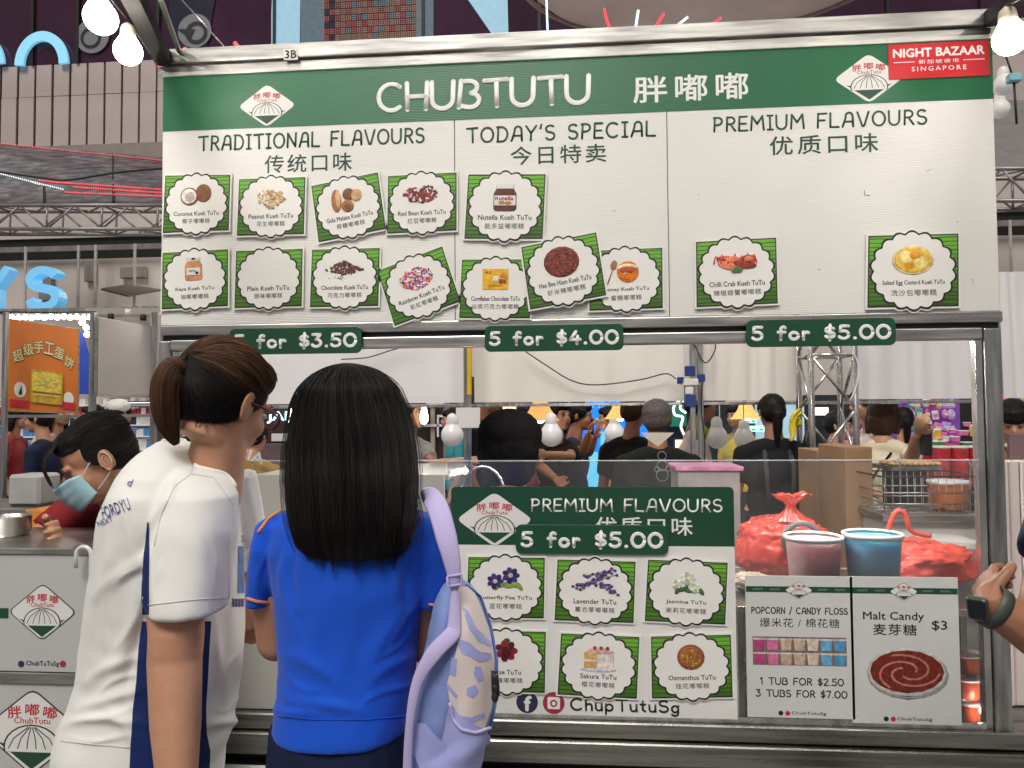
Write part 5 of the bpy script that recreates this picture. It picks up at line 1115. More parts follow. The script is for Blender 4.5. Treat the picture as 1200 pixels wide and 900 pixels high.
for pts in ([(800, 466), (790, 476), (791, 486), (800, 489), (798, 500), (802, 510)], [(802, 470), (797, 478), (804, 484)]): MB().tube(spl([P(u, v, 6.3) for u, v in pts]), .014, 6).build('neon_tube', NEON, gs)
ms = shop('menu_light_stall', 846, 942, 470, 560, 6.2, mat('lit_menu_wall', (.4, .55, .62), .4, var=.3, scale=5, emit=.38, ecol=(.45, .72, .85)), 'stall with pale blue lit menu panels beyond the wicker lamps')
a, b = P(846, 560, 6.1), P(884, 474, 6.1); MB().box((a.x, 6.08, 0), (b.x, 6.15, b.z)).build('dark_panel', mat('grey_night', (.035, .035, .04), .5), ms)
for (u0, v0, tx) in ((866, 489, '大长今'), (866, 499, '韩式'), (888, 499, '炸鸡')):
    a, b = P(u0, v0+7, 6.0), P(u0+21, v0, 6.0); MB().box((a.x, 6.0, a.z), (b.x, 6.03, b.z)).build('menu_light_box', mat('mint_light', (.4, .7, .65), .4, var=.1, emit=.8, ecol=(.5, .95, .85)), ms)
    for i in range(3): c = P(u0+4+i*6.4, v0+3.5, 5.99); MB().box((c.x-.016, 5.985, c.z-.016), (c.x+.016, 5.995, c.z-.004)).build('menu_mark', BLK, ms)
bk = shop('grey_backroom', 938, 1052, 462, 560, 7.0, mat('greyroom', (.06, .06, .07), .5, var=.3), 'dim grey back room behind the aluminium truss')
dr_ = shop('toy_stall', 1046, 1124, 455, 560, 5.2, mat('purple_backboard', (.16, .06, .30), .5, var=.3, scale=4, emit=.10, ecol=(.4, .15, .7)), 'toy stall with a purple board hung with bright packets', 'toy stall')
bd = shop('black_curtain_wall', 1122, 1330, 455, 560, 5.6, mat('black_curtain', (.018, .014, .016), .8, var=.3), 'black curtained wall right of the toy stall', 'wall')
TOY = [('purple', (.25, .06, .5)), ('pink', (.75, .16, .4)), ('teal', (.08, .35, .4)), ('red', (.6, .05, .06)), ('yellow', (.75, .5, .06)), ('white', (.7, .68, .7)), ('lilac', (.5, .32, .68)), ('blue', (.1, .25, .6)), ('green', (.1, .4, .12))]
tm = {n_: mat('toy_'+n_, c_, .3, var=.35, scale=25, emit=.05) for n_, c_ in TOY}
ordn = ['first', 'second', 'third', 'fourth', 'fifth', 'sixth', 'seventh', 'eighth', 'ninth', 'tenth']
rows = ['top', 'second', 'third', 'fourth', 'lowest']
plan = [['purple', 'teal', 'yellow', 'white', 'red', 'yellow', 'lilac', 'lilac'], ['purple', 'pink', 'teal', 'red', 'white', 'pink', 'lilac'], ['pink', 'teal', 'blue', 'white', 'pink', 'lilac', 'purple'], ['lilac', 'blue', 'yellow', 'yellow', 'pink', 'pink', 'purple'], ['blue', 'purple', 'yellow', 'white', 'pink', 'pink', 'lilac']]
for j, row in enumerate(plan):
    for i, cn_ in enumerate(row):
        u = 1055 + i*(64/len(row)) + rnd.uniform(-1.5, 1.5) + 4; v = 472 + j*13.5 + rnd.uniform(-2, 2); c = P(u, v, 5.12); w_ = rnd.uniform(.028, .042); h_ = rnd.uniform(.04, .055)
        t = thing('toy_packet', (c.x, 5.12, c.z-h_), '%s toy packet, %s from the left in the %s row of the toy board' % (cn_, ordn[i], rows[j]), 'toy packet', 'packets on the toy board', Matrix.Rotation(rnd.uniform(-.25, .25), 3, 'Y'))
        W_ = WM[t.name]; mb = MB()
        if rnd.random() < .5: mb.box((-w_, -.03, 0), (w_, .0, h_*1.9), .008)
        else: mb.lathe([(w_*.5, 0), (w_*.95, h_*.4), (w_, h_), (w_*.7, h_*1.6), (.002, h_*1.95)], (0, -.015, 0), 10, sy=.5)
        mb.xf(W_).build('packet', tm[cn_], t)
        mb = MB(); mb.box((-w_*.6, -.034, h_*.6), (w_*.6, -.0305, h_*1.2)); mb.xf(W_).build('label_panel', tm['white' if cn_ != 'white' else 'pink'], t)
# red tubs and boxes on the toy counter
tc_ = thing('toy_counter', P(1120, 545, 3.7), 'counter with a red front below the toy board', 'counter'); a, b = P(1086, 560, 3.7), P(1160, 522, 3.7); MB().box((a.x, 3.75, 0), (b.x, 4.3, b.z-.006), .004).build('base', mat('red_front', (.5, .025, .035), .4, var=.1), tc_)
for i in range(3):
    u = 1100+i*21; c = P(u, 530, 3.66); MB().lathe([(.10, c.z-.16), (.115, c.z+.03), (.12, c.z+.035)], (c.x, 3.86, 0), 24).build('base_pad', mat('toy_red', (.5, .02, .03), .35), tc_) if False else None
    t = thing('red_bucket', (c.x, 3.62, 0), ('left red bucket on the toy counter front', 'middle red bucket on the toy counter front', 'right red bucket on the toy counter, by the post')[i], 'bucket', 'red buckets by the toy stall')
    k = px(3.62, u); zt5 = P(u, 523, 3.62).z; MB().lathe([(.7*11*k, zt5-.30), (10.4*k, zt5-.01), (10.8*k, zt5)], (c.x, 3.62, 0), 24).build('body', mat('toy_red', (.5, .02, .03), .35), t); MB().lathe([(10.9*k, zt5-.012), (11.2*k, zt5), (10.2*k, zt5+.004), (.001, zt5+.004)], (c.x, 3.62, 0), 24).build('rim', PAPER, t)
    MB().lathe([(.06, .0), (.05, zt5-.302)], (c.x, 3.62, 0), 16).build('stand', DARKM, t)
for i, (u, v, cn_, w_, h_) in enumerate(((1098, 519, 'green', 18, 5), (1133, 520, 'green', 18, 5), (1118, 514, 'pink', 13, 6), (1128, 507, 'pink', 14, 6), (1116, 505, 'pink', 10, 5), (1098, 508, 'yellow', 10, 12), (1140, 504, 'yellow', 8, 14), (1149, 508, 'blue', 7, 14), (1133, 497, 'pink', 9, 5), (1108, 514, 'white', 9, 6))):
    Y = 3.8; c = P(u, v, Y); k = px(Y, u); zb_ = P(u, v+h_/2, Y).z; t = thing('toy_tub', (c.x, Y, zb_), ('flat green tub left on the toy counter', 'flat green tub right on the toy counter', 'low pink tub in the pile on the toy counter', 'wide pink tub higher in the pile', 'small pink tub on the left of the pile', 'yellow cylinder standing left on the toy counter', 'tall yellow bottle by the post', 'tall blue bottle nearest the post', 'small pink tub on top of the pile', 'white tub between the green and pink ones')[i], 'tub', 'tubs on the toy counter')
    MB().lathe([(w_*k*.42, zb_), (w_*k*.5, zb_+h_*k*.85)], (c.x, Y, 0), 16).build('body', tm[cn_], t); MB().lathe([(w_*k*.52, zb_+h_*k*.85), (w_*k*.52, zb_+h_*k), (.001, zb_+h_*k*1.02)], (c.x, Y, 0), 16).build('lid', tm['white'], t)
for i, (u0, u1, v0, v1, Y, c_) in enumerate(((482, 500, 473, 482, 6.9, (.8, .8, .78)), (588, 606, 474, 481, 6.9, (.85, .7, .5)), (655, 674, 470, 478, 6.6, (.6, .8, .9)), (790, 806, 514, 526, 6.2, (.9, .7, .4)), (852, 866, 478, 486, 6.0, (.9, .85, .8)), (952, 972, 476, 488, 6.7, (.85, .8, .75)), (1004, 1012, 500, 514, 6.7, (.5, .7, .9)), (20, 60, 470, 474, 5.5, (.9, .9, .92)), (140, 180, 470, 474, 5.5, (.9, .9, .92)))):  # glowing boxes added as bright patches among the dark shops
    a, b = P(u0, v1, Y), P(u1, v0, Y); t = thing('light_box', ((a.x+b.x)/2, Y, a.z), ('added white light box left of the yellow post', 'added warm light box behind the big black head', 'added pale blue light box by the blue stall', 'added amber lit box beside the neon outline', 'added cream light box over the dark panel', 'added cream light box behind the truss', 'added blue lit box right of the truss', 'added strip light over the far shelves, left', 'added strip light over the far shelves, right')[i], 'light box', 'added lit boxes of the far shops')
    MB().box((a.x, Y, a.z), (b.x, Y+.06, b.z), .004).build('case', DARKM, t); MB().box((a.x+.012, Y-.004, a.z+.012), (b.x-.012, Y-.0005, b.z-.012)).build('lit_face', mat('lit_face_%d' % i, c_, .4, var=.1, scale=20, emit=.9), t)
# wicker lamps, small lamps, white globes behind the stall
WK = mat('wicker', (.62, .34, .10), .6, var=.35, scale=60, emit=.55, ecol=(.95, .5, .14), stretch=(1, 1, 3))
for i, (u, v, sc_) in enumerate(((633, 478, 1.), (727, 476, .85), (874, 476, .8))):
    Y = 2.9+.6*i/2; c = P(u, v+15, Y); k = px(Y, u)*sc_
    t = thing('wicker_lamp', c, ('brightest wicker lamp shade hanging over the big black head', 'wicker lamp shade half behind the short haired boy', 'wicker lamp shade left of the ponytailed worker')[i], 'hanging lamp', 'wicker lamps behind the stall')
    MB().lathe([(23*k, 0), (19*k, 3.5*k), (12*k, 14*k), (10*k, 20*k), (8*k, 22*k)], c, 24, cap=False).build('shade', WK, t); MB().tube([c+V((0, 0, 20*k)), c+V((0, 0, 60*k))], .005, 5).build('flex', WIREB, t)
    MB().ell(c+V((0, -.02, 3*k)), 6*k, None, 14, 10).build('bulb', BULB, t)
for i, (u, v, Y, r, h) in enumerate(((497, 487, 2.7, 4.6, 10), (342, 487, 2.9, 4.6, 10))):
    c = P(u, v, Y); k = px(Y, u); t = thing('bare_bulb', c, ('bare lit bulb in front of the man in the white shirt', 'bare lit bulb in front of the JAPAN lettering')[i], 'light bulb')
    MB().lathe([(.001, -h*k), (r*k*.5, -h*k*.93), (r*k*.85, -h*k*.72), (r*k, -h*.35*k), (r*k*.92, h*.1*k), (r*k*.72, h*.5*k), (r*k*.5, h*k)], c, 24).build('globe', BULB, t); MB().lathe([(r*k*.5, h*k), (r*k*.5, h*1.5*k)], c, 10).build('socket', WIREB, t); MB().tube([c+V((0, 0, h*1.5*k)), c+V((0, 0, h*5*k))], .004, 5).build('flex', WIREB, t)
for i, (u, v, Y, r, lab) in enumerate(((530, 510, 1.7, 13, 'white globe bulb hanging left of the rear post'), (646, 510, 1.7, 13.5, 'white globe bulb in front of the woman under the wicker lamp'), (840, 513, 2.9, 13, 'white globe bulb right of the profile man'), (872, 514, 3.0, 12, 'white globe bulb beside the ponytailed worker'), (720, 508, 4.6, 12, 'white globe bulb against the blue stall'))):
    c = P(u, v, Y); bulb(c, 0, (0, 0, 1), lab, r*px(Y, u), 0, 'white globes behind the stall', False)
    if i in (2, 3): tag(MB().tube([c+V((0, 0, .1)), c+V((0, 0, 1.2))], .003, 5).build('globe_flex', WIREB), 'thin flex above the %s white globe near the ponytailed worker' % ('left' if i == 2 else 'right'), 'cable')
# bananas on the truss
bn = thing('banana_bunch', P(936, 500, 2.0), 'bunch of yellow bananas hanging beside the ponytailed worker', 'bananas'); BAN = mat('banana_skin', (.70, .56, .03), .5, var=.2, scale=12)
for i in range(6):
    a = P(938+rnd.uniform(-2, 2), 480+i*3.2, 2.0); MB().tube(spl([a, a+V((-.03, -.02+.01*i, -.02)), a+V((-.05, -.02, -.06)), a+V((-.035-.006*i, -.02, -.10))]), [.005]+[.011]*23+[.005], 8).build('banana', BAN, bn)
MB().tube([P(938, 478, 2.0), P(940, 470, 2.0)], .008, 6).build('stem', mat('banana_stem', (.2, .18, .04), .6), bn)
# balloons on the far right
for i, (u, v, c_) in enumerate(((1178, 470, 'pink'), (1188, 466, 'blue'), (1198, 466, 'yellow'))):
    c = P(u, v, 4.6); t = thing('balloon', c, '%s balloon at the right edge above the girl with the phone' % c_, 'balloon', 'balloons at the right edge'); MB().ell(c, (.055, .055, .07), None, 16, 12).build('skin', tm[c_], t); MB().tube([c-V((0, 0, .07)), c-V((0, 0, .5))], .002, 5).build('string', PORC, t)
# right neighbour: pale column and box below
nc = thing('striped_pillar', P(1185, 700, .35), 'pale reflective ribbed pillar of the right neighbour stall', 'pillar')
RIB = mat('ribbed_plastic', (.52, .45, .42), .25, var=.25, scale=3, stretch=(1, 1, .4))
a = P(1178, 700, .3); z1_ = P(1180, 540, .3).z
for i in range(9): MB().box((a.x-.01+.036*i, .3+.004*(i % 2), .52), (a.x+.024+.036*i, .36, z1_ if i < 1 else z1_-.02*0), .004).build('rib', RIB, nc)
MB().box((a.x-.02, .28, .46), (a.x+.32, .38, .518)).build('base_rail', STEEL, nc); MB().box((a.x-.02, .29, 0), (a.x+.32, .37, .458)).build('plinth', COUNTER, nc)
nb2 = thing('cloth_parcel', P(1195, 560, 1.4), 'mauve folded card held by the girl at the right edge', 'parcel'); a, b = P(1186, 590, 1.5), P(1225, 508, 1.5); MB().box((a.x, 1.5, a.z), (b.x, 1.53, b.z), .004).build('board', mat('mauve_card', (.22, .13, .14), .6), nb2)

for i, (x_, y_, z_, e) in enumerate(((-3.1, 8.4, 4.0, 900), (3.2, 8.3, 4.2, 500), (-3.1, 9.6, 5.8, 500), (2.0, 3.0, 3.3, 70))):  # unseen lamps added to brighten the far walls and the canopy
    bulb((x_, y_, z_), 0, (0, 0, 1), 'added floodlight unseen behind the menu board, %s' % ('low left', 'low right', 'high left', 'under the round canopy')[i], .12, e, 'added floodlights')
# unseen bulbs added overhead to light the stalls and aisles behind
for i, (x_, y_, z_, e) in enumerate(((-1.6, 3.0, 2.45, 120), (.6, 4.6, 2.5, 110), (2.6, 3.9, 2.5, 100), (1.0, 1.5, 2.55, 75), (2.3, 1.2, 2.5, 68), (-.6, 1.3, 2.5, 70))):
    bulb((x_, y_, z_), 0, (0, 0, 1), ('added unseen bulb over the far left aisle', 'added unseen bulb over the middle aisle behind', 'added unseen bulb over the toy stall aisle', 'added unseen bulb inside the stall roof, middle', 'added unseen bulb inside the stall roof, right', 'added unseen bulb inside the stall roof, left')[i], .04, e, 'added bulbs of the stall interiors')
# ------------------------------------------------------------ people
def skinmat(name, c, rough=.5):
    if name in MATS: return MATS[name]
    m = mat(name, c, rough, var=.08, scale=9, bump=.12, bscale=300)
    b = m.node_tree.nodes['Principled BSDF']; b.inputs['Subsurface Weight'].default_value = .12; b.inputs['Subsurface Radius'].default_value = (.012, .004, .002)
    t = m.node_tree; n = t.nodes; l = t.links; src = b.inputs['Base Color'].links[0].from_socket; tc = n['Texture Coordinate']
    a1 = n.new('ShaderNodeTexNoise'); a1.inputs['Scale'].default_value = 34; a1.inputs['Detail'].default_value = 6; a1.inputs['Roughness'].default_value = .65; l.new(tc.outputs['Object'], a1.inputs[0])
    r1 = n.new('ShaderNodeMapRange'); r1.inputs[1].default_value = .45; r1.inputs[2].default_value = .72; r1.inputs[3].default_value = 0; r1.inputs[4].default_value = .45; l.new(a1.outputs[0], r1.inputs[0])
    mx = n.new('ShaderNodeMix'); mx.data_type = 'RGBA'; l.new(r1.outputs[0], mx.inputs[0]); l.new(src, mx.inputs[6]); mx.inputs[7].default_value = (c[0]*.86, c[1]*.66, c[2]*.6, 1); l.new(mx.outputs[2], b.inputs['Base Color'])
    return m
SKIN = skinmat('skin_warm', (.52, .27, .165)); SKIND = skinmat('skin_tan', (.34, .155, .09)); SKINL = skinmat('skin_light', (.58, .33, .22))
HBLK = mat('hair_black', (.008, .007, .007), .5, spec=.2, var=.4, scale=30, bump=.7, bscale=90, stretch=(1, 1, .12)); HBRN = mat('hair_brown', (.045, .022, .014), .5, spec=.25, var=.4, scale=30, bump=.7, bscale=90, stretch=(1, 1, .12))
EYEW = mat('eye_white', (.6, .58, .55), .2, var=0); EYED = mat('eye_dark', (.012, .008, .006), .15, var=0); LIP = mat('lip', (.38, .11, .09), .4, var=.1)
def cloth(name, c, rough=.85, **k): return mat(name, c, rough, var=k.pop('var', .10), scale=k.pop('scale', 6), bump=.14, bscale=420, sheen=.12 if max(c) > .3 else 0., spec=.25, **k)
def headprims(mb, M, s=1., nose=True, n=14):
    """skin of head in head space (face to -y), M = 4x4 head matrix"""
    a = len(mb.v)
    def E(c, r): mb.ell((c[0]*s, c[1]*s, c[2]*s), (r[0]*s, r[1]*s, r[2]*s), None, n, n-4)
    E((0, .012, .032), (.074, .092, .080)); E((0, -.030, -.030), (.058, .062, .074)); E((0, -.052, -.084), (.032, .030, .024)); E((0, -.035, -.078), (.045, .04, .022))
    for sx in (-1, 1):
        E((sx*.033, -.052, -.030), (.025, .030, .028)); mb.ell(V((sx*.079, .014, -.010))*s, V((.0055, .0165, .029))*s, Matrix.Rotation(sx*-.32, 3, 'Z'), 12, 8); mb.tube([V((sx*(.080+.006*max(0, math.sin(a))), .014+.0165*math.sin(a), -.006+.029*math.cos(a)))*s for a in [(-.9+i*.36) for i in range(11)]], .0042*s, 6); E((sx*.024, -.080, .019), (.024, .011, .008))
        E((sx*.009, -.098, -.031), (.008, .009, .007))
    mb.tube([(0, -.086*s, .006*s), (0, -.099*s, -.012*s), (0, -.106*s, -.029*s)], [.008*s, .009*s, .011*s], 8)
    E((0, -.086, -.052), (.022, .012, .007)); E((0, -.083, -.063), (.018, .012, .007))
    mb.tube([(0, .02*s, -.04*s), (0, .025*s, -.09*s)], [.056*s, .052*s], 14)
    mb.xf(M, a)
def facebits(t, M, s=1., eyes=True, closed=False, brow=None):
    mb = MB()
    def E(mi, c, r, n=10): mb.mi = mi; mb.ell(V(c)*s, V(r)*s, None, n, 6)
    for sx in (-1, 1):
        if not closed: E(0, (sx*.029, -.0745, .000), (.013, .0105, .0065)); E(1, (sx*.029, -.0830, .000), (.0055, .0028, .0055))
        mb.mi = 1; mb.tube([V((sx*(.017+.026*k/4), -.0885+.010*(k/4)**2, .0035+.004*math.sin(k/4*PI) - (.006 if closed else 0)))*s for k in range(5)], .0016*s, 5)
        mb.mi = 3; mb.tube([V((sx*(.014+.034*k/4), -.0905+.013*(k/4)**2, .020+.005*math.sin(k/4*PI*.8)))*s for k in range(5)], [.002*s, .003*s, .003*s, .0022*s, .001*s], 5)
    E(2, (0, -.0935, -.0525), (.020, .005, .0048)); E(2, (0, -.092, -.0600), (.017, .005, .0052))
    mb.xf(M); mb.build('face_features', [EYEW, EYED, LIP, brow or HBLK], t)
def ear(M, s, sx, m, t):
    """an ear with rim, hollow and lobe"""
    mb = MB(); n = 28; rings = []
    for rr_, hgt in ((1.0, -.010), (1.06, .002), (1.0, .0065), (.84, .0055), (.72, .0015), (.58, .0035), (.44, .0030), (.30, -.002), (.02, -.004)):
        ring = []
        for i in range(n):
            a = 2*PI*i/n; ry_ = .017*(1+.12*math.sin(a)) ; rz_ = .0315 if math.sin(a) > 0 else .029
            yy = math.cos(a)*ry_*rr_*(1 if math.sin(a) > -.4 else .8); zz = math.sin(a)*rz_*rr_
            hh = hgt + .007*max(0, math.cos(a))*rr_ - (.004 if hgt > .004 and math.cos(a) < -.55 else 0)
            ring.append(V((sx*(.0805+hh), .012+yy+.12*zz, -.008+zz))*s)
        rings.append(ring)
    mb.loft(rings, True); mb.xf(M); return mb.build('ear', m, t)
def handprims(mb, w, d, s=1., curl=.5, palm=V((0, -1, 0))):
    """hand at wrist w pointing along d: palm and five bent fingers"""
    w = V(w); d = V(d).normalized(); pn = (V(palm) - d*V(palm).dot(d)).normalized(); sd_ = d.cross(pn)
    mb.ell(w + d*.045*s, (.001, .001, .001), None, 4, 3)
    M = Matrix((sd_, pn, d)).transposed()
    mb.ell(w + d*.045*s, (.039*s, .016*s, .052*s), M, 12, 8)
    for i, (o, L) in enumerate(((-.030, .060), (-.010, .072), (.010, .068), (.029, .052))):
        b = w + d*.082*s + sd_*o*s; c1 = b + (d*math.cos(curl*.5) + pn*math.sin(curl*.5))*L*.45*s; c2 = c1 + (d*math.cos(curl*1.5) + pn*math.sin(curl*1.5))*L*.35*s; c3 = c2 + (d*math.cos(curl*2.4) + pn*math.sin(curl*2.4))*L*.3*s
        mb.tube([b - d*.02*s, b, c1, c2, c3], [.0095*s, .0095*s, .0088*s, .008*s, .0065*s], 8)
    b = w + d*.025*s - sd_*.034*s; mb.tube([b+sd_*.01*s, b + d*.02*s - sd_*.018*s + pn*.008*s, b + d*.045*s - sd_*.022*s + pn*.018*s, b + d*.066*s - sd_*.016*s + pn*.026*s], [.013*s, .0115*s, .010*s, .0075*s], 8)
def person(u, v, Y, yaw, lab, skin=SKIN, shirt=None, hair='short', hm=HBLK, pitch=0., s=1., fem=False, sleeve='short', arms=None, legs=None, vox=.009, lean=0., roll=0., group=None, headyaw=0., wide=1., world=None, bend=0., handcurl=.6, closed=False, hands=True, face=True, height=None):
    E = world or P(u, v, Y); ey = E.z
    Rz = Matrix.Rotation(R(yaw), 4, 'Z'); hipz = ey - .70*s
    Bm = Matrix.Translation((E.x, E.y, 0)) @ Rz
    # the eye point stays put: the trunk leans back from it by `lean`
    t = thing('person', (E.x, E.y, 0), lab, 'person', group); t['kind'] = 'thing'
    Hm = Matrix.Translation(E) @ Rz @ Matrix.Rotation(R(headyaw), 4, 'Z') @ Matrix.Rotation(R(pitch), 4, 'X') @ Matrix.Rotation(R(roll), 4, 'Y')
    L = V((0, lean, 0))
    cb, sb = math.cos(R(bend)), math.sin(R(bend))
    def b(x, y, z): return Bm @ (V((x*s, (y*cb - z*sb)*s, ey + (y*sb + z*cb)*s)) + L*min(1, max(0, -z/.6)))
    sw = (.155 if fem else .18)*wide
    sk = MB(); headprims(sk, Hm, s)
    neck = b(0, .055, -.20); sk.tube([Hm @ V((0, .03*s, -.09*s)), neck], [.053*s, .066*s], 12)
    if arms is None: arms = [(b(-sw-.05, .05, -.55), b(-sw-.03, -.05, -.79)), (b(sw+.05, .05, -.55), b(sw+.03, -.05, -.79))]
    sh = [b(-sw, .05, -.262), b(sw, .05, -.262)]
    arms = [(V(e), V(w_)) for e, w_ in arms]
    for i, (e, w_) in enumerate(arms):
        sk.tube([sh[i].lerp(e, .1), sh[i].lerp(e, .5), e], [.046*s, .043*s, .038*s], 10); sk.ell(e, .037*s, None, 10, 8); sk.tube([e, e.lerp(w_, .35), w_], [.038*s, .038*s, .026*s], 10)
        if hands: handprims(sk, w_, (w_-e), s, handcurl, Bm.to_3x3() @ V((0.2 if i else -.2, -1, 0)))
    o = remesh(sk, vox, 3); o.build('body', skin, t)
    if face: facebits(t, Hm, s, closed=closed, brow=hm)
    st = MB(); W = 1.0 if fem else 1.1
    def ellb(c, r): st.ell(b(*c), V(r)*s, Rz.to_3x3(), 18, 12)
    ellb((0, .055, -.375), (sw*1.02, .108*W, .17)); ellb((0, .05, -.55), (sw*.92, .10*W, .16)); ellb((0, .05, -.70), (sw*.95, .108*W, .13))
    st.tube([sh[0], b(-sw*.5, .055, -.222), b(0, .06, -.205), b(sw*.5, .055, -.222), sh[1]], [.054*s, .058*s, .062*s, .058*s, .054*s], 12)
    st.lathe([(.075, -.31), (.068, -.25), (.064, -.222)], (0, 0, 0), 16) if False else None
    for i, (e, w_) in enumerate(arms):
        q1 = sh[i].lerp(e, .62) if sleeve == 'short' else e
        st.ell(sh[i], .060*s, None, 12, 8); st.tube([sh[i], q1], [.060*s, .058*s if sleeve == 'short' else .048*s], 12)
        if sleeve == 'long': st.ell(e, .048*s, None, 12, 8); st.tube([e, e.lerp(w_, .93)], [.048*s, .036*s], 12)
    o = remesh(st, .011, 5)
    for i, p in enumerate(o.v):
        p = V(p); n_ = noise.noise(V((p.x*9, p.y*9, p.z*5+p.x*6)))*.009 + noise.noise(p*26)*.003
        c = V((E.x, E.y, p.z)); d = (p-c); d.z = 0; o.v[i] = tuple(p + d.normalized()*n_)
    o.build('shirt', shirt or cloth('shirt_black', (.012, .012, .013)), t)
    tr = MB(); hz = hipz
    tr.ell(b(0, .05, -.74), V((sw*.98, .115, .12))*s, Rz.to_3x3(), 16, 10)
    for sx in (-1, 1):
        hp, kn, an = b(sx*.085, .05, -.80), b(sx*.09, .03, 0), b(sx*.09, .05, 0); kn.z = (ey-.7*s)*.52; an.z = .08
        tr.tube([hp, kn, an], [.088*s, .062*s, .050*s], 12); tr.ell(kn, .062*s, None, 12, 8)
    remesh(tr, .014, 4).build('trousers', legs or cloth('trouser_dark', (.03, .032, .045)), t)
    for sx in (-1, 1):
        an = b(sx*.09, .03, 0); an.z = .04; f = Bm.to_3x3() @ V((0, -.05, 0)); ax = MB(); ax.ell(an+f, V((.048, .13, .045)), Rz.to_3x3(), 14, 8); ax.ell(an+V((0, 0, .02)), V((.045, .06, .06)), Rz.to_3x3(), 12, 8)
        ax.v = [(x_, y_, max(.003, z_)) for x_, y_, z_ in ax.v]; ax.build('shoe', mat('shoe_dark', (.03, .03, .03), .5), t)
    # hair
    hb = MB(); a0 = 0
    def H(c, r, M_=None): hb.ell(V(c)*s, V(r)*s, M_, 16, 12)
    if hair in ('short', 'long', 'pony', 'bob', 'bun', 'big', 'bangs'):
        H((0, .022, .045), (.083, .098, .084)); H((0, .048, .012), (.080, .075, .078)); H((0, -.055, .068), (.062, .040, .038))
        for sx in (-1, 1): H((sx*.066, -.010, .035), (.019, .052, .048))
        if hair == 'big': H((0, .02, .05), (.105, .11, .085)); H((0, .05, 0), (.100, .08, .10)); H((0, .05, -.05), (.09, .06, .07))
    if hair in ('long', 'bob', 'bangs'):
        z1 = -.13 if hair == 'bob' else -.26; H((0, .055, -.05), (.084, .062, .09)); H((0, .075, z1*.55), (.085, .05, -z1*.62))
        for sx in (-1, 1): hb.tube([V((sx*.072, .0, .03))*s, V((sx*.082, .02, -.05))*s, V((sx*.078, .04, z1))*s], [.022*s, .027*s, .020*s], 10)
    if hair == 'bangs': H((0, -.072, .045), (.062, .028, .034))
    if hair == 'pony':
        H((0, .105, .04), (.03, .03, .03)); hb.tube([V((0, .11, .04))*s, V((0, .15, .0))*s, V((0, .135, -.10))*s, V((0, .115, -.22))*s], [.024*s, .034*s, .030*s, .012*s], 12)
    if hair == 'bun': H((0, .11, .05), (.042, .04, .04))
    if hb.v:
        hb.xf(Hm); o = remesh(hb, .006 if vox < .007 else .008, 3)
        for i, p in enumerate(o.v): p = V(p); o.v[i] = tuple(p + (p-Hm.translation).normalized()*(.003*noise.noise(p*60)+.002*noise.noise(V((p.x*200, p.y*200, p.z*12)))))
        o.build('hair', hm, t)
    return t, Hm, b, Bm
# -- the crowd behind, one by one
WHT = cloth('shirt_white', (.68, .60, .57)); BLKS = cloth('shirt_black', (.010, .010, .011)); NAVY = cloth('shirt_navy', (.018, .025, .06)); GREY = cloth('shirt_greywhite', (.48, .47, .46)); CRM = cloth('shirt_cream', (.72, .63, .45))
person(45, 492, 3.6, -80, 'man in dark navy jacket seen in profile at the far left', SKIN, NAVY, sleeve='long')
person(70, 484, 4.0, 75, 'woman with long black hair looking right, beside the man in navy', SKIN, cloth('shirt_pale', (.5, .45, .42)), 'long', fem=True)
t, Hm, b, Bm = person(140, 486, 3.6, 165, 'man in a white cap with grey backpack seen from behind', SKIN, mat('shirt_print', (.55, .52, .47), .8, var=.5, scale=14), 'short')
CAPW = cloth('cap_white', (.68, .66, .62)); mb = MB(); mb.ell((0, .015, .060), (.094, .106, .072), None, 18, 12); mb.tube([(-.05, -.09, .055), (0, -.15, .045), (.05, -.09, .055)], .012, 8, True, None); mb.xf(Hm); remesh(mb, .006, 3).build('cap', CAPW, t)
bp = thing('backpack', b(0, .2, -.5), 'dark grey backpack worn by the man in the white cap', 'backpack'); mb = MB(); mb.ell(b(0, .20, -.45), (.135, .09, .20), None, 18, 14); mb.ell(b(0, .23, -.55), (.12, .07, .12), None, 16, 10); remesh(mb, .01, 3).build('bag', cloth('pack_grey', (.09, .09, .095)), bp)
for sx in (-1, 1): MB().tube([b(sx*.08, .17, -.30), b(sx*.10, .05, -.225), b(sx*.11, -.06, -.30)], .018, 8, True).build('strap', BLKS, bp)
t, Hm, b, Bm = person(300, 513, 3.4, 178, 'person in mustard shirt with CIA lettering on the back', SKIN, cloth('shirt_mustard', (.42, .25, .04)), 'short')
mb = MB(); c = P(288, 533, 3.24); k = px(3.24, 288)
text(mb, 'CIA', c.x+6*k, c.z, 34*k, 12*k, 3.22, .03, rot=-.3); mb.build('lettering', WINK, t)
person(484, 484, 2.9, 60, 'man in white tee behind the girl in blue, looking right past a bare bulb', SKIN, GREY, arms=[(P(478, 570, 2.8), P(505, 560, 2.6)), (P(508, 545, 2.7), P(545, 540, 2.6))])
person(573, 466, 3.0, 75, 'man in black shirt whose head is cut by the canvas, right of the yellow post', SKIND, cloth('shirt_black2', (.016, .015, .015)))
t, Hm, b, Bm = person(599, 528, .40, 172, 'worker with a big mop of black hair bending just behind the guard', SKIND, BLKS, 'big', mat('hair_matte_black', (.003, .0028, .0028), .95, var=.3, spec=.02, bump=.5, bscale=120, stretch=(1, 1, .2)), vox=.007, lean=.0, s=1.14)
person(655, 487, 3.15, 40, 'round faced woman with dark hair under the brightest wicker lamp', SKIN, BLKS, 'bob', fem=True, arms=[(P(632, 545, 3.1), P(650, 560, 3.)), (P(668, 536, 2.9), P(640, 533, 2.7))])
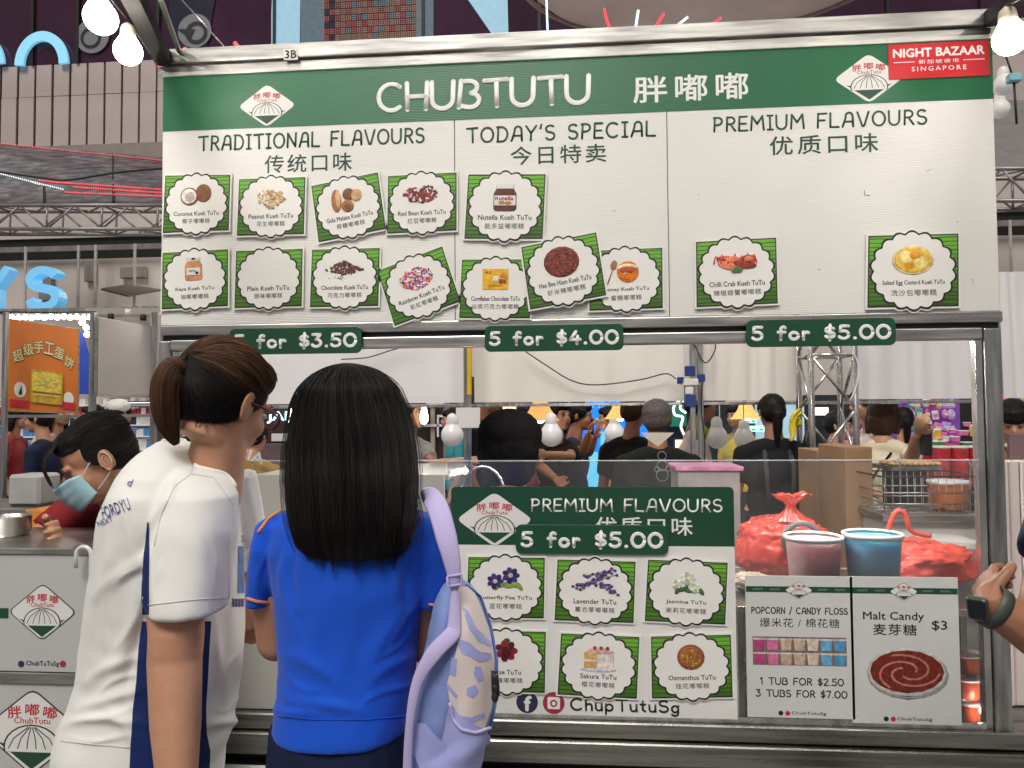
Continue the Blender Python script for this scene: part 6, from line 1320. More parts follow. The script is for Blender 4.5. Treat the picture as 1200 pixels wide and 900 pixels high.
t, Hm, b, Bm = person(680, 488, 3.5, 80, 'man in dark shirt holding a phone up in front of the blue stall', SKIND, NAVY, arms=[(P(684, 528, 3.3), P(690, 508, 3.2)), (P(690, 530, 3.5), P(697, 512, 3.4))])
ph = thing('phone', P(694, 498, 3.25), 'dark phone held by the man in front of the blue stall', 'phone'); c = P(694, 500, 3.22); MB().box(c-V((.012, .02, .06)), c+V((.012, .02, .06)), .004).build('case', BLK, ph)
person(743, 484, 2.9, 150, 'boy with cropped brown hair from behind, next to the hair net worker', SKIND, BLKS, 'short', HBRN, s=.98)
t, Hm, b, Bm = person(769, 492, 2.15, 182, 'worker in black with a grey hair net and pale collar, from behind', SKIND, BLKS, None, wide=1.12, s=.97)
mb = MB(); mb.ell((0, .022, .040), (.088, .102, .086), None, 20, 14); mb.ell((0, .04, .0), (.086, .08, .075), None, 20, 14); mb.xf(Hm); o = remesh(mb, .007, 3)
for i, p in enumerate(o.v): p = V(p); o.v[i] = tuple(p + V((1, 1, 1))*.003*noise.noise(p*50))
o.build('hair_net', mat('hair_net', (.095, .075, .068), .8, var=.5, scale=90, bump=.9, bscale=200), t)
mb = MB(); cn = [P(751, 507, 1.80), P(790, 507, 1.80), P(782, 514, 1.78), P(771, 523, 1.79), P(758, 514, 1.78)]; vs = [p for p in cn] + [p+V((0, .012, 0)) for p in cn]; mb.add(vs, [(4, 3, 2, 1, 0), (5, 6, 7, 8, 9)] + [(i, (i+1) % 5, (i+1) % 5+5, i+5) for i in range(5)]).build('collar', mat('pale_collar', (.5, .44, .38), .7), t)
mb = MB(); OUT = WINK; c = P(776, 548, 1.75); k = px(1.75, 776)
for (dx, dz, r_) in ((0, 14, 5), (0, 2, 6), (-6, -2, 3), (7, -1, 3), (0, -9, 7)): mb.tube([c+V((dx*k+r_*k*math.cos(a*PI/8), 0, dz*k+r_*k*math.sin(a*PI/8))) for a in range(17)], .0022, 5, False, .4)
mb.build('back_print', mat('grey_print', (.25, .24, .24), .6, var=0), t)
t, Hm, b, Bm = person(822, 476, 3.0, 92, 'man in white shirt in profile behind the socket post', SKIND, WHT, headyaw=0)
mb = MB(); mb.tube([P(812, 488, 2.85), P(822, 505, 2.80), P(816, 530, 2.85)], [.02, .05, .03], 10); mb.build('green_scarf', mat('lime_cloth', (.35, .42, .04), .7, var=.3), t)
t, Hm, b, Bm = person(904, 484, 2.15, 181, 'worker with long black ponytail and apron straps over a black top', SKIND, BLKS, 'pony', fem=True, wide=1.3, s=.9)
for sx in (-1, 1): MB().tube([b(sx*.075, .10, -.222), b(sx*.085, .17, -.33), b(sx*.07, .185, -.60)], .014, 8, True, .5).build('strap', mat('strap_grey', (.045, .045, .05), .7), t)
person(984, 500, 3.8, 60, 'person in white behind the aluminium truss', SKIN, WHT)
person(1013, 474, 3.3, -85, 'man in white shirt facing left, right of the truss', SKINL, WHT)
t, Hm, b, Bm = person(1035, 484, 2.6, 150, 'woman in a cream blouse with a brown bob, holding up a phone', SKINL, CRM, 'bob', HBRN, fem=True, arms=[(P(1078, 530, 2.05), P(1073, 508, 1.85)), (P(1014, 560, 2.2), P(1030, 580, 2.0))][::-1] if False else [(P(1070, 532, 2.1), P(1076, 508, 1.95)), (P(1008, 565, 2.2), P(1030, 580, 2.0))])
ph = thing('phone', P(1084, 505, 1.95), 'dark phone held up by the woman in cream', 'phone'); c = P(1085, 512, 1.93); MB().box(c-V((.022, .03, .10)), c+V((.022, .03, .07)), .006).build('case', BLK, ph)
MB().tube([b(-.06, .13, -.24), b(.06, .17, -.42), b(.17, .10, -.6)], .008, 6, True).build('bag_strap', BLKS, t)
person(1187, 494, 2.2, -25, 'girl with black fringe at the right edge looking down at her phone', SKINL, cloth('shirt_pinkish', (.45, .3, .28)), 'bangs', fem=True, pitch=22, arms=[(P(1172, 560, 2.1), P(1184, 533, 1.95)), (P(1215, 560, 2.1), P(1205, 533, 1.95))])
ph = thing('phone', P(1190, 522, 1.85), 'pale phone in the hands of the girl at the right edge', 'phone'); c = P(1191, 524, 1.84); MB().obox(c, (.035, 0, 0), (0, .05, .01), (0, -.001, .006)).build('case', PAPER, ph)
for (u, v, Y, yw, lab, c_, hr_, fm) in ((22, 490, 4.9, 100, 'far passer-by in a red top at the far left behind the man in navy', (.35, .04, .04), 'bob', True), (108, 488, 5.0, -60, 'far passer-by with a bob between the long haired woman and the capped man', (.3, .32, .4), 'bob', True),
    (392, 490, 4.9, 20, 'far passer-by hidden mostly behind the long black hair', (.5, .5, .48), 'short', False), (528, 492, 5.6, -70, 'far passer-by in teal between the two rear posts', (.05, .25, .28), 'short', False), (618, 486, 5.4, 60, 'far man in a maroon shirt left of the wicker lamp', (.25, .03, .05), 'short', False), (712, 490, 5.3, -80, 'far woman in an orange top before the blue stall', (.6, .22, .05), 'long', True),
    (862, 488, 5.3, -50, 'far passer-by in yellow left of the ponytailed worker', (.6, .45, .08), 'short', False), (1000, 492, 5.6, 80, 'far passer-by in pink seen through the truss', (.6, .25, .3), 'bob', True), (1058, 494, 4.4, 170, 'shopper in a lilac top facing the toy board', (.4, .3, .55), 'pony', True)):
    person(u, v, Y, yw, lab, SKIN, cloth('shirt_far_%d' % u, c_), hr_, fem=fm, vox=.011)
# -- masked vendor
RDS = cloth('shirt_dark_red', (.24, .022, .028)); Yv = -.02
t, Hm, b, Bm = person(113, 540, Yv-.08, 12, 'vendor in a pale blue face mask bending over the cabinet worktop', SKIN, RDS, None, pitch=30, s=1.08, fem=True, vox=.005, lean=.02, headyaw=-60, closed=True, roll=-3, face=False, bend=38,
   arms=[(P(34, 640, -.02), P(58, 630, -.14)), (P(178, 680, .05), P(120, 690, -.1))])
mb = MB(); a = 0
mk = [(-.060, -.052, -.008), (-.042, -.083, -.004), (-.018, -.106, -.010), (0, -.122, -.014), (.018, -.106, -.010), (.042, -.083, -.004), (.060, -.052, -.008)]
lo = [(-.052, -.040, -.075), (-.038, -.072, -.092), (-.018, -.090, -.102), (0, -.096, -.106), (.018, -.090, -.102), (.038, -.072, -.092), (.052, -.040, -.075)]
rows_ = []
for j in range(13):
    f = j/12; row = []
    for i in range(7):
        p = V(mk[i]).lerp(V(lo[i]), f); bulge = .007+.010*math.sin(f*PI)*(1-abs(i-3)/3.2) + .0016*math.sin(f*PI*7)*(1-abs(i-3)/4); p.y -= bulge; row.append(p*1.08)
    rows_.append(row)
vs = [p for r_ in rows_ for p in r_]; mb.add(vs, [(j*7+i, j*7+i+1, (j+1)*7+i+1, (j+1)*7+i) for j in range(12) for i in range(6)], True); mb.xf(Hm)
o = mb.build('face_mask', mat('mask_blue', (.40, .64, .72), .75, var=.08, bump=.3), t); m_ = o.modifiers.new('s', 'SOLIDIFY'); m_.thickness = .0025
for sx in (-1, 1):
    mb = MB(); mb.tube(spl([V((sx*.058, -.052, -.012)), V((sx*.070, -.02, .010)), V((sx*.086, .016, .018)), V((sx*.090, .024, -.01)), V((sx*.080, .005, -.04)), V((sx*.054, -.042, -.068))]), .0018, 5); mb.xf(Hm @ Matrix.Scale(1.08, 4)).build('ear_loop', PAPER, t)
mb = MB()
for sx in (-1, 1):
    mb.tube([V((sx*(.014+.030*k/4), -.0895+.011*(k/4)**2, -.004-.003*math.sin(k/4*PI))) for k in range(5)], .0016, 5); mb.tube([V((sx*(.013+.036*k/4), -.0905+.014*(k/4)**2, .017+.005*math.sin(k/4*PI*.8))) for k in range(5)], [.0016, .0024, .0024, .0018, .0008], 5)
mb.xf(Hm @ Matrix.Scale(1.08, 4)); mb.build('face_features', EYED, t)
for sx in (-1, 1): ear(Hm, 1.08, sx, SKIN, t)
mb = MB(); mb.loft([[b(x_*wd, y_, z_) for x_, y_ in ((-1, -.065), (-.5, -.105), (0, -.12), (.5, -.105), (1, -.065), (.5, -.058), (0, -.055), (-.5, -.058))] for z_, wd in ((-.24, .06), (-.30, .08), (-.36, .13), (-.55, .16), (-.85, .18))]); mb.build('apron', cloth('apron_black', (.02, .021, .023)), t)
VEND = (t, Hm, b)
from mathutils.bvhtree import BVHTree
def UV(p):
    d = V(p)-CAM; f = d.dot(_fw); return 600+F*d.dot(_rt)/f, 450-F*d.dot(_up)/f
def interp(tab, v):
    if v <= tab[0][0]: return tab[0][1:]
    for a, b in zip(tab, tab[1:]):
        if v <= b[0]: f = (v-a[0])/(b[0]-a[0]); return [x*(1-f)+y*f for x, y in zip(a[1:], b[1:])]
    return tab[-1][1:]
def profile(tab, n=40, step=6, e=2.4):
    """rings from pixel rows (v, uL, uR, ycentre, half depth)"""
    mb = MB(); rings = []; v = tab[0][0]
    while v <= tab[-1][0]:
        uL, uR, yc, ry = interp(tab, v); a, b = P(uL, v, yc), P(uR, v, yc); cx = (a.x+b.x)/2; rx = (b.x-a.x)/2; z = (a.z+b.z)/2; r = []; sl = (cx-CAM.x)/(yc-CAM.y); rx = math.sqrt(max((.55*rx)**2, rx*rx-(ry*sl)**2))
        for k in range(n):
            t = 2*PI*k/n; c, s_ = math.cos(t), math.sin(t)
            r.append(V((cx+rx*math.copysign(abs(c)**(2/e), c), yc+ry*math.copysign(abs(s_)**(2/e), s_), z)))
        rings.append(r); v += step
    mb.loft(rings); return mb
def folds(o, fl, yfront, nz=(.004, .0015), seed=0.):
    """push a garment mesh in and out along fold lines given in photograph pixels"""
    me = bpy.data.meshes.new('x'); me.from_pydata(o.v, [], o.f); me.update(); nr = [v_.normal.copy() for v_ in me.vertices]; bpy.data.meshes.remove(me)
    for i, p in enumerate(o.v):
        p = V(p); d = nz[0]*noise.noise(V((p.x*7+seed, p.y*7, p.z*4))) + nz[1]*noise.noise(p*32+V((seed, 0, 0)))
        if nr[i].dot((CAM-p).normalized()) > -.2:
            u, v = UV(p)
            for (u0, v0, u1, v1, w_, a) in fl:
                L = math.hypot(u1-u0, v1-v0); tx, ty = (u1-u0)/L, (v1-v0)/L; s_ = ((u-u0)*tx+(v-v0)*ty)/L; q_ = abs((u-u0)*-ty+(v-v0)*tx + 6*math.sin(s_*3+u0))
                if -.25 < s_ < 1.25 and q_ < w_*3: f = math.exp(-(q_/w_)**2)*max(0, math.sin(PI*min(1, max(0, (s_+.2)/1.4)))); d += a*f
        o.v[i] = tuple(p + nr[i]*d)
    return o
def bvh(o): return BVHTree.FromPolygons([V(q_) for q_ in o.v], o.f)
def cast(B, u, v, lift=.002):
    d = (P(u, v, 0)-CAM).normalized(); h = B.ray_cast(CAM, d)
    if h[0] is None: return None
    n_ = h[1] if h[1].dot(d) < 0 else -h[1]; return h[0] + n_*lift
def decal_strip(B, rows, nx, name, m, par, lift=.0015, th=.0008):
    """rows: list of (v, uL, uR); sheet laid on the garment"""
    vs = []; ok = []
    for v, a, b in rows:
        for i in range(nx+1):
            p = cast(B, a+(b-a)*i/nx, v, lift); ok.append(p is not None); vs.append(p or V((0, 0, 0)))
    fs = []; k = nx+1
    for j in range(len(rows)-1):
        for i in range(nx):
            q_ = (j*k+i, j*k+i+1, (j+1)*k+i+1, (j+1)*k+i)
            if all(ok[x_] for x_ in q_) and max((vs[q_[0]]-vs[x_]).length for x_ in q_) < .06: fs.append(q_)
    used = sorted({x_ for f in fs for x_ in f}); mp = {x_: i for i, x_ in enumerate(used)}
    if not used: return None
    ob = MB().add([vs[x_] for x_ in used], [tuple(mp[x_] for x_ in f) for f in fs], True).build(name, m, par); return ob
def decal_line(B, pts, r, name, m, par, lift=.001, flat=False):
    q_ = []
    for i in range(len(pts)-1):
        for j in range(6):
            t = j/6; p = cast(B, pts[i][0]*(1-t)+pts[i+1][0]*t, pts[i][1]*(1-t)+pts[i+1][1]*t, lift)
            if p: q_.append(p)
    p = cast(B, *pts[-1], lift)
    if p: q_.append(p)
    return MB().tube(q_, r, 6).build(name, m, par) if len(q_) > 1 else None
def text_on(B, s_, u, v, w_, h_, rot, name, m, par, lift=.0022):
    vs, fs = glyphs(s_); x0 = min(q_[0] for q_ in vs); x1 = max(q_[0] for q_ in vs); y0 = min(q_[1] for q_ in vs); y1 = max(q_[1] for q_ in vs); o = []; ca, sa = math.cos(rot), math.sin(rot)
    for q_ in vs:
        a = (q_[0]-(x0+x1)/2)/(x1-x0)*w_; b = (q_[1]-(y0+y1)/2)/(y1-y0)*h_; p = cast(B, u+a*ca-b*sa, v-(a*sa+b*ca), lift); o.append(p)
    fs = [f for f in fs if all(o[i] is not None for i in f)]; o = [p or V((0, 0, 0)) for p in o]
    return MB().add(o, fs).build(name, m, par)
def strands(paths, r, name, mats_, par, mi=None):
    """hair strands as thin three sided tapering tubes"""
    mb = MB()
    for k, pts in enumerate(paths):
        n = len(pts); mb.mi = mi[k] if mi else 0; vs = []
        rr = r*rnd.uniform(.7, 1.3); a0 = rnd.random()*2
        for i, p in enumerate(pts):
            f = rr*(1-.75*max(0, (i/(n-1)-.6)/.4)); t = (pts[min(n-1, i+1)]-pts[max(0, i-1)]); t.normalize(); up = t.orthogonal().normalized() if i == 0 else (up - t*up.dot(t)).normalized(); sd_ = t.cross(up)
            for q_ in range(3): vs.append(p + (up*math.cos(a0+2.094*q_)+sd_*math.sin(a0+2.094*q_))*f)
        mb.add(vs, [(3*i+q_, 3*i+(q_+1) % 3, 3*i+3+(q_+1) % 3, 3*i+3+q_) for i in range(n-1) for q_ in range(3)], True)
    o = mb.build(name, mats_, par); o['kind'] = 'stuff'; return o
def hairmat(name, c, rough=.42, var=.35):
    m = mat(name, c, rough, var=var, scale=22, stretch=(1, 1, .25), spec=.22); b = m.node_tree.nodes['Principled BSDF']; b.inputs['Anisotropic'].default_value = .5; return m
HS = [hairmat('strand_black', (.010, .009, .009)), hairmat('strand_soft_black', (.020, .015, .013)), hairmat('strand_dark_brown', (.060, .028, .016)), hairmat('strand_brown', (.110, .052, .028)), hairmat('strand_copper', (.17, .085, .042))]

# ============================================================ woman in the white shirt
Y1 = -.86; WT = cloth('tee_white', (.80, .79, .755), .8, var=.04); NV = cloth('panel_navy', (.012, .028, .13), .8)
w1 = thing('person', (P(200, 800, Y1).x, Y1, 0), 'woman with brown ponytail and glasses in a white tee with navy side panels', 'person')
head = P(266, 472, Y1+.0); H1 = Matrix.Translation(head) @ Matrix.Rotation(R(157), 4, 'Z') @ Matrix.Rotation(R(20), 4, 'X') @ Matrix.Rotation(R(-6), 4, 'Y')
sk = MB(); headprims(sk, H1, .97, n=20)
nk = [P(262, 490, Y1-.01), P(257, 520, Y1-.01), P(252, 548, Y1+.0), P(240, 585, Y1)]
sk.tube(nk, [.052, .053, .058, .07], 20)
S_, El, Wr = P(232, 590, Y1-.10), P(207, 742, -1.00), P(208, 935, -1.06)
sk.tube([S_, S_.lerp(El, .5), P(206, 722, -.99), El, P(205, 775, -1.0), P(206, 850, -1.03), Wr], [.055, .054, .0505, .0485, .0475, .043, .031], 18)
handprims(sk, Wr, V((.05, -.1, -1)), 1., .5, V((1, .3, 0)))
E2, W2 = P(292, 735, Y1+.14), P(330, 700, Y1+.32); sk.tube([P(262, 590, Y1+.14), E2], [.05, .042], 12); sk.tube([E2, W2], [.042, .028], 12); handprims(sk, W2, W2-E2, 1., .6, V((0, 0, -1)))
gsk = remesh(sk, .0042, 8); BS1 = bvh(gsk); gsk.build('body', SKIN, w1); facebits(w1, H1, .97, brow=HBRN)
for sx in (-1, 1): ear(H1, .90, sx, SKIN, w1)
for s_, e_, w_, nm in ((0, 0, 0, ''),): pass
tors = [(516, 186, 214, Y1+.01, .045), (522, 176, 232, Y1, .07), (530, 164, 246, Y1, .092), (540, 154, 258, Y1, .115), (556, 143, 272, Y1, .145), (575, 134, 281, Y1, .165), (600, 124, 284, Y1, .17), (640, 117, 286, Y1, .165), (690, 108, 288, Y1, .155), (740, 101, 289, Y1, .145), (790, 94, 287, Y1, .14), (815, 86, 284, Y1, .145), (840, 74, 279, Y1, .15), (862, 68, 276, Y1, .155), (885, 66, 268, Y1, .155), (930, 70, 264, Y1, .15)]
tb = profile(tors, 48, 5, 2.25)
slv = [(546, 205, 245, Y1-.05, .05), (558, 192, 268, Y1-.07, .07), (580, 182, 281, Y1-.085, .082), (620, 177, 281, Y1-.10, .084), (670, 174, 275, Y1-.115, .080), (700, 172.5, 271, Y1-.125, .078), (719, 171.5, 268, Y1-.13, .076)]
tb.join(profile(slv, 36, 5, 2.1))
tb.tube([P(262, 560, Y1+.12), P(285, 660, Y1+.16)], [.07, .065], 14)
g1 = remesh(tb, .0048, 5)
g1 = folds(g1, [(178, 640, 120, 700, 7, .006), (175, 670, 128, 790, 9, .007), (172, 700, 150, 830, 7, -.006), (128, 640, 112, 740, 9, .005), (160, 770, 105, 800, 7, .007), (165, 800, 100, 835, 7, .008), (160, 845, 80, 850, 6, .008), (276, 700, 250, 860, 9, .006), (285, 840, 240, 856, 6, .009), (262, 640, 270, 820, 10, -.004), (196, 565, 176, 640, 5, -.006), (186, 590, 176, 700, 5, .004), (232, 590, 226, 700, 12, .003), (258, 600, 262, 700, 8, -.004), (140, 590, 168, 660, 8, .005), (120, 830, 160, 870, 8, .006), (175, 560, 210, 545, 8, .003), (150, 560, 200, 600, 14, -.003), (172, 655, 140, 690, 3, .004), (170, 690, 138, 760, 3.5, .004), (130, 700, 118, 770, 3, .003), (160, 790, 120, 812, 3, .004), (158, 822, 96, 848, 3, .004), (150, 866, 90, 862, 3, .004), (262, 740, 256, 820, 4, .003), (280, 770, 256, 800, 3, .004), (282, 820, 252, 828, 3, .004), (190, 640, 186, 700, 3, .002), (245, 620, 252, 690, 4, .0025), (190, 572, 182, 620, 3, .003)], Y1, (.004, .0012), 2.)
B1 = bvh(g1); g1.build('shirt', WT, w1)
def rows(tab, v0, v1, st): return [(v, *interp(tab, v)) for v in [v0+st*i for i in range(int((v1-v0)/st)+1)]]
decal_strip(B1, rows([(612, 173, 175), (640, 170, 175.5), (680, 167, 175), (722, 166, 175)], 612, 722, 4), 3, 'side_panel', NV, w1)
decal_strip(B1, rows([(728, 166, 247), (760, 163, 245), (800, 160, 243), (830, 156, 241), (860, 154, 242), (880, 153, 246), (900, 152, 245), (925, 152, 245)], 728, 925, 4), 22, 'side_panel', NV, w1)
TH = mat('thread_white', (.62, .61, .58), .8, var=0)
decal_line(B1, [(173.5, 709), (200, 706), (235, 702), (268, 701)], .0008, 'hem_stitch', TH, w1)
decal_line(B1, [(222, 530), (226, 545), (224, 556), (205, 570), (190, 600), (181, 640)], .0006, 'shoulder_seam', TH, w1); decal_line(B1, [(224, 556), (250, 560), (272, 590), (268, 640), (268, 700)], .0006, 'sleeve_seam', TH, w1)
decal_line(B1, [(72, 868), (110, 872), (152, 876)], .0009, 'hem_stitch', TH, w1)
INKB = mat('navy_print', (.05, .06, .22), .6, var=.1); 
text_on(B1, 'FORDYU', 136, 596, 34, 14, 1.15*0+.35, 'back_print', INKB, w1); text_on(B1, 'NEXT', 124, 611, 18, 6, .35, 'back_print', INKB, w1); text_on(B1, 'd', 153, 566, 5, 9, -.4, 'back_print', INKB, w1)
# collar: a rib laid where the neckline meets the neck
rim = []
for i in range(31):
    u = 189+i*2.95
    for j in range(120):
        v = 508+j*.8; d = (P(u, v, 0)-CAM).normalized(); h1 = B1.ray_cast(CAM, d); h2 = BS1.ray_cast(CAM, d)
        if h1[0] is not None and (h2[0] is None or h1[3] < h2[3]): rim.append(h1[0] - d*.001); break
if len(rim) > 4:
    rim = [sum((rim[max(0, min(len(rim)-1, i+k))] for k in (-2, -1, 0, 1, 2)), V((0, 0, 0)))/5 for i in range(len(rim))]
    MB().tube(rim, .0052, 8).build('collar', WT, w1)
# chest print seen at the far side
wave = MB()
decal_strip(B1, rows([(636, 279, 284.5), (700, 278, 286)], 640, 698, 5), 2, 'chest_print', mat('blue_print', (.10, .20, .42), .6, var=.5, scale=60), w1)
for k in range(3): decal_line(B1, [(272+i*1.7, 703+k*3.2+(1.4 if i % 2 else -1.4)) for i in range(9)], .0012, 'wave_print', INKB, w1)
text_on(B1, 'S', 284, 631, 5, 8, 0, 'chest_letter', RED, w1)
# glasses
gm = mat('dark_red_frame', (.12, .012, .018), .25, var=0); mb = MB()
for sx in (-1, 1):
    c = V((sx*.033, -.104, -.002)); mb.tube([c+V((.026*math.cos(a*PI/10), .006*abs(math.cos(a*PI/10)), .020*math.sin(a*PI/10))) for a in range(21)], .0026, 6, False); mb.tube([V((sx*.06, -.096, .004)), V((sx*.076, -.05, .006)), V((sx*.082, .012, .004))], .0024, 6)
mb.tube([V((-.008, -.105, 0)), V((.008, -.105, 0))], .002, 6); mb.xf(H1 @ Matrix.Scale(.97, 4)).build('glasses', gm, w1)
# hair: shell, combed strands, tie, ponytail
hs = MB(); hs.ell((0, .030, .042), (.084, .096, .086), None, 28, 20); hs.ell((0, .046, .006), (.080, .077, .076), None, 24, 16); hs.ell((0, -.022, .066), (.072, .060, .048), None, 20, 14)
for sx in (-1, 1): hs.ell((sx*.063, .004, .028), (.020, .045, .044), None, 14, 10)
hs.xf(H1 @ Matrix.Scale(.96, 4)); sh_ = remesh(hs, .0045, 3); BH = BVHTree.FromPolygons([V(p) for p in sh_.v], sh_.f); sh_.build('hair_base', hairmat('shell_brown_black', (.018, .011, .009), .5), w1)
tieL = V((.0, .122, .052)); tie = H1 @ tieL; hc = H1 @ V((0, .02, .03)); paths = []; mi = []
for k in range(5200):
    a = rnd.uniform(0, 2*PI); # start direction round the tie axis, distance from it
    ph_ = rnd.uniform(.35, 1)**.7*2.35
    ax = (tieL - V((0, .02, .03))).normalized(); e1 = ax.orthogonal().normalized(); e2 = ax.cross(e1)
    d0 = ax*math.cos(ph_) + (e1*math.cos(a)+e2*math.sin(a))*math.sin(ph_)
    if d0.z < -.93 or (d0.y < -.25 and d0.z < .0) or (d0.y < -.6 and d0.z < .40): continue
    lift = rnd.uniform(.0, .004); cl_ = .002*noise.noise(V((a*5, 0, 3))); pts = []; wv = rnd.uniform(-.05, .05)
    for i in range(15):
        f = i/14; ang = ph_*(1-f)+.10*f; aa = a + wv*math.sin(f*3) + .25*math.sin(a*3)*f*(1-f) + .3*(1-f)*f
        dl_ = ax*math.cos(ang) + (e1*math.cos(aa)+e2*math.sin(aa))*math.sin(ang); dw = (H1.to_3x3() @ dl_).normalized()
        h = BH.ray_cast(hc + dw*.3, -dw); base = h[0] if h[0] else hc+dw*.09
        p = base + dw*(lift*math.sin(PI*min(1, f*1.0+.1)) + .001 + .0022*abs(noise.noise(V((a*14, f*.8, 1))))); 
        if f > .86: p = p.lerp(tie, (f-.86)/.14*.75)
        pts.append(p)
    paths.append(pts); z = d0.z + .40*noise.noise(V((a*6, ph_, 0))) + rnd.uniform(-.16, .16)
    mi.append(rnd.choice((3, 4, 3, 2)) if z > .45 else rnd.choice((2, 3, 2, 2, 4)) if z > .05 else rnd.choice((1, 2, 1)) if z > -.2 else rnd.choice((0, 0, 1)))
for k in range(34):
    u0 = rnd.uniform(228, 268); v0 = rnd.uniform(478, 488); pts = []
    for j in range(7):
        uu = u0 + rnd.uniform(-1, 1) + j*rnd.uniform(-.6, 1.2); vv = v0 + j*rnd.uniform(1.5, 4.2); h_ = BS1.ray_cast(CAM, (P(uu, vv, 0)-CAM).normalized())
        if h_[0] is not None: pts.append(h_[0] - (P(uu, vv, 0)-CAM).normalized()*.0015)
    if len(pts) > 3: paths.append(pts); mi.append(1)
for k in range(160):
    th_ = rnd.uniform(-.3, 2.6); dw = (H1.to_3x3() @ V((math.sin(rnd.uniform(-1, 1)), math.cos(th_), .55+.45*math.sin(th_)))).normalized(); h = BH.ray_cast(hc+dw*.3, -dw)
    if h[0]: p = h[0]; tg = (tie-p).normalized(); paths.append([p+dw*.001, p+dw*.005+tg*.015, p+dw*rnd.uniform(.004, .010)+tg*.035, p+dw*rnd.uniform(.001, .009)+tg*.06]); mi.append(rnd.choice((1, 2)))
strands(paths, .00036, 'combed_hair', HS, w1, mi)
hcn = [P(219, 433, Y1-.085), P(204, 430, Y1-.105), P(195, 447, Y1-.115), P(194, 475, Y1-.110), P(198, 500, Y1-.10), P(207, 521, Y1-.09)]; hr = [.010, .019, .023, .023, .018, .005]
MB().tube(spl(hcn, 5), [interp([(i*5, r_) for i, r_ in enumerate(hr)], j)[0]*.80 for j in range(26)], 16).build('ponytail_core', hairmat('shell_brown', (.04, .02, .013), .5), w1)
cs_ = spl(hcn, 5); paths = []; mi = []
for k in range(2600):
    a = rnd.uniform(0, 2*PI); q_ = rnd.uniform(.86, 1.12); tw = rnd.uniform(-.3, .3); n = len(cs_); ln = n-rnd.randrange(0, 7); pts = []
    for i in range(ln):
        t = (cs_[min(n-1, i+1)]-cs_[max(0, i-1)]).normalized(); s1 = t.cross(V((0, 1, 0))).normalized(); s2 = t.cross(s1); r_ = interp([(j*5, x_) for j, x_ in enumerate(hr)], i)[0]; r_ = max(r_, .004)
        aa = a + tw*i/n; pts.append(cs_[i] + (s1*math.cos(aa)+s2*math.sin(aa))*r_*(q_ + .08*noise.noise(V((a*4, i*.2, 0)))))
    paths.append(pts); mi.append(rnd.choice((3, 2, 4, 3, 2)) if noise.noise(V((a*4, 0, 0))) > -.15 else rnd.choice((2, 1, 2)))
strands(paths, .00042, 'ponytail', HS, w1, mi)
MB().tube([tie+V((-.012+.014*math.cos(a*PI/9), -.004, .016*math.sin(a*PI/9))) if False else P(214, 431, Y1-.085)+V((.004*math.sin(a*PI/9), .015*math.cos(a*PI/9), .016*math.sin(a*PI/9))) for a in range(19)], .006, 8, False).build('hair_tie', BLK, w1)
wisp = []
for (u0, v0, u1, v1, u2, v2) in ((262, 486, 280, 500, 282, 512), (240, 484, 246, 498, 243, 506), (283, 478, 281, 500, 279, 520), (255, 484, 268, 494, 274, 508)): wisp.append([cast(BVHTree.FromPolygons([V(p) for p in sh_.v], sh_.f), 0, 0) or P(u, v, Y1-.085) for u, v in [(u0+(u1-u0)*t/4, v0+(v1-v0)*t/4) for t in range(4)]+[(u1+(u2-u1)*t/4, v1+(v2-v1)*t/4) for t in range(5)]])
tr = profile([(905, 82, 262, Y1, .135), (960, 84, 268, Y1, .14), (1010, 90, 262, Y1, .13)], 32, 6)
for sx, yy in ((-.06, .05), (.05, -.05)):
    c = P(170, 990, Y1); tr.tube([V((c.x+sx*.6, Y1+yy, c.z)), V((c.x+sx, Y1+yy, .48)), V((c.x+sx, Y1+yy, .08))], [.10, .07, .055], 14)
remesh(tr, .012, 4).build('trousers', cloth('trouser_dark', (.03, .032, .045)), w1)
for sx, yy in ((-.06, .05), (.05, -.05)): c = P(170, 990, Y1); mb = MB(); mb.ell((c.x+sx+.06, Y1+yy+.03, .045), (.13, .05, .045), None, 14, 8); mb.v = [(x_, y_, max(.003, z_)) for x_, y_, z_ in mb.v]; mb.build('shoe', mat('shoe_dark', (.03, .03, .03), .5), w1)

# ============================================================ girl in the blue shirt
Y2 = -.97; BT = cloth('tee_blue', (.007, .085, .60), .8, var=.06); ORP = cloth('orange_piping', (.75, .28, .09))
w2 = thing('person', (P(405, 800, Y2).x, Y2, 0), 'girl with long straight black hair in a bright blue shirt', 'person')
H2 = Matrix.Translation(P(413, 505, Y2)) @ Matrix.Rotation(R(178), 4, 'Z') @ Matrix.Rotation(R(14), 4, 'X')
sk = MB(); headprims(sk, H2, .98, n=18); sk.tube([P(413, 530, Y2+.02), P(410, 590, Y2+.02)], [.048, .050], 14)
aL = [P(318, 640, Y2), P(320, 700, Y2+.01), P(324, 752, Y2+.03), P(352, 735, Y2+.26)]; aR = [P(510, 640, Y2), P(506, 700, Y2+.02), P(500, 755, Y2+.05), P(478, 735, Y2+.28)]
for a in (aL, aR): sk.tube(a[:3], [.044, .040, .036], 14); sk.ell(a[2], .036, None, 12, 8); sk.tube(a[2:], [.036, .026], 14); handprims(sk, a[3], V((0, 1, .1)), .95, .6, V((0, 0, -1)))
remesh(sk, .005, 4).build('body', SKIN, w2); facebits(w2, H2, .98)
tb = profile([(588, 372, 452, Y2+.01, .055), (598, 338, 492, Y2, .085), (612, 318, 516, Y2, .105), (640, 318, 512, Y2, .12), (680, 322, 506, Y2, .122), (720, 326, 498, Y2, .118), (770, 331, 490, Y2, .118), (810, 329, 488, Y2, .125), (842, 324, 486, Y2, .132), (848, 325, 485, Y2, .130)], 44, 5, 2.3)
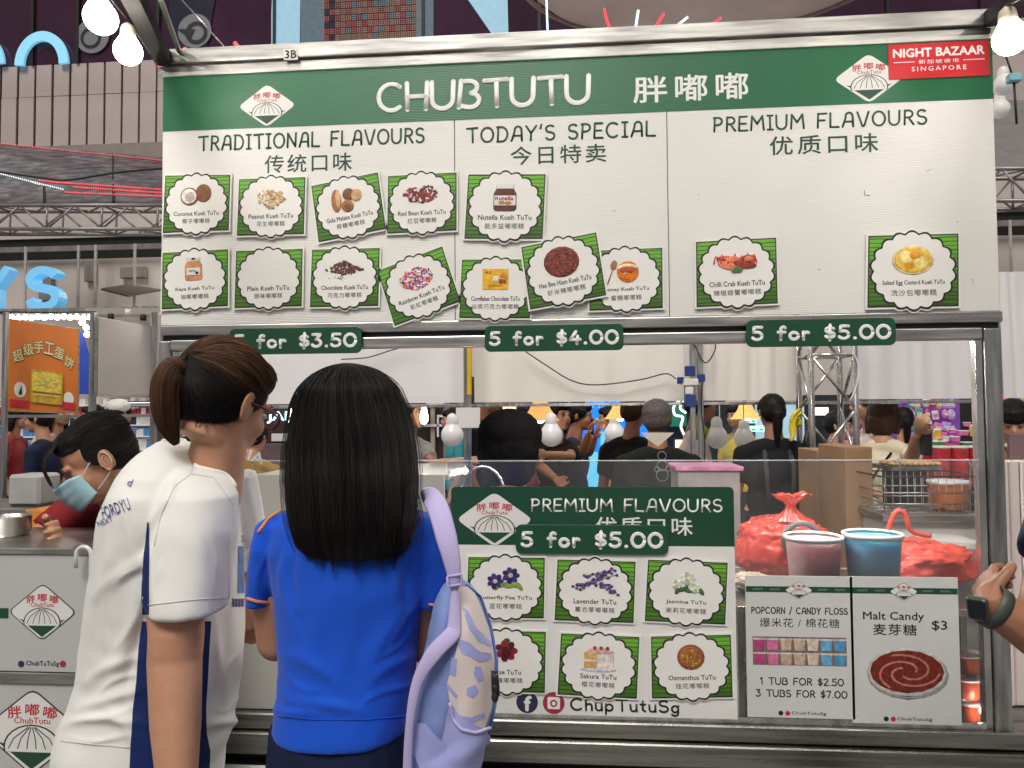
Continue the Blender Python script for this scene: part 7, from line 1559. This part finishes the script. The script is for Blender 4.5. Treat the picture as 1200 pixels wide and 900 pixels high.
tb.join(profile([(600, 318, 345, Y2, .045), (612, 300, 348, Y2, .062), (640, 293, 345, Y2, .066), (680, 290.5, 338, Y2+.01, .064), (707, 290, 333, Y2+.015, .062)], 28, 5, 2.1)); tb.join(profile([(602, 480, 508, Y2, .045), (614, 478, 528, Y2, .062), (645, 484, 534, Y2, .066), (680, 488, 540, Y2+.01, .064), (710, 490, 545, Y2+.02, .062)], 28, 5, 2.1))
g2_ = remesh(tb, .0048, 5)
g2_ = folds(g2_, [(335, 640, 350, 700, 7, -.006), (470, 640, 455, 720, 9, .005), (488, 650, 470, 740, 6, -.005), (480, 700, 440, 780, 9, .006), (340, 770, 400, 800, 8, .005), (350, 810, 420, 838, 7, .006), (380, 700, 372, 800, 12, .004), (430, 720, 420, 820, 12, -.004), (486, 760, 440, 800, 7, .006), (325, 825, 370, 842, 6, .006), (302, 640, 318, 690, 6, .004), (330, 640, 322, 700, 5, -.005), (338, 700, 352, 760, 3, .003), (486, 700, 462, 760, 3, .004), (484, 730, 446, 770, 3, .003), (336, 790, 372, 808, 3, .004), (330, 805, 360, 826, 3, .004), (480, 800, 430, 826, 3, .004), (400, 690, 396, 790, 5, .002), (310, 640, 306, 690, 3, .003), (505, 640, 500, 690, 3, .003)], Y2, (.004, .0012), 7.)
B2 = bvh(g2_); g2_.build('shirt', BT, w2)
decal_line(B2, [(346, 593), (330, 598), (315, 608), (303, 624)], .0032, 'orange_piping', ORP, w2); decal_line(B2, [(290.5, 701), (300, 704.5), (310, 706), (317, 706)], .0030, 'orange_hem', ORP, w2); decal_line(B2, [(503, 708), (512, 709), (520, 709)], .0026, 'orange_hem', ORP, w2)
decal_line(B2, [(326, 838), (370, 843), (430, 843), (484, 838)], .0008, 'hem_stitch', BT, w2)
tr = profile([(838, 320, 484, Y2, .12), (900, 314, 490, Y2, .13), (985, 316, 488, Y2, .12)], 32, 6)
for sx in (-.075, .075): c = P(402, 975, Y2); tr.tube([V((c.x+sx, Y2, c.z)), V((c.x+sx, Y2, .45)), V((c.x+sx, Y2, .08))], [.095, .065, .05], 14)
tg = remesh(tr, .008, 4); tg = folds(tg, [(350, 850, 345, 900, 6, .004), (400, 850, 398, 900, 7, -.004), (450, 850, 455, 900, 6, .004)], Y2); tg.build('trousers', cloth('trouser_navy', (.008, .014, .045)), w2)
for sx in (-.075, .075): c = P(402, 975, Y2); mb = MB(); mb.ell((c.x+sx, Y2+.06, .045), (.05, .13, .045), None, 14, 8); mb.v = [(x_, y_, max(.003, z_)) for x_, y_, z_ in mb.v]; mb.build('shoe', mat('shoe_dark', (.03, .03, .03), .5), w2)
# hair
hp = [(427, 403, 418, Y2+.01, .03), (429, 393, 428, Y2+.01, .045), (433, 383, 438, Y2+.01, .06), (442, 371, 450, Y2+.01, .080), (455, 361, 461, Y2+.01, .096), (475, 353, 470, Y2+.01, .104), (500, 348, 479, Y2, .104), (530, 343, 484, Y2-.02, .095), (560, 341, 486, Y2-.045, .085), (590, 342, 485, Y2-.065, .075), (615, 345, 482, Y2-.08, .066), (640, 352, 476, Y2-.085, .058), (652, 362, 466, Y2-.085, .05)]
hb = profile(hp, 48, 3, 2.15); hb2 = remesh(hb, .005, 3)
for i, p in enumerate(hb2.v): p = V(p); u, v = UV(p); hb2.v[i] = tuple(p + V((0, -1, 0))*(.0065*noise.noise(V((p.x*30, 0, p.z*2.5))) - .002))
BH2 = bvh(hb2); hb2.build('hair_base', hairmat('shell_black', (.009, .008, .008), .45), w2)
paths = []; mi = []
for k in range(5600):
    th = rnd.uniform(PI*1.0-.25, 2*PI+.25) if rnd.random() < .85 else rnd.uniform(0, PI); e = 2.15; v1 = 658 - rnd.random()**2*120; 
    cl_ = noise.noise(V((th*7, 0, 0))); v1 += 20*cl_ + 5*noise.noise(V((th*25, 2, 0))); out = rnd.uniform(-.001, .0035)+.004*max(0, cl_)+.006*noise.noise(V((th*20, 4, 0))); pts = []; dr_ = rnd.gauss(0, .05)
    if rnd.random() < .03: out += rnd.uniform(.002, .012)
    n = 26
    for i in range(n):
        f = i/(n-1); v = 427 + (v1-427)*f**1.35; uL, uR, yc, ry = interp(hp, v); a, b = P(uL, v, yc), P(uR, v, yc); cx = (a.x+b.x)/2; rx = (b.x-a.x)/2; tt = th + dr_*f*.5 + .035*noise.noise(V((th*10, f*3, 5))); c, s_ = math.cos(tt), math.sin(tt)
        # hair leaves the parting line and spreads to the sides
        pinch = min(1, .35+f*3.5); cc2 = math.copysign(abs(c)**(2/e), c); ss2 = math.copysign(abs(s_)**(2/e), s_); o_ = out*min(1, f*4) + (.012*dr_*8*max(0, f-.8) if abs(c) > .7 else 0)
        tip = max(0, f-.85)/.15; pts.append(V((cx+(rx+o_)*cc2*(1+.02*tip*cl_), yc+(ry+o_)*ss2*(1-.15*tip*rnd.random()), (a.z+b.z)/2 + .0005*rnd.random())))
    paths.append(pts); mi.append(rnd.choice((0, 0, 0, 1)))
for k in range(70):  # fly-away ends spreading over the right shoulder
    s0 = rnd.uniform(0, 1); u0 = 470+12*s0; paths.append(spl([P(u0, 520+rnd.uniform(-10, 20), Y2-.05), P(u0+4*s0+3, 570, Y2-.085), P(u0+rnd.uniform(4, 18)*s0, 600+rnd.uniform(0, 14), Y2-.11), P(u0+rnd.uniform(0, 26)*s0, 618+rnd.uniform(0, 28), Y2-.125)], 5)); mi.append(0)
strands(paths, .00046, 'long_hair', HS, w2, mi)

# ---- her backpack
YP = -1.03; LIL = cloth('pack_lilac', (.34, .36, .68), .7, var=.06); LILB = cloth('pack_blue_lilac', (.20, .27, .55), .7, var=.08); LILP = cloth('strap_lilac', (.50, .44, .72), .75, var=.05); WPR = cloth('pack_white_print', (.66, .58, .55), .75, var=.05); DBP = cloth('pack_dark_blue', (.10, .15, .40), .7)  # the darkest blue is the zip's own colour
bpk = thing('backpack', (P(530, 800, YP).x, YP, P(530, 905, YP).z), 'lilac backpack with big white letters slung on the blue shirted girl', 'backpack')
tb = profile([(682, 522, 542, YP-.01, .03), (690, 514, 552, YP-.01, .05), (705, 509, 562, YP-.01, .07), (730, 504, 571, YP-.01, .085), (760, 498, 579, YP-.01, .09), (790, 490, 583, YP-.01, .093), (820, 484, 583, YP-.01, .095), (850, 480, 577, YP-.01, .095), (880, 478, 569, YP-.01, .095), (910, 480, 562, YP-.01, .09), (935, 488, 552, YP-.01, .07)], 40, 5, 2.5)
gp = remesh(tb, .0048, 4); gp = folds(gp, [(528, 700, 512, 790, 6, -.007), (545, 700, 570, 790, 9, .005), (505, 770, 500, 860, 8, .006), (535, 800, 520, 880, 8, -.005), (560, 850, 540, 890, 7, .006), (500, 890, 540, 860, 6, -.005)], YP, (.005, .0015), 4.)
BP = bvh(gp); gp.build('bag', LILB, bpk)
decal_strip(BP, rows([(688, 534, 552), (710, 538, 562), (740, 540, 573), (770, 533, 578), (800, 524, 578), (830, 528, 575), (856, 538, 566)], 688, 856, 4), 10, 'front_face', WPR, bpk, .002)
def dpoly(pts, m, name, lift=.0027):
    """polygon (pixels) laid on the bag"""
    bm_ = MB(); c = (sum(p[0] for p in pts)/len(pts), sum(p[1] for p in pts)/len(pts)); n = len(pts); vs = []; K = 4
    for i in range(n):
        for j in range(3):
            a, b = pts[i], pts[(i+1) % n]; e_ = (a[0]+(b[0]-a[0])*j/3, a[1]+(b[1]-a[1])*j/3)
            vs.append([cast(BP, c[0]+(e_[0]-c[0])*k/K, c[1]+(e_[1]-c[1])*k/K, lift) for k in range(1, K+1)])
    c0 = cast(BP, *c, lift); m_ = len(vs)
    if c0 is None or any(p is None for r_ in vs for p in r_): return
    V_ = [c0] + [p for r_ in vs for p in r_]; fs = [(0, 1+i*K, 1+((i+1) % m_)*K) for i in range(m_)] + [(1+i*K+k, 1+i*K+k+1, 1+((i+1) % m_)*K+k+1, 1+((i+1) % m_)*K+k) for i in range(m_) for k in range(K-1)]
    bm_.add(V_, fs, True).build(name, m, bpk)
for pts in ([(541, 712), (547, 716), (556, 738), (575, 752), (574, 758), (560, 752), (549, 738)], [(534, 748), (548, 752), (562, 764), (574, 766), (575, 772), (560, 776), (552, 770), (541, 766)], [(547, 806), (556, 802), (560, 810), (554, 818), (547, 814)], [(556, 780), (563, 782), (566, 796), (560, 800), (554, 790)], [(525, 800), (536, 815), (534, 818), (524, 806)], [(534, 838), (552, 840), (566, 834), (567, 840), (552, 847), (536, 844)], [(530, 770), (536, 772), (534, 792), (527, 790)]): dpoly(pts, LIL, 'printed_shape')
decal_strip(BP, rows([(826, 526, 530), (840, 522, 542), (852, 520, 562), (862, 518, 571), (885, 514, 569), (912, 510, 561)], 826, 912, 4), 10, 'front_pocket', LIL, bpk, .006)
decal_line(BP, [(526, 822), (530, 838), (540, 852), (555, 857), (570, 852)], .0028, 'pocket_piping', LILP, bpk, .007)
decal_line(BP, [(545, 686), (562, 700), (574, 735), (581, 775), (580, 820), (572, 860)], .0026, 'zip', DBP, bpk, .002)
decal_strip(BP, rows([(846, 483, 500), (870, 484, 520), (900, 495, 530)], 846, 905, 4), 6, 'side_pocket', LIL, bpk, .007)
def strap(cn, wd, th, name, m):
    pts = spl([V(p) for p in cn], 8); n = len(pts); rings = []
    for i, p in enumerate(pts):
        t = (pts[min(n-1, i+1)]-pts[max(0, i-1)]).normalized(); w_ = interp([(j*(n-1)/(len(wd)-1), x_) for j, x_ in enumerate(wd)], i)[0]
        vd = (CAM-p).normalized(); s_ = t.cross(vd).normalized(); nn2 = s_.cross(t).normalized()
        rings.append([p+s_*a*w_+nn2*b*th for a, b in ((-1, -.4), (-.92, .5), (-.75, .8), (0, 1), (.75, .8), (.92, .5), (1, -.4), (0, -1))])
    return MB().loft(rings).build(name, m, bpk)
k2 = px(Y2-.1, 520)
strap([P(498, 584, Y2-.02), P(505, 583, Y2-.07), P(514, 598, Y2-.115), P(523, 630, Y2-.14), P(531, 665, Y2-.145), P(533, 690, Y2-.14)], [11*k2, 12*k2, 12.5*k2, 12*k2, 9*k2, 5*k2], .006, 'shoulder_strap', LILP)
strap([P(533, 688, Y2-.14), P(532, 735, Y2-.15), P(528, 745, Y2-.16), P(508, 766, Y2-.175), P(489, 800, Y2-.18), P(480, 850, Y2-.18), P(477, 912, Y2-.17)], [4*k2, 8*k2, 9*k2, 9*k2, 6*k2, 4.5*k2, 5*k2], .005, 'lower_strap', LILP)
mb = MB(); c = P(533, 680, Y2-.15); mb.tube([c+V((-.012, 0, .006)), c+V((.012, 0, .010)), c+V((.012, 0, -.006)), c+V((-.012, 0, -.010)), c+V((-.012, 0, .006))], .0025, 6); mb.build('strap_buckle', LILP, bpk)
mb = MB()
for dx, L in ((0, 20), (3, 30), (-2, 36)): mb.tube([P(579+dx, 786, YP-.09), P(580+dx*1.3, 786+L*.6, YP-.095), P(581+dx, 786+L, YP-.095)], .0022, 6)
for v in (796, 808, 817): mb.ell(P(580, v, YP-.095), (.006, .004, .009), None, 8, 6)
mb.build('zip_pulls', BLK, bpk)

# ============================================================ man with folded arms at the right edge
Y3 = -1.12; SKA = SKIND
Yf = -1.14; e1_ = P(1248, 762, Yf)
t, Hm, b, Bm = person(1300, 400, -.98, -70, 'man with crossed forearms and a wrist watch cut off by the right edge', SKA, cloth('polo_navy', (.015, .022, .055)), 'short', vox=.0045, hands=False,
    arms=[(P(1222, 712, -.98), P(1250, 710, -1.05)), (e1_, P(1160, 709, Yf))], world=P(1345, 395, -.98))
hm_ = MB(); handprims(hm_, P(1160, 706, Yf), V((.34, .85, .36)), .78, 1.3, V((.8, -.1, -.4))); hm_.tube([P(1177, 720, Yf), P(1160, 708, Yf), P(1160, 697, Yf+.02)], [.027, .025, .022], 14); remesh(hm_, .0038, 3).build('hand', SKA, t)
wt_ = thing('wrist_watch', P(1145, 705, Y3-.03), 'grey square wrist watch with dark face on the crossed forearm', 'watch')
ax = (P(1157, 703, Yf)-e1_).normalized(); c = P(1164, 711, Yf); s1 = ax.cross(V((0, 1, 0))).normalized(); s2 = ax.cross(s1)
MB().loft([[c+ax*o_ + (s1*math.cos(a*PI/12)*(r_+.004) + s2*math.sin(a*PI/12)*r_) for a in range(24)] for o_, r_ in ((-.010, .0265), (-.010, .0285), (.010, .0295), (.010, .0275))], cap=False).build('band', mat('watch_band', (.05, .065, .05), .5), wt_)
cf = P(1146, 713, Yf-.020); nrm = (V((-.62, -.72, -.3))).normalized(); tx = V((0, 0, 1)).cross(nrm).normalized(); tz = nrm.cross(tx)

def rbox(c, hx, hz, th, r, name, m):
    o = rrect(-hx, -hz, hx, hz, r); MB().loft([[c+tx*(a*k)+tz*(b_*k)+nrm*h for a, b_ in o] for h, k in ((-th, .9), (-th*.4, 1), (th*.5, 1), (th, .88))]).build(name, m, wt_)
rbox(cf, .0145, .0185, .005, .006, 'case', mat('watch_case', (.06, .07, .06), .3, .4)); rbox(cf+nrm*.0048, .0118, .0155, .0012, .004, 'dial', mat('watch_glass', (.008, .010, .018), .08))

# ---- vendor's hair
t, Hv, b = VEND
hs = MB(); hs.ell((0, .034, .045), (.083, .092, .084), None, 24, 18); hs.ell((0, .046, .006), (.080, .076, .076), None, 20, 14); hs.ell((0, -.020, .074), (.070, .060, .042), None, 18, 12)
for sx in (-1, 1): hs.ell((sx*.063, .010, .028), (.020, .042, .044), None, 14, 10)
hs.xf(Hv @ Matrix.Scale(1.08, 4)); sv = remesh(hs, .0048, 3); BHv = BVHTree.FromPolygons([V(p) for p in sv.v], sv.f); sv.build('hair_base', hairmat('shell_black', (.009, .008, .008), .45), t)
tieL = V((0, .118, .035)); tie = Hv @ tieL; hc = Hv @ V((0, .02, .03)); ax = (tieL-V((0, .02, .03))).normalized(); e1 = ax.orthogonal().normalized(); e2 = ax.cross(e1); paths = []; mi = []
for k in range(2600):
    a = rnd.uniform(0, 2*PI); ph_ = rnd.uniform(.35, 1)**.7*2.3; d0 = ax*math.cos(ph_)+(e1*math.cos(a)+e2*math.sin(a))*math.sin(ph_)
    if d0.z < -.5 or (d0.y < -.1 and d0.z < .15) or (d0.y < -.5 and d0.z < .42): continue
    pts = []; lf = rnd.uniform(0, .004)
    for i in range(13):
        f = i/12; ang = ph_*(1-f)+.08*f; aa = a+.3*f*(1-f); dw = (Hv.to_3x3() @ (ax*math.cos(ang)+(e1*math.cos(aa)+e2*math.sin(aa))*math.sin(ang))).normalized(); h = BHv.ray_cast(hc+dw*.3, -dw); base = h[0] if h[0] else hc+dw*.09; p = base+dw*(.001+lf*math.sin(PI*f)+.002*abs(noise.noise(V((a*14, f, 1)))))
        pts.append(p.lerp(tie, .7*max(0, f-.85)/.15))
    paths.append(pts); mi.append(rnd.choice((2, 1, 2, 3)) if d0.y > .25 else rnd.choice((0, 0, 1)))
for k in range(520):   # loose fringe falling off the forehead
    x_ = rnd.uniform(-.065, .045); l_ = rnd.uniform(.5, 1.); pts = [Hv @ V((x_, -.070, .098)), Hv @ V((x_*1.1, -.112, .078)), Hv @ V((x_*1.2, -.128, .078-.035*l_)) + V((0, 0, -.012*l_)), Hv @ V((x_*1.25, -.125, .062-.045*l_)) + V((0, 0, -.028*l_))]; paths.append(spl(pts, 4)); mi.append(rnd.choice((0, 1, 2)))
for k in range(900):   # ponytail dropping behind the shoulder
    a = rnd.uniform(0, 2*PI); q_ = rnd.random()**.5; w_ = lambda r_: V((math.cos(a)*q_*r_, math.sin(a)*q_*r_, 0)); paths.append(spl([tie, tie.lerp(P(132, 510, .0), .8)+w_(.02), P(142, 532, -.02)+w_(.035), P(138, 575, -.03)+w_(.036), P(126, 612+rnd.uniform(-8, 12), -.03)+w_(.022)], 5)); mi.append(rnd.choice((1, 2, 2, 3)))
strands(paths, .00045, 'dark_hair', HS, t, mi)
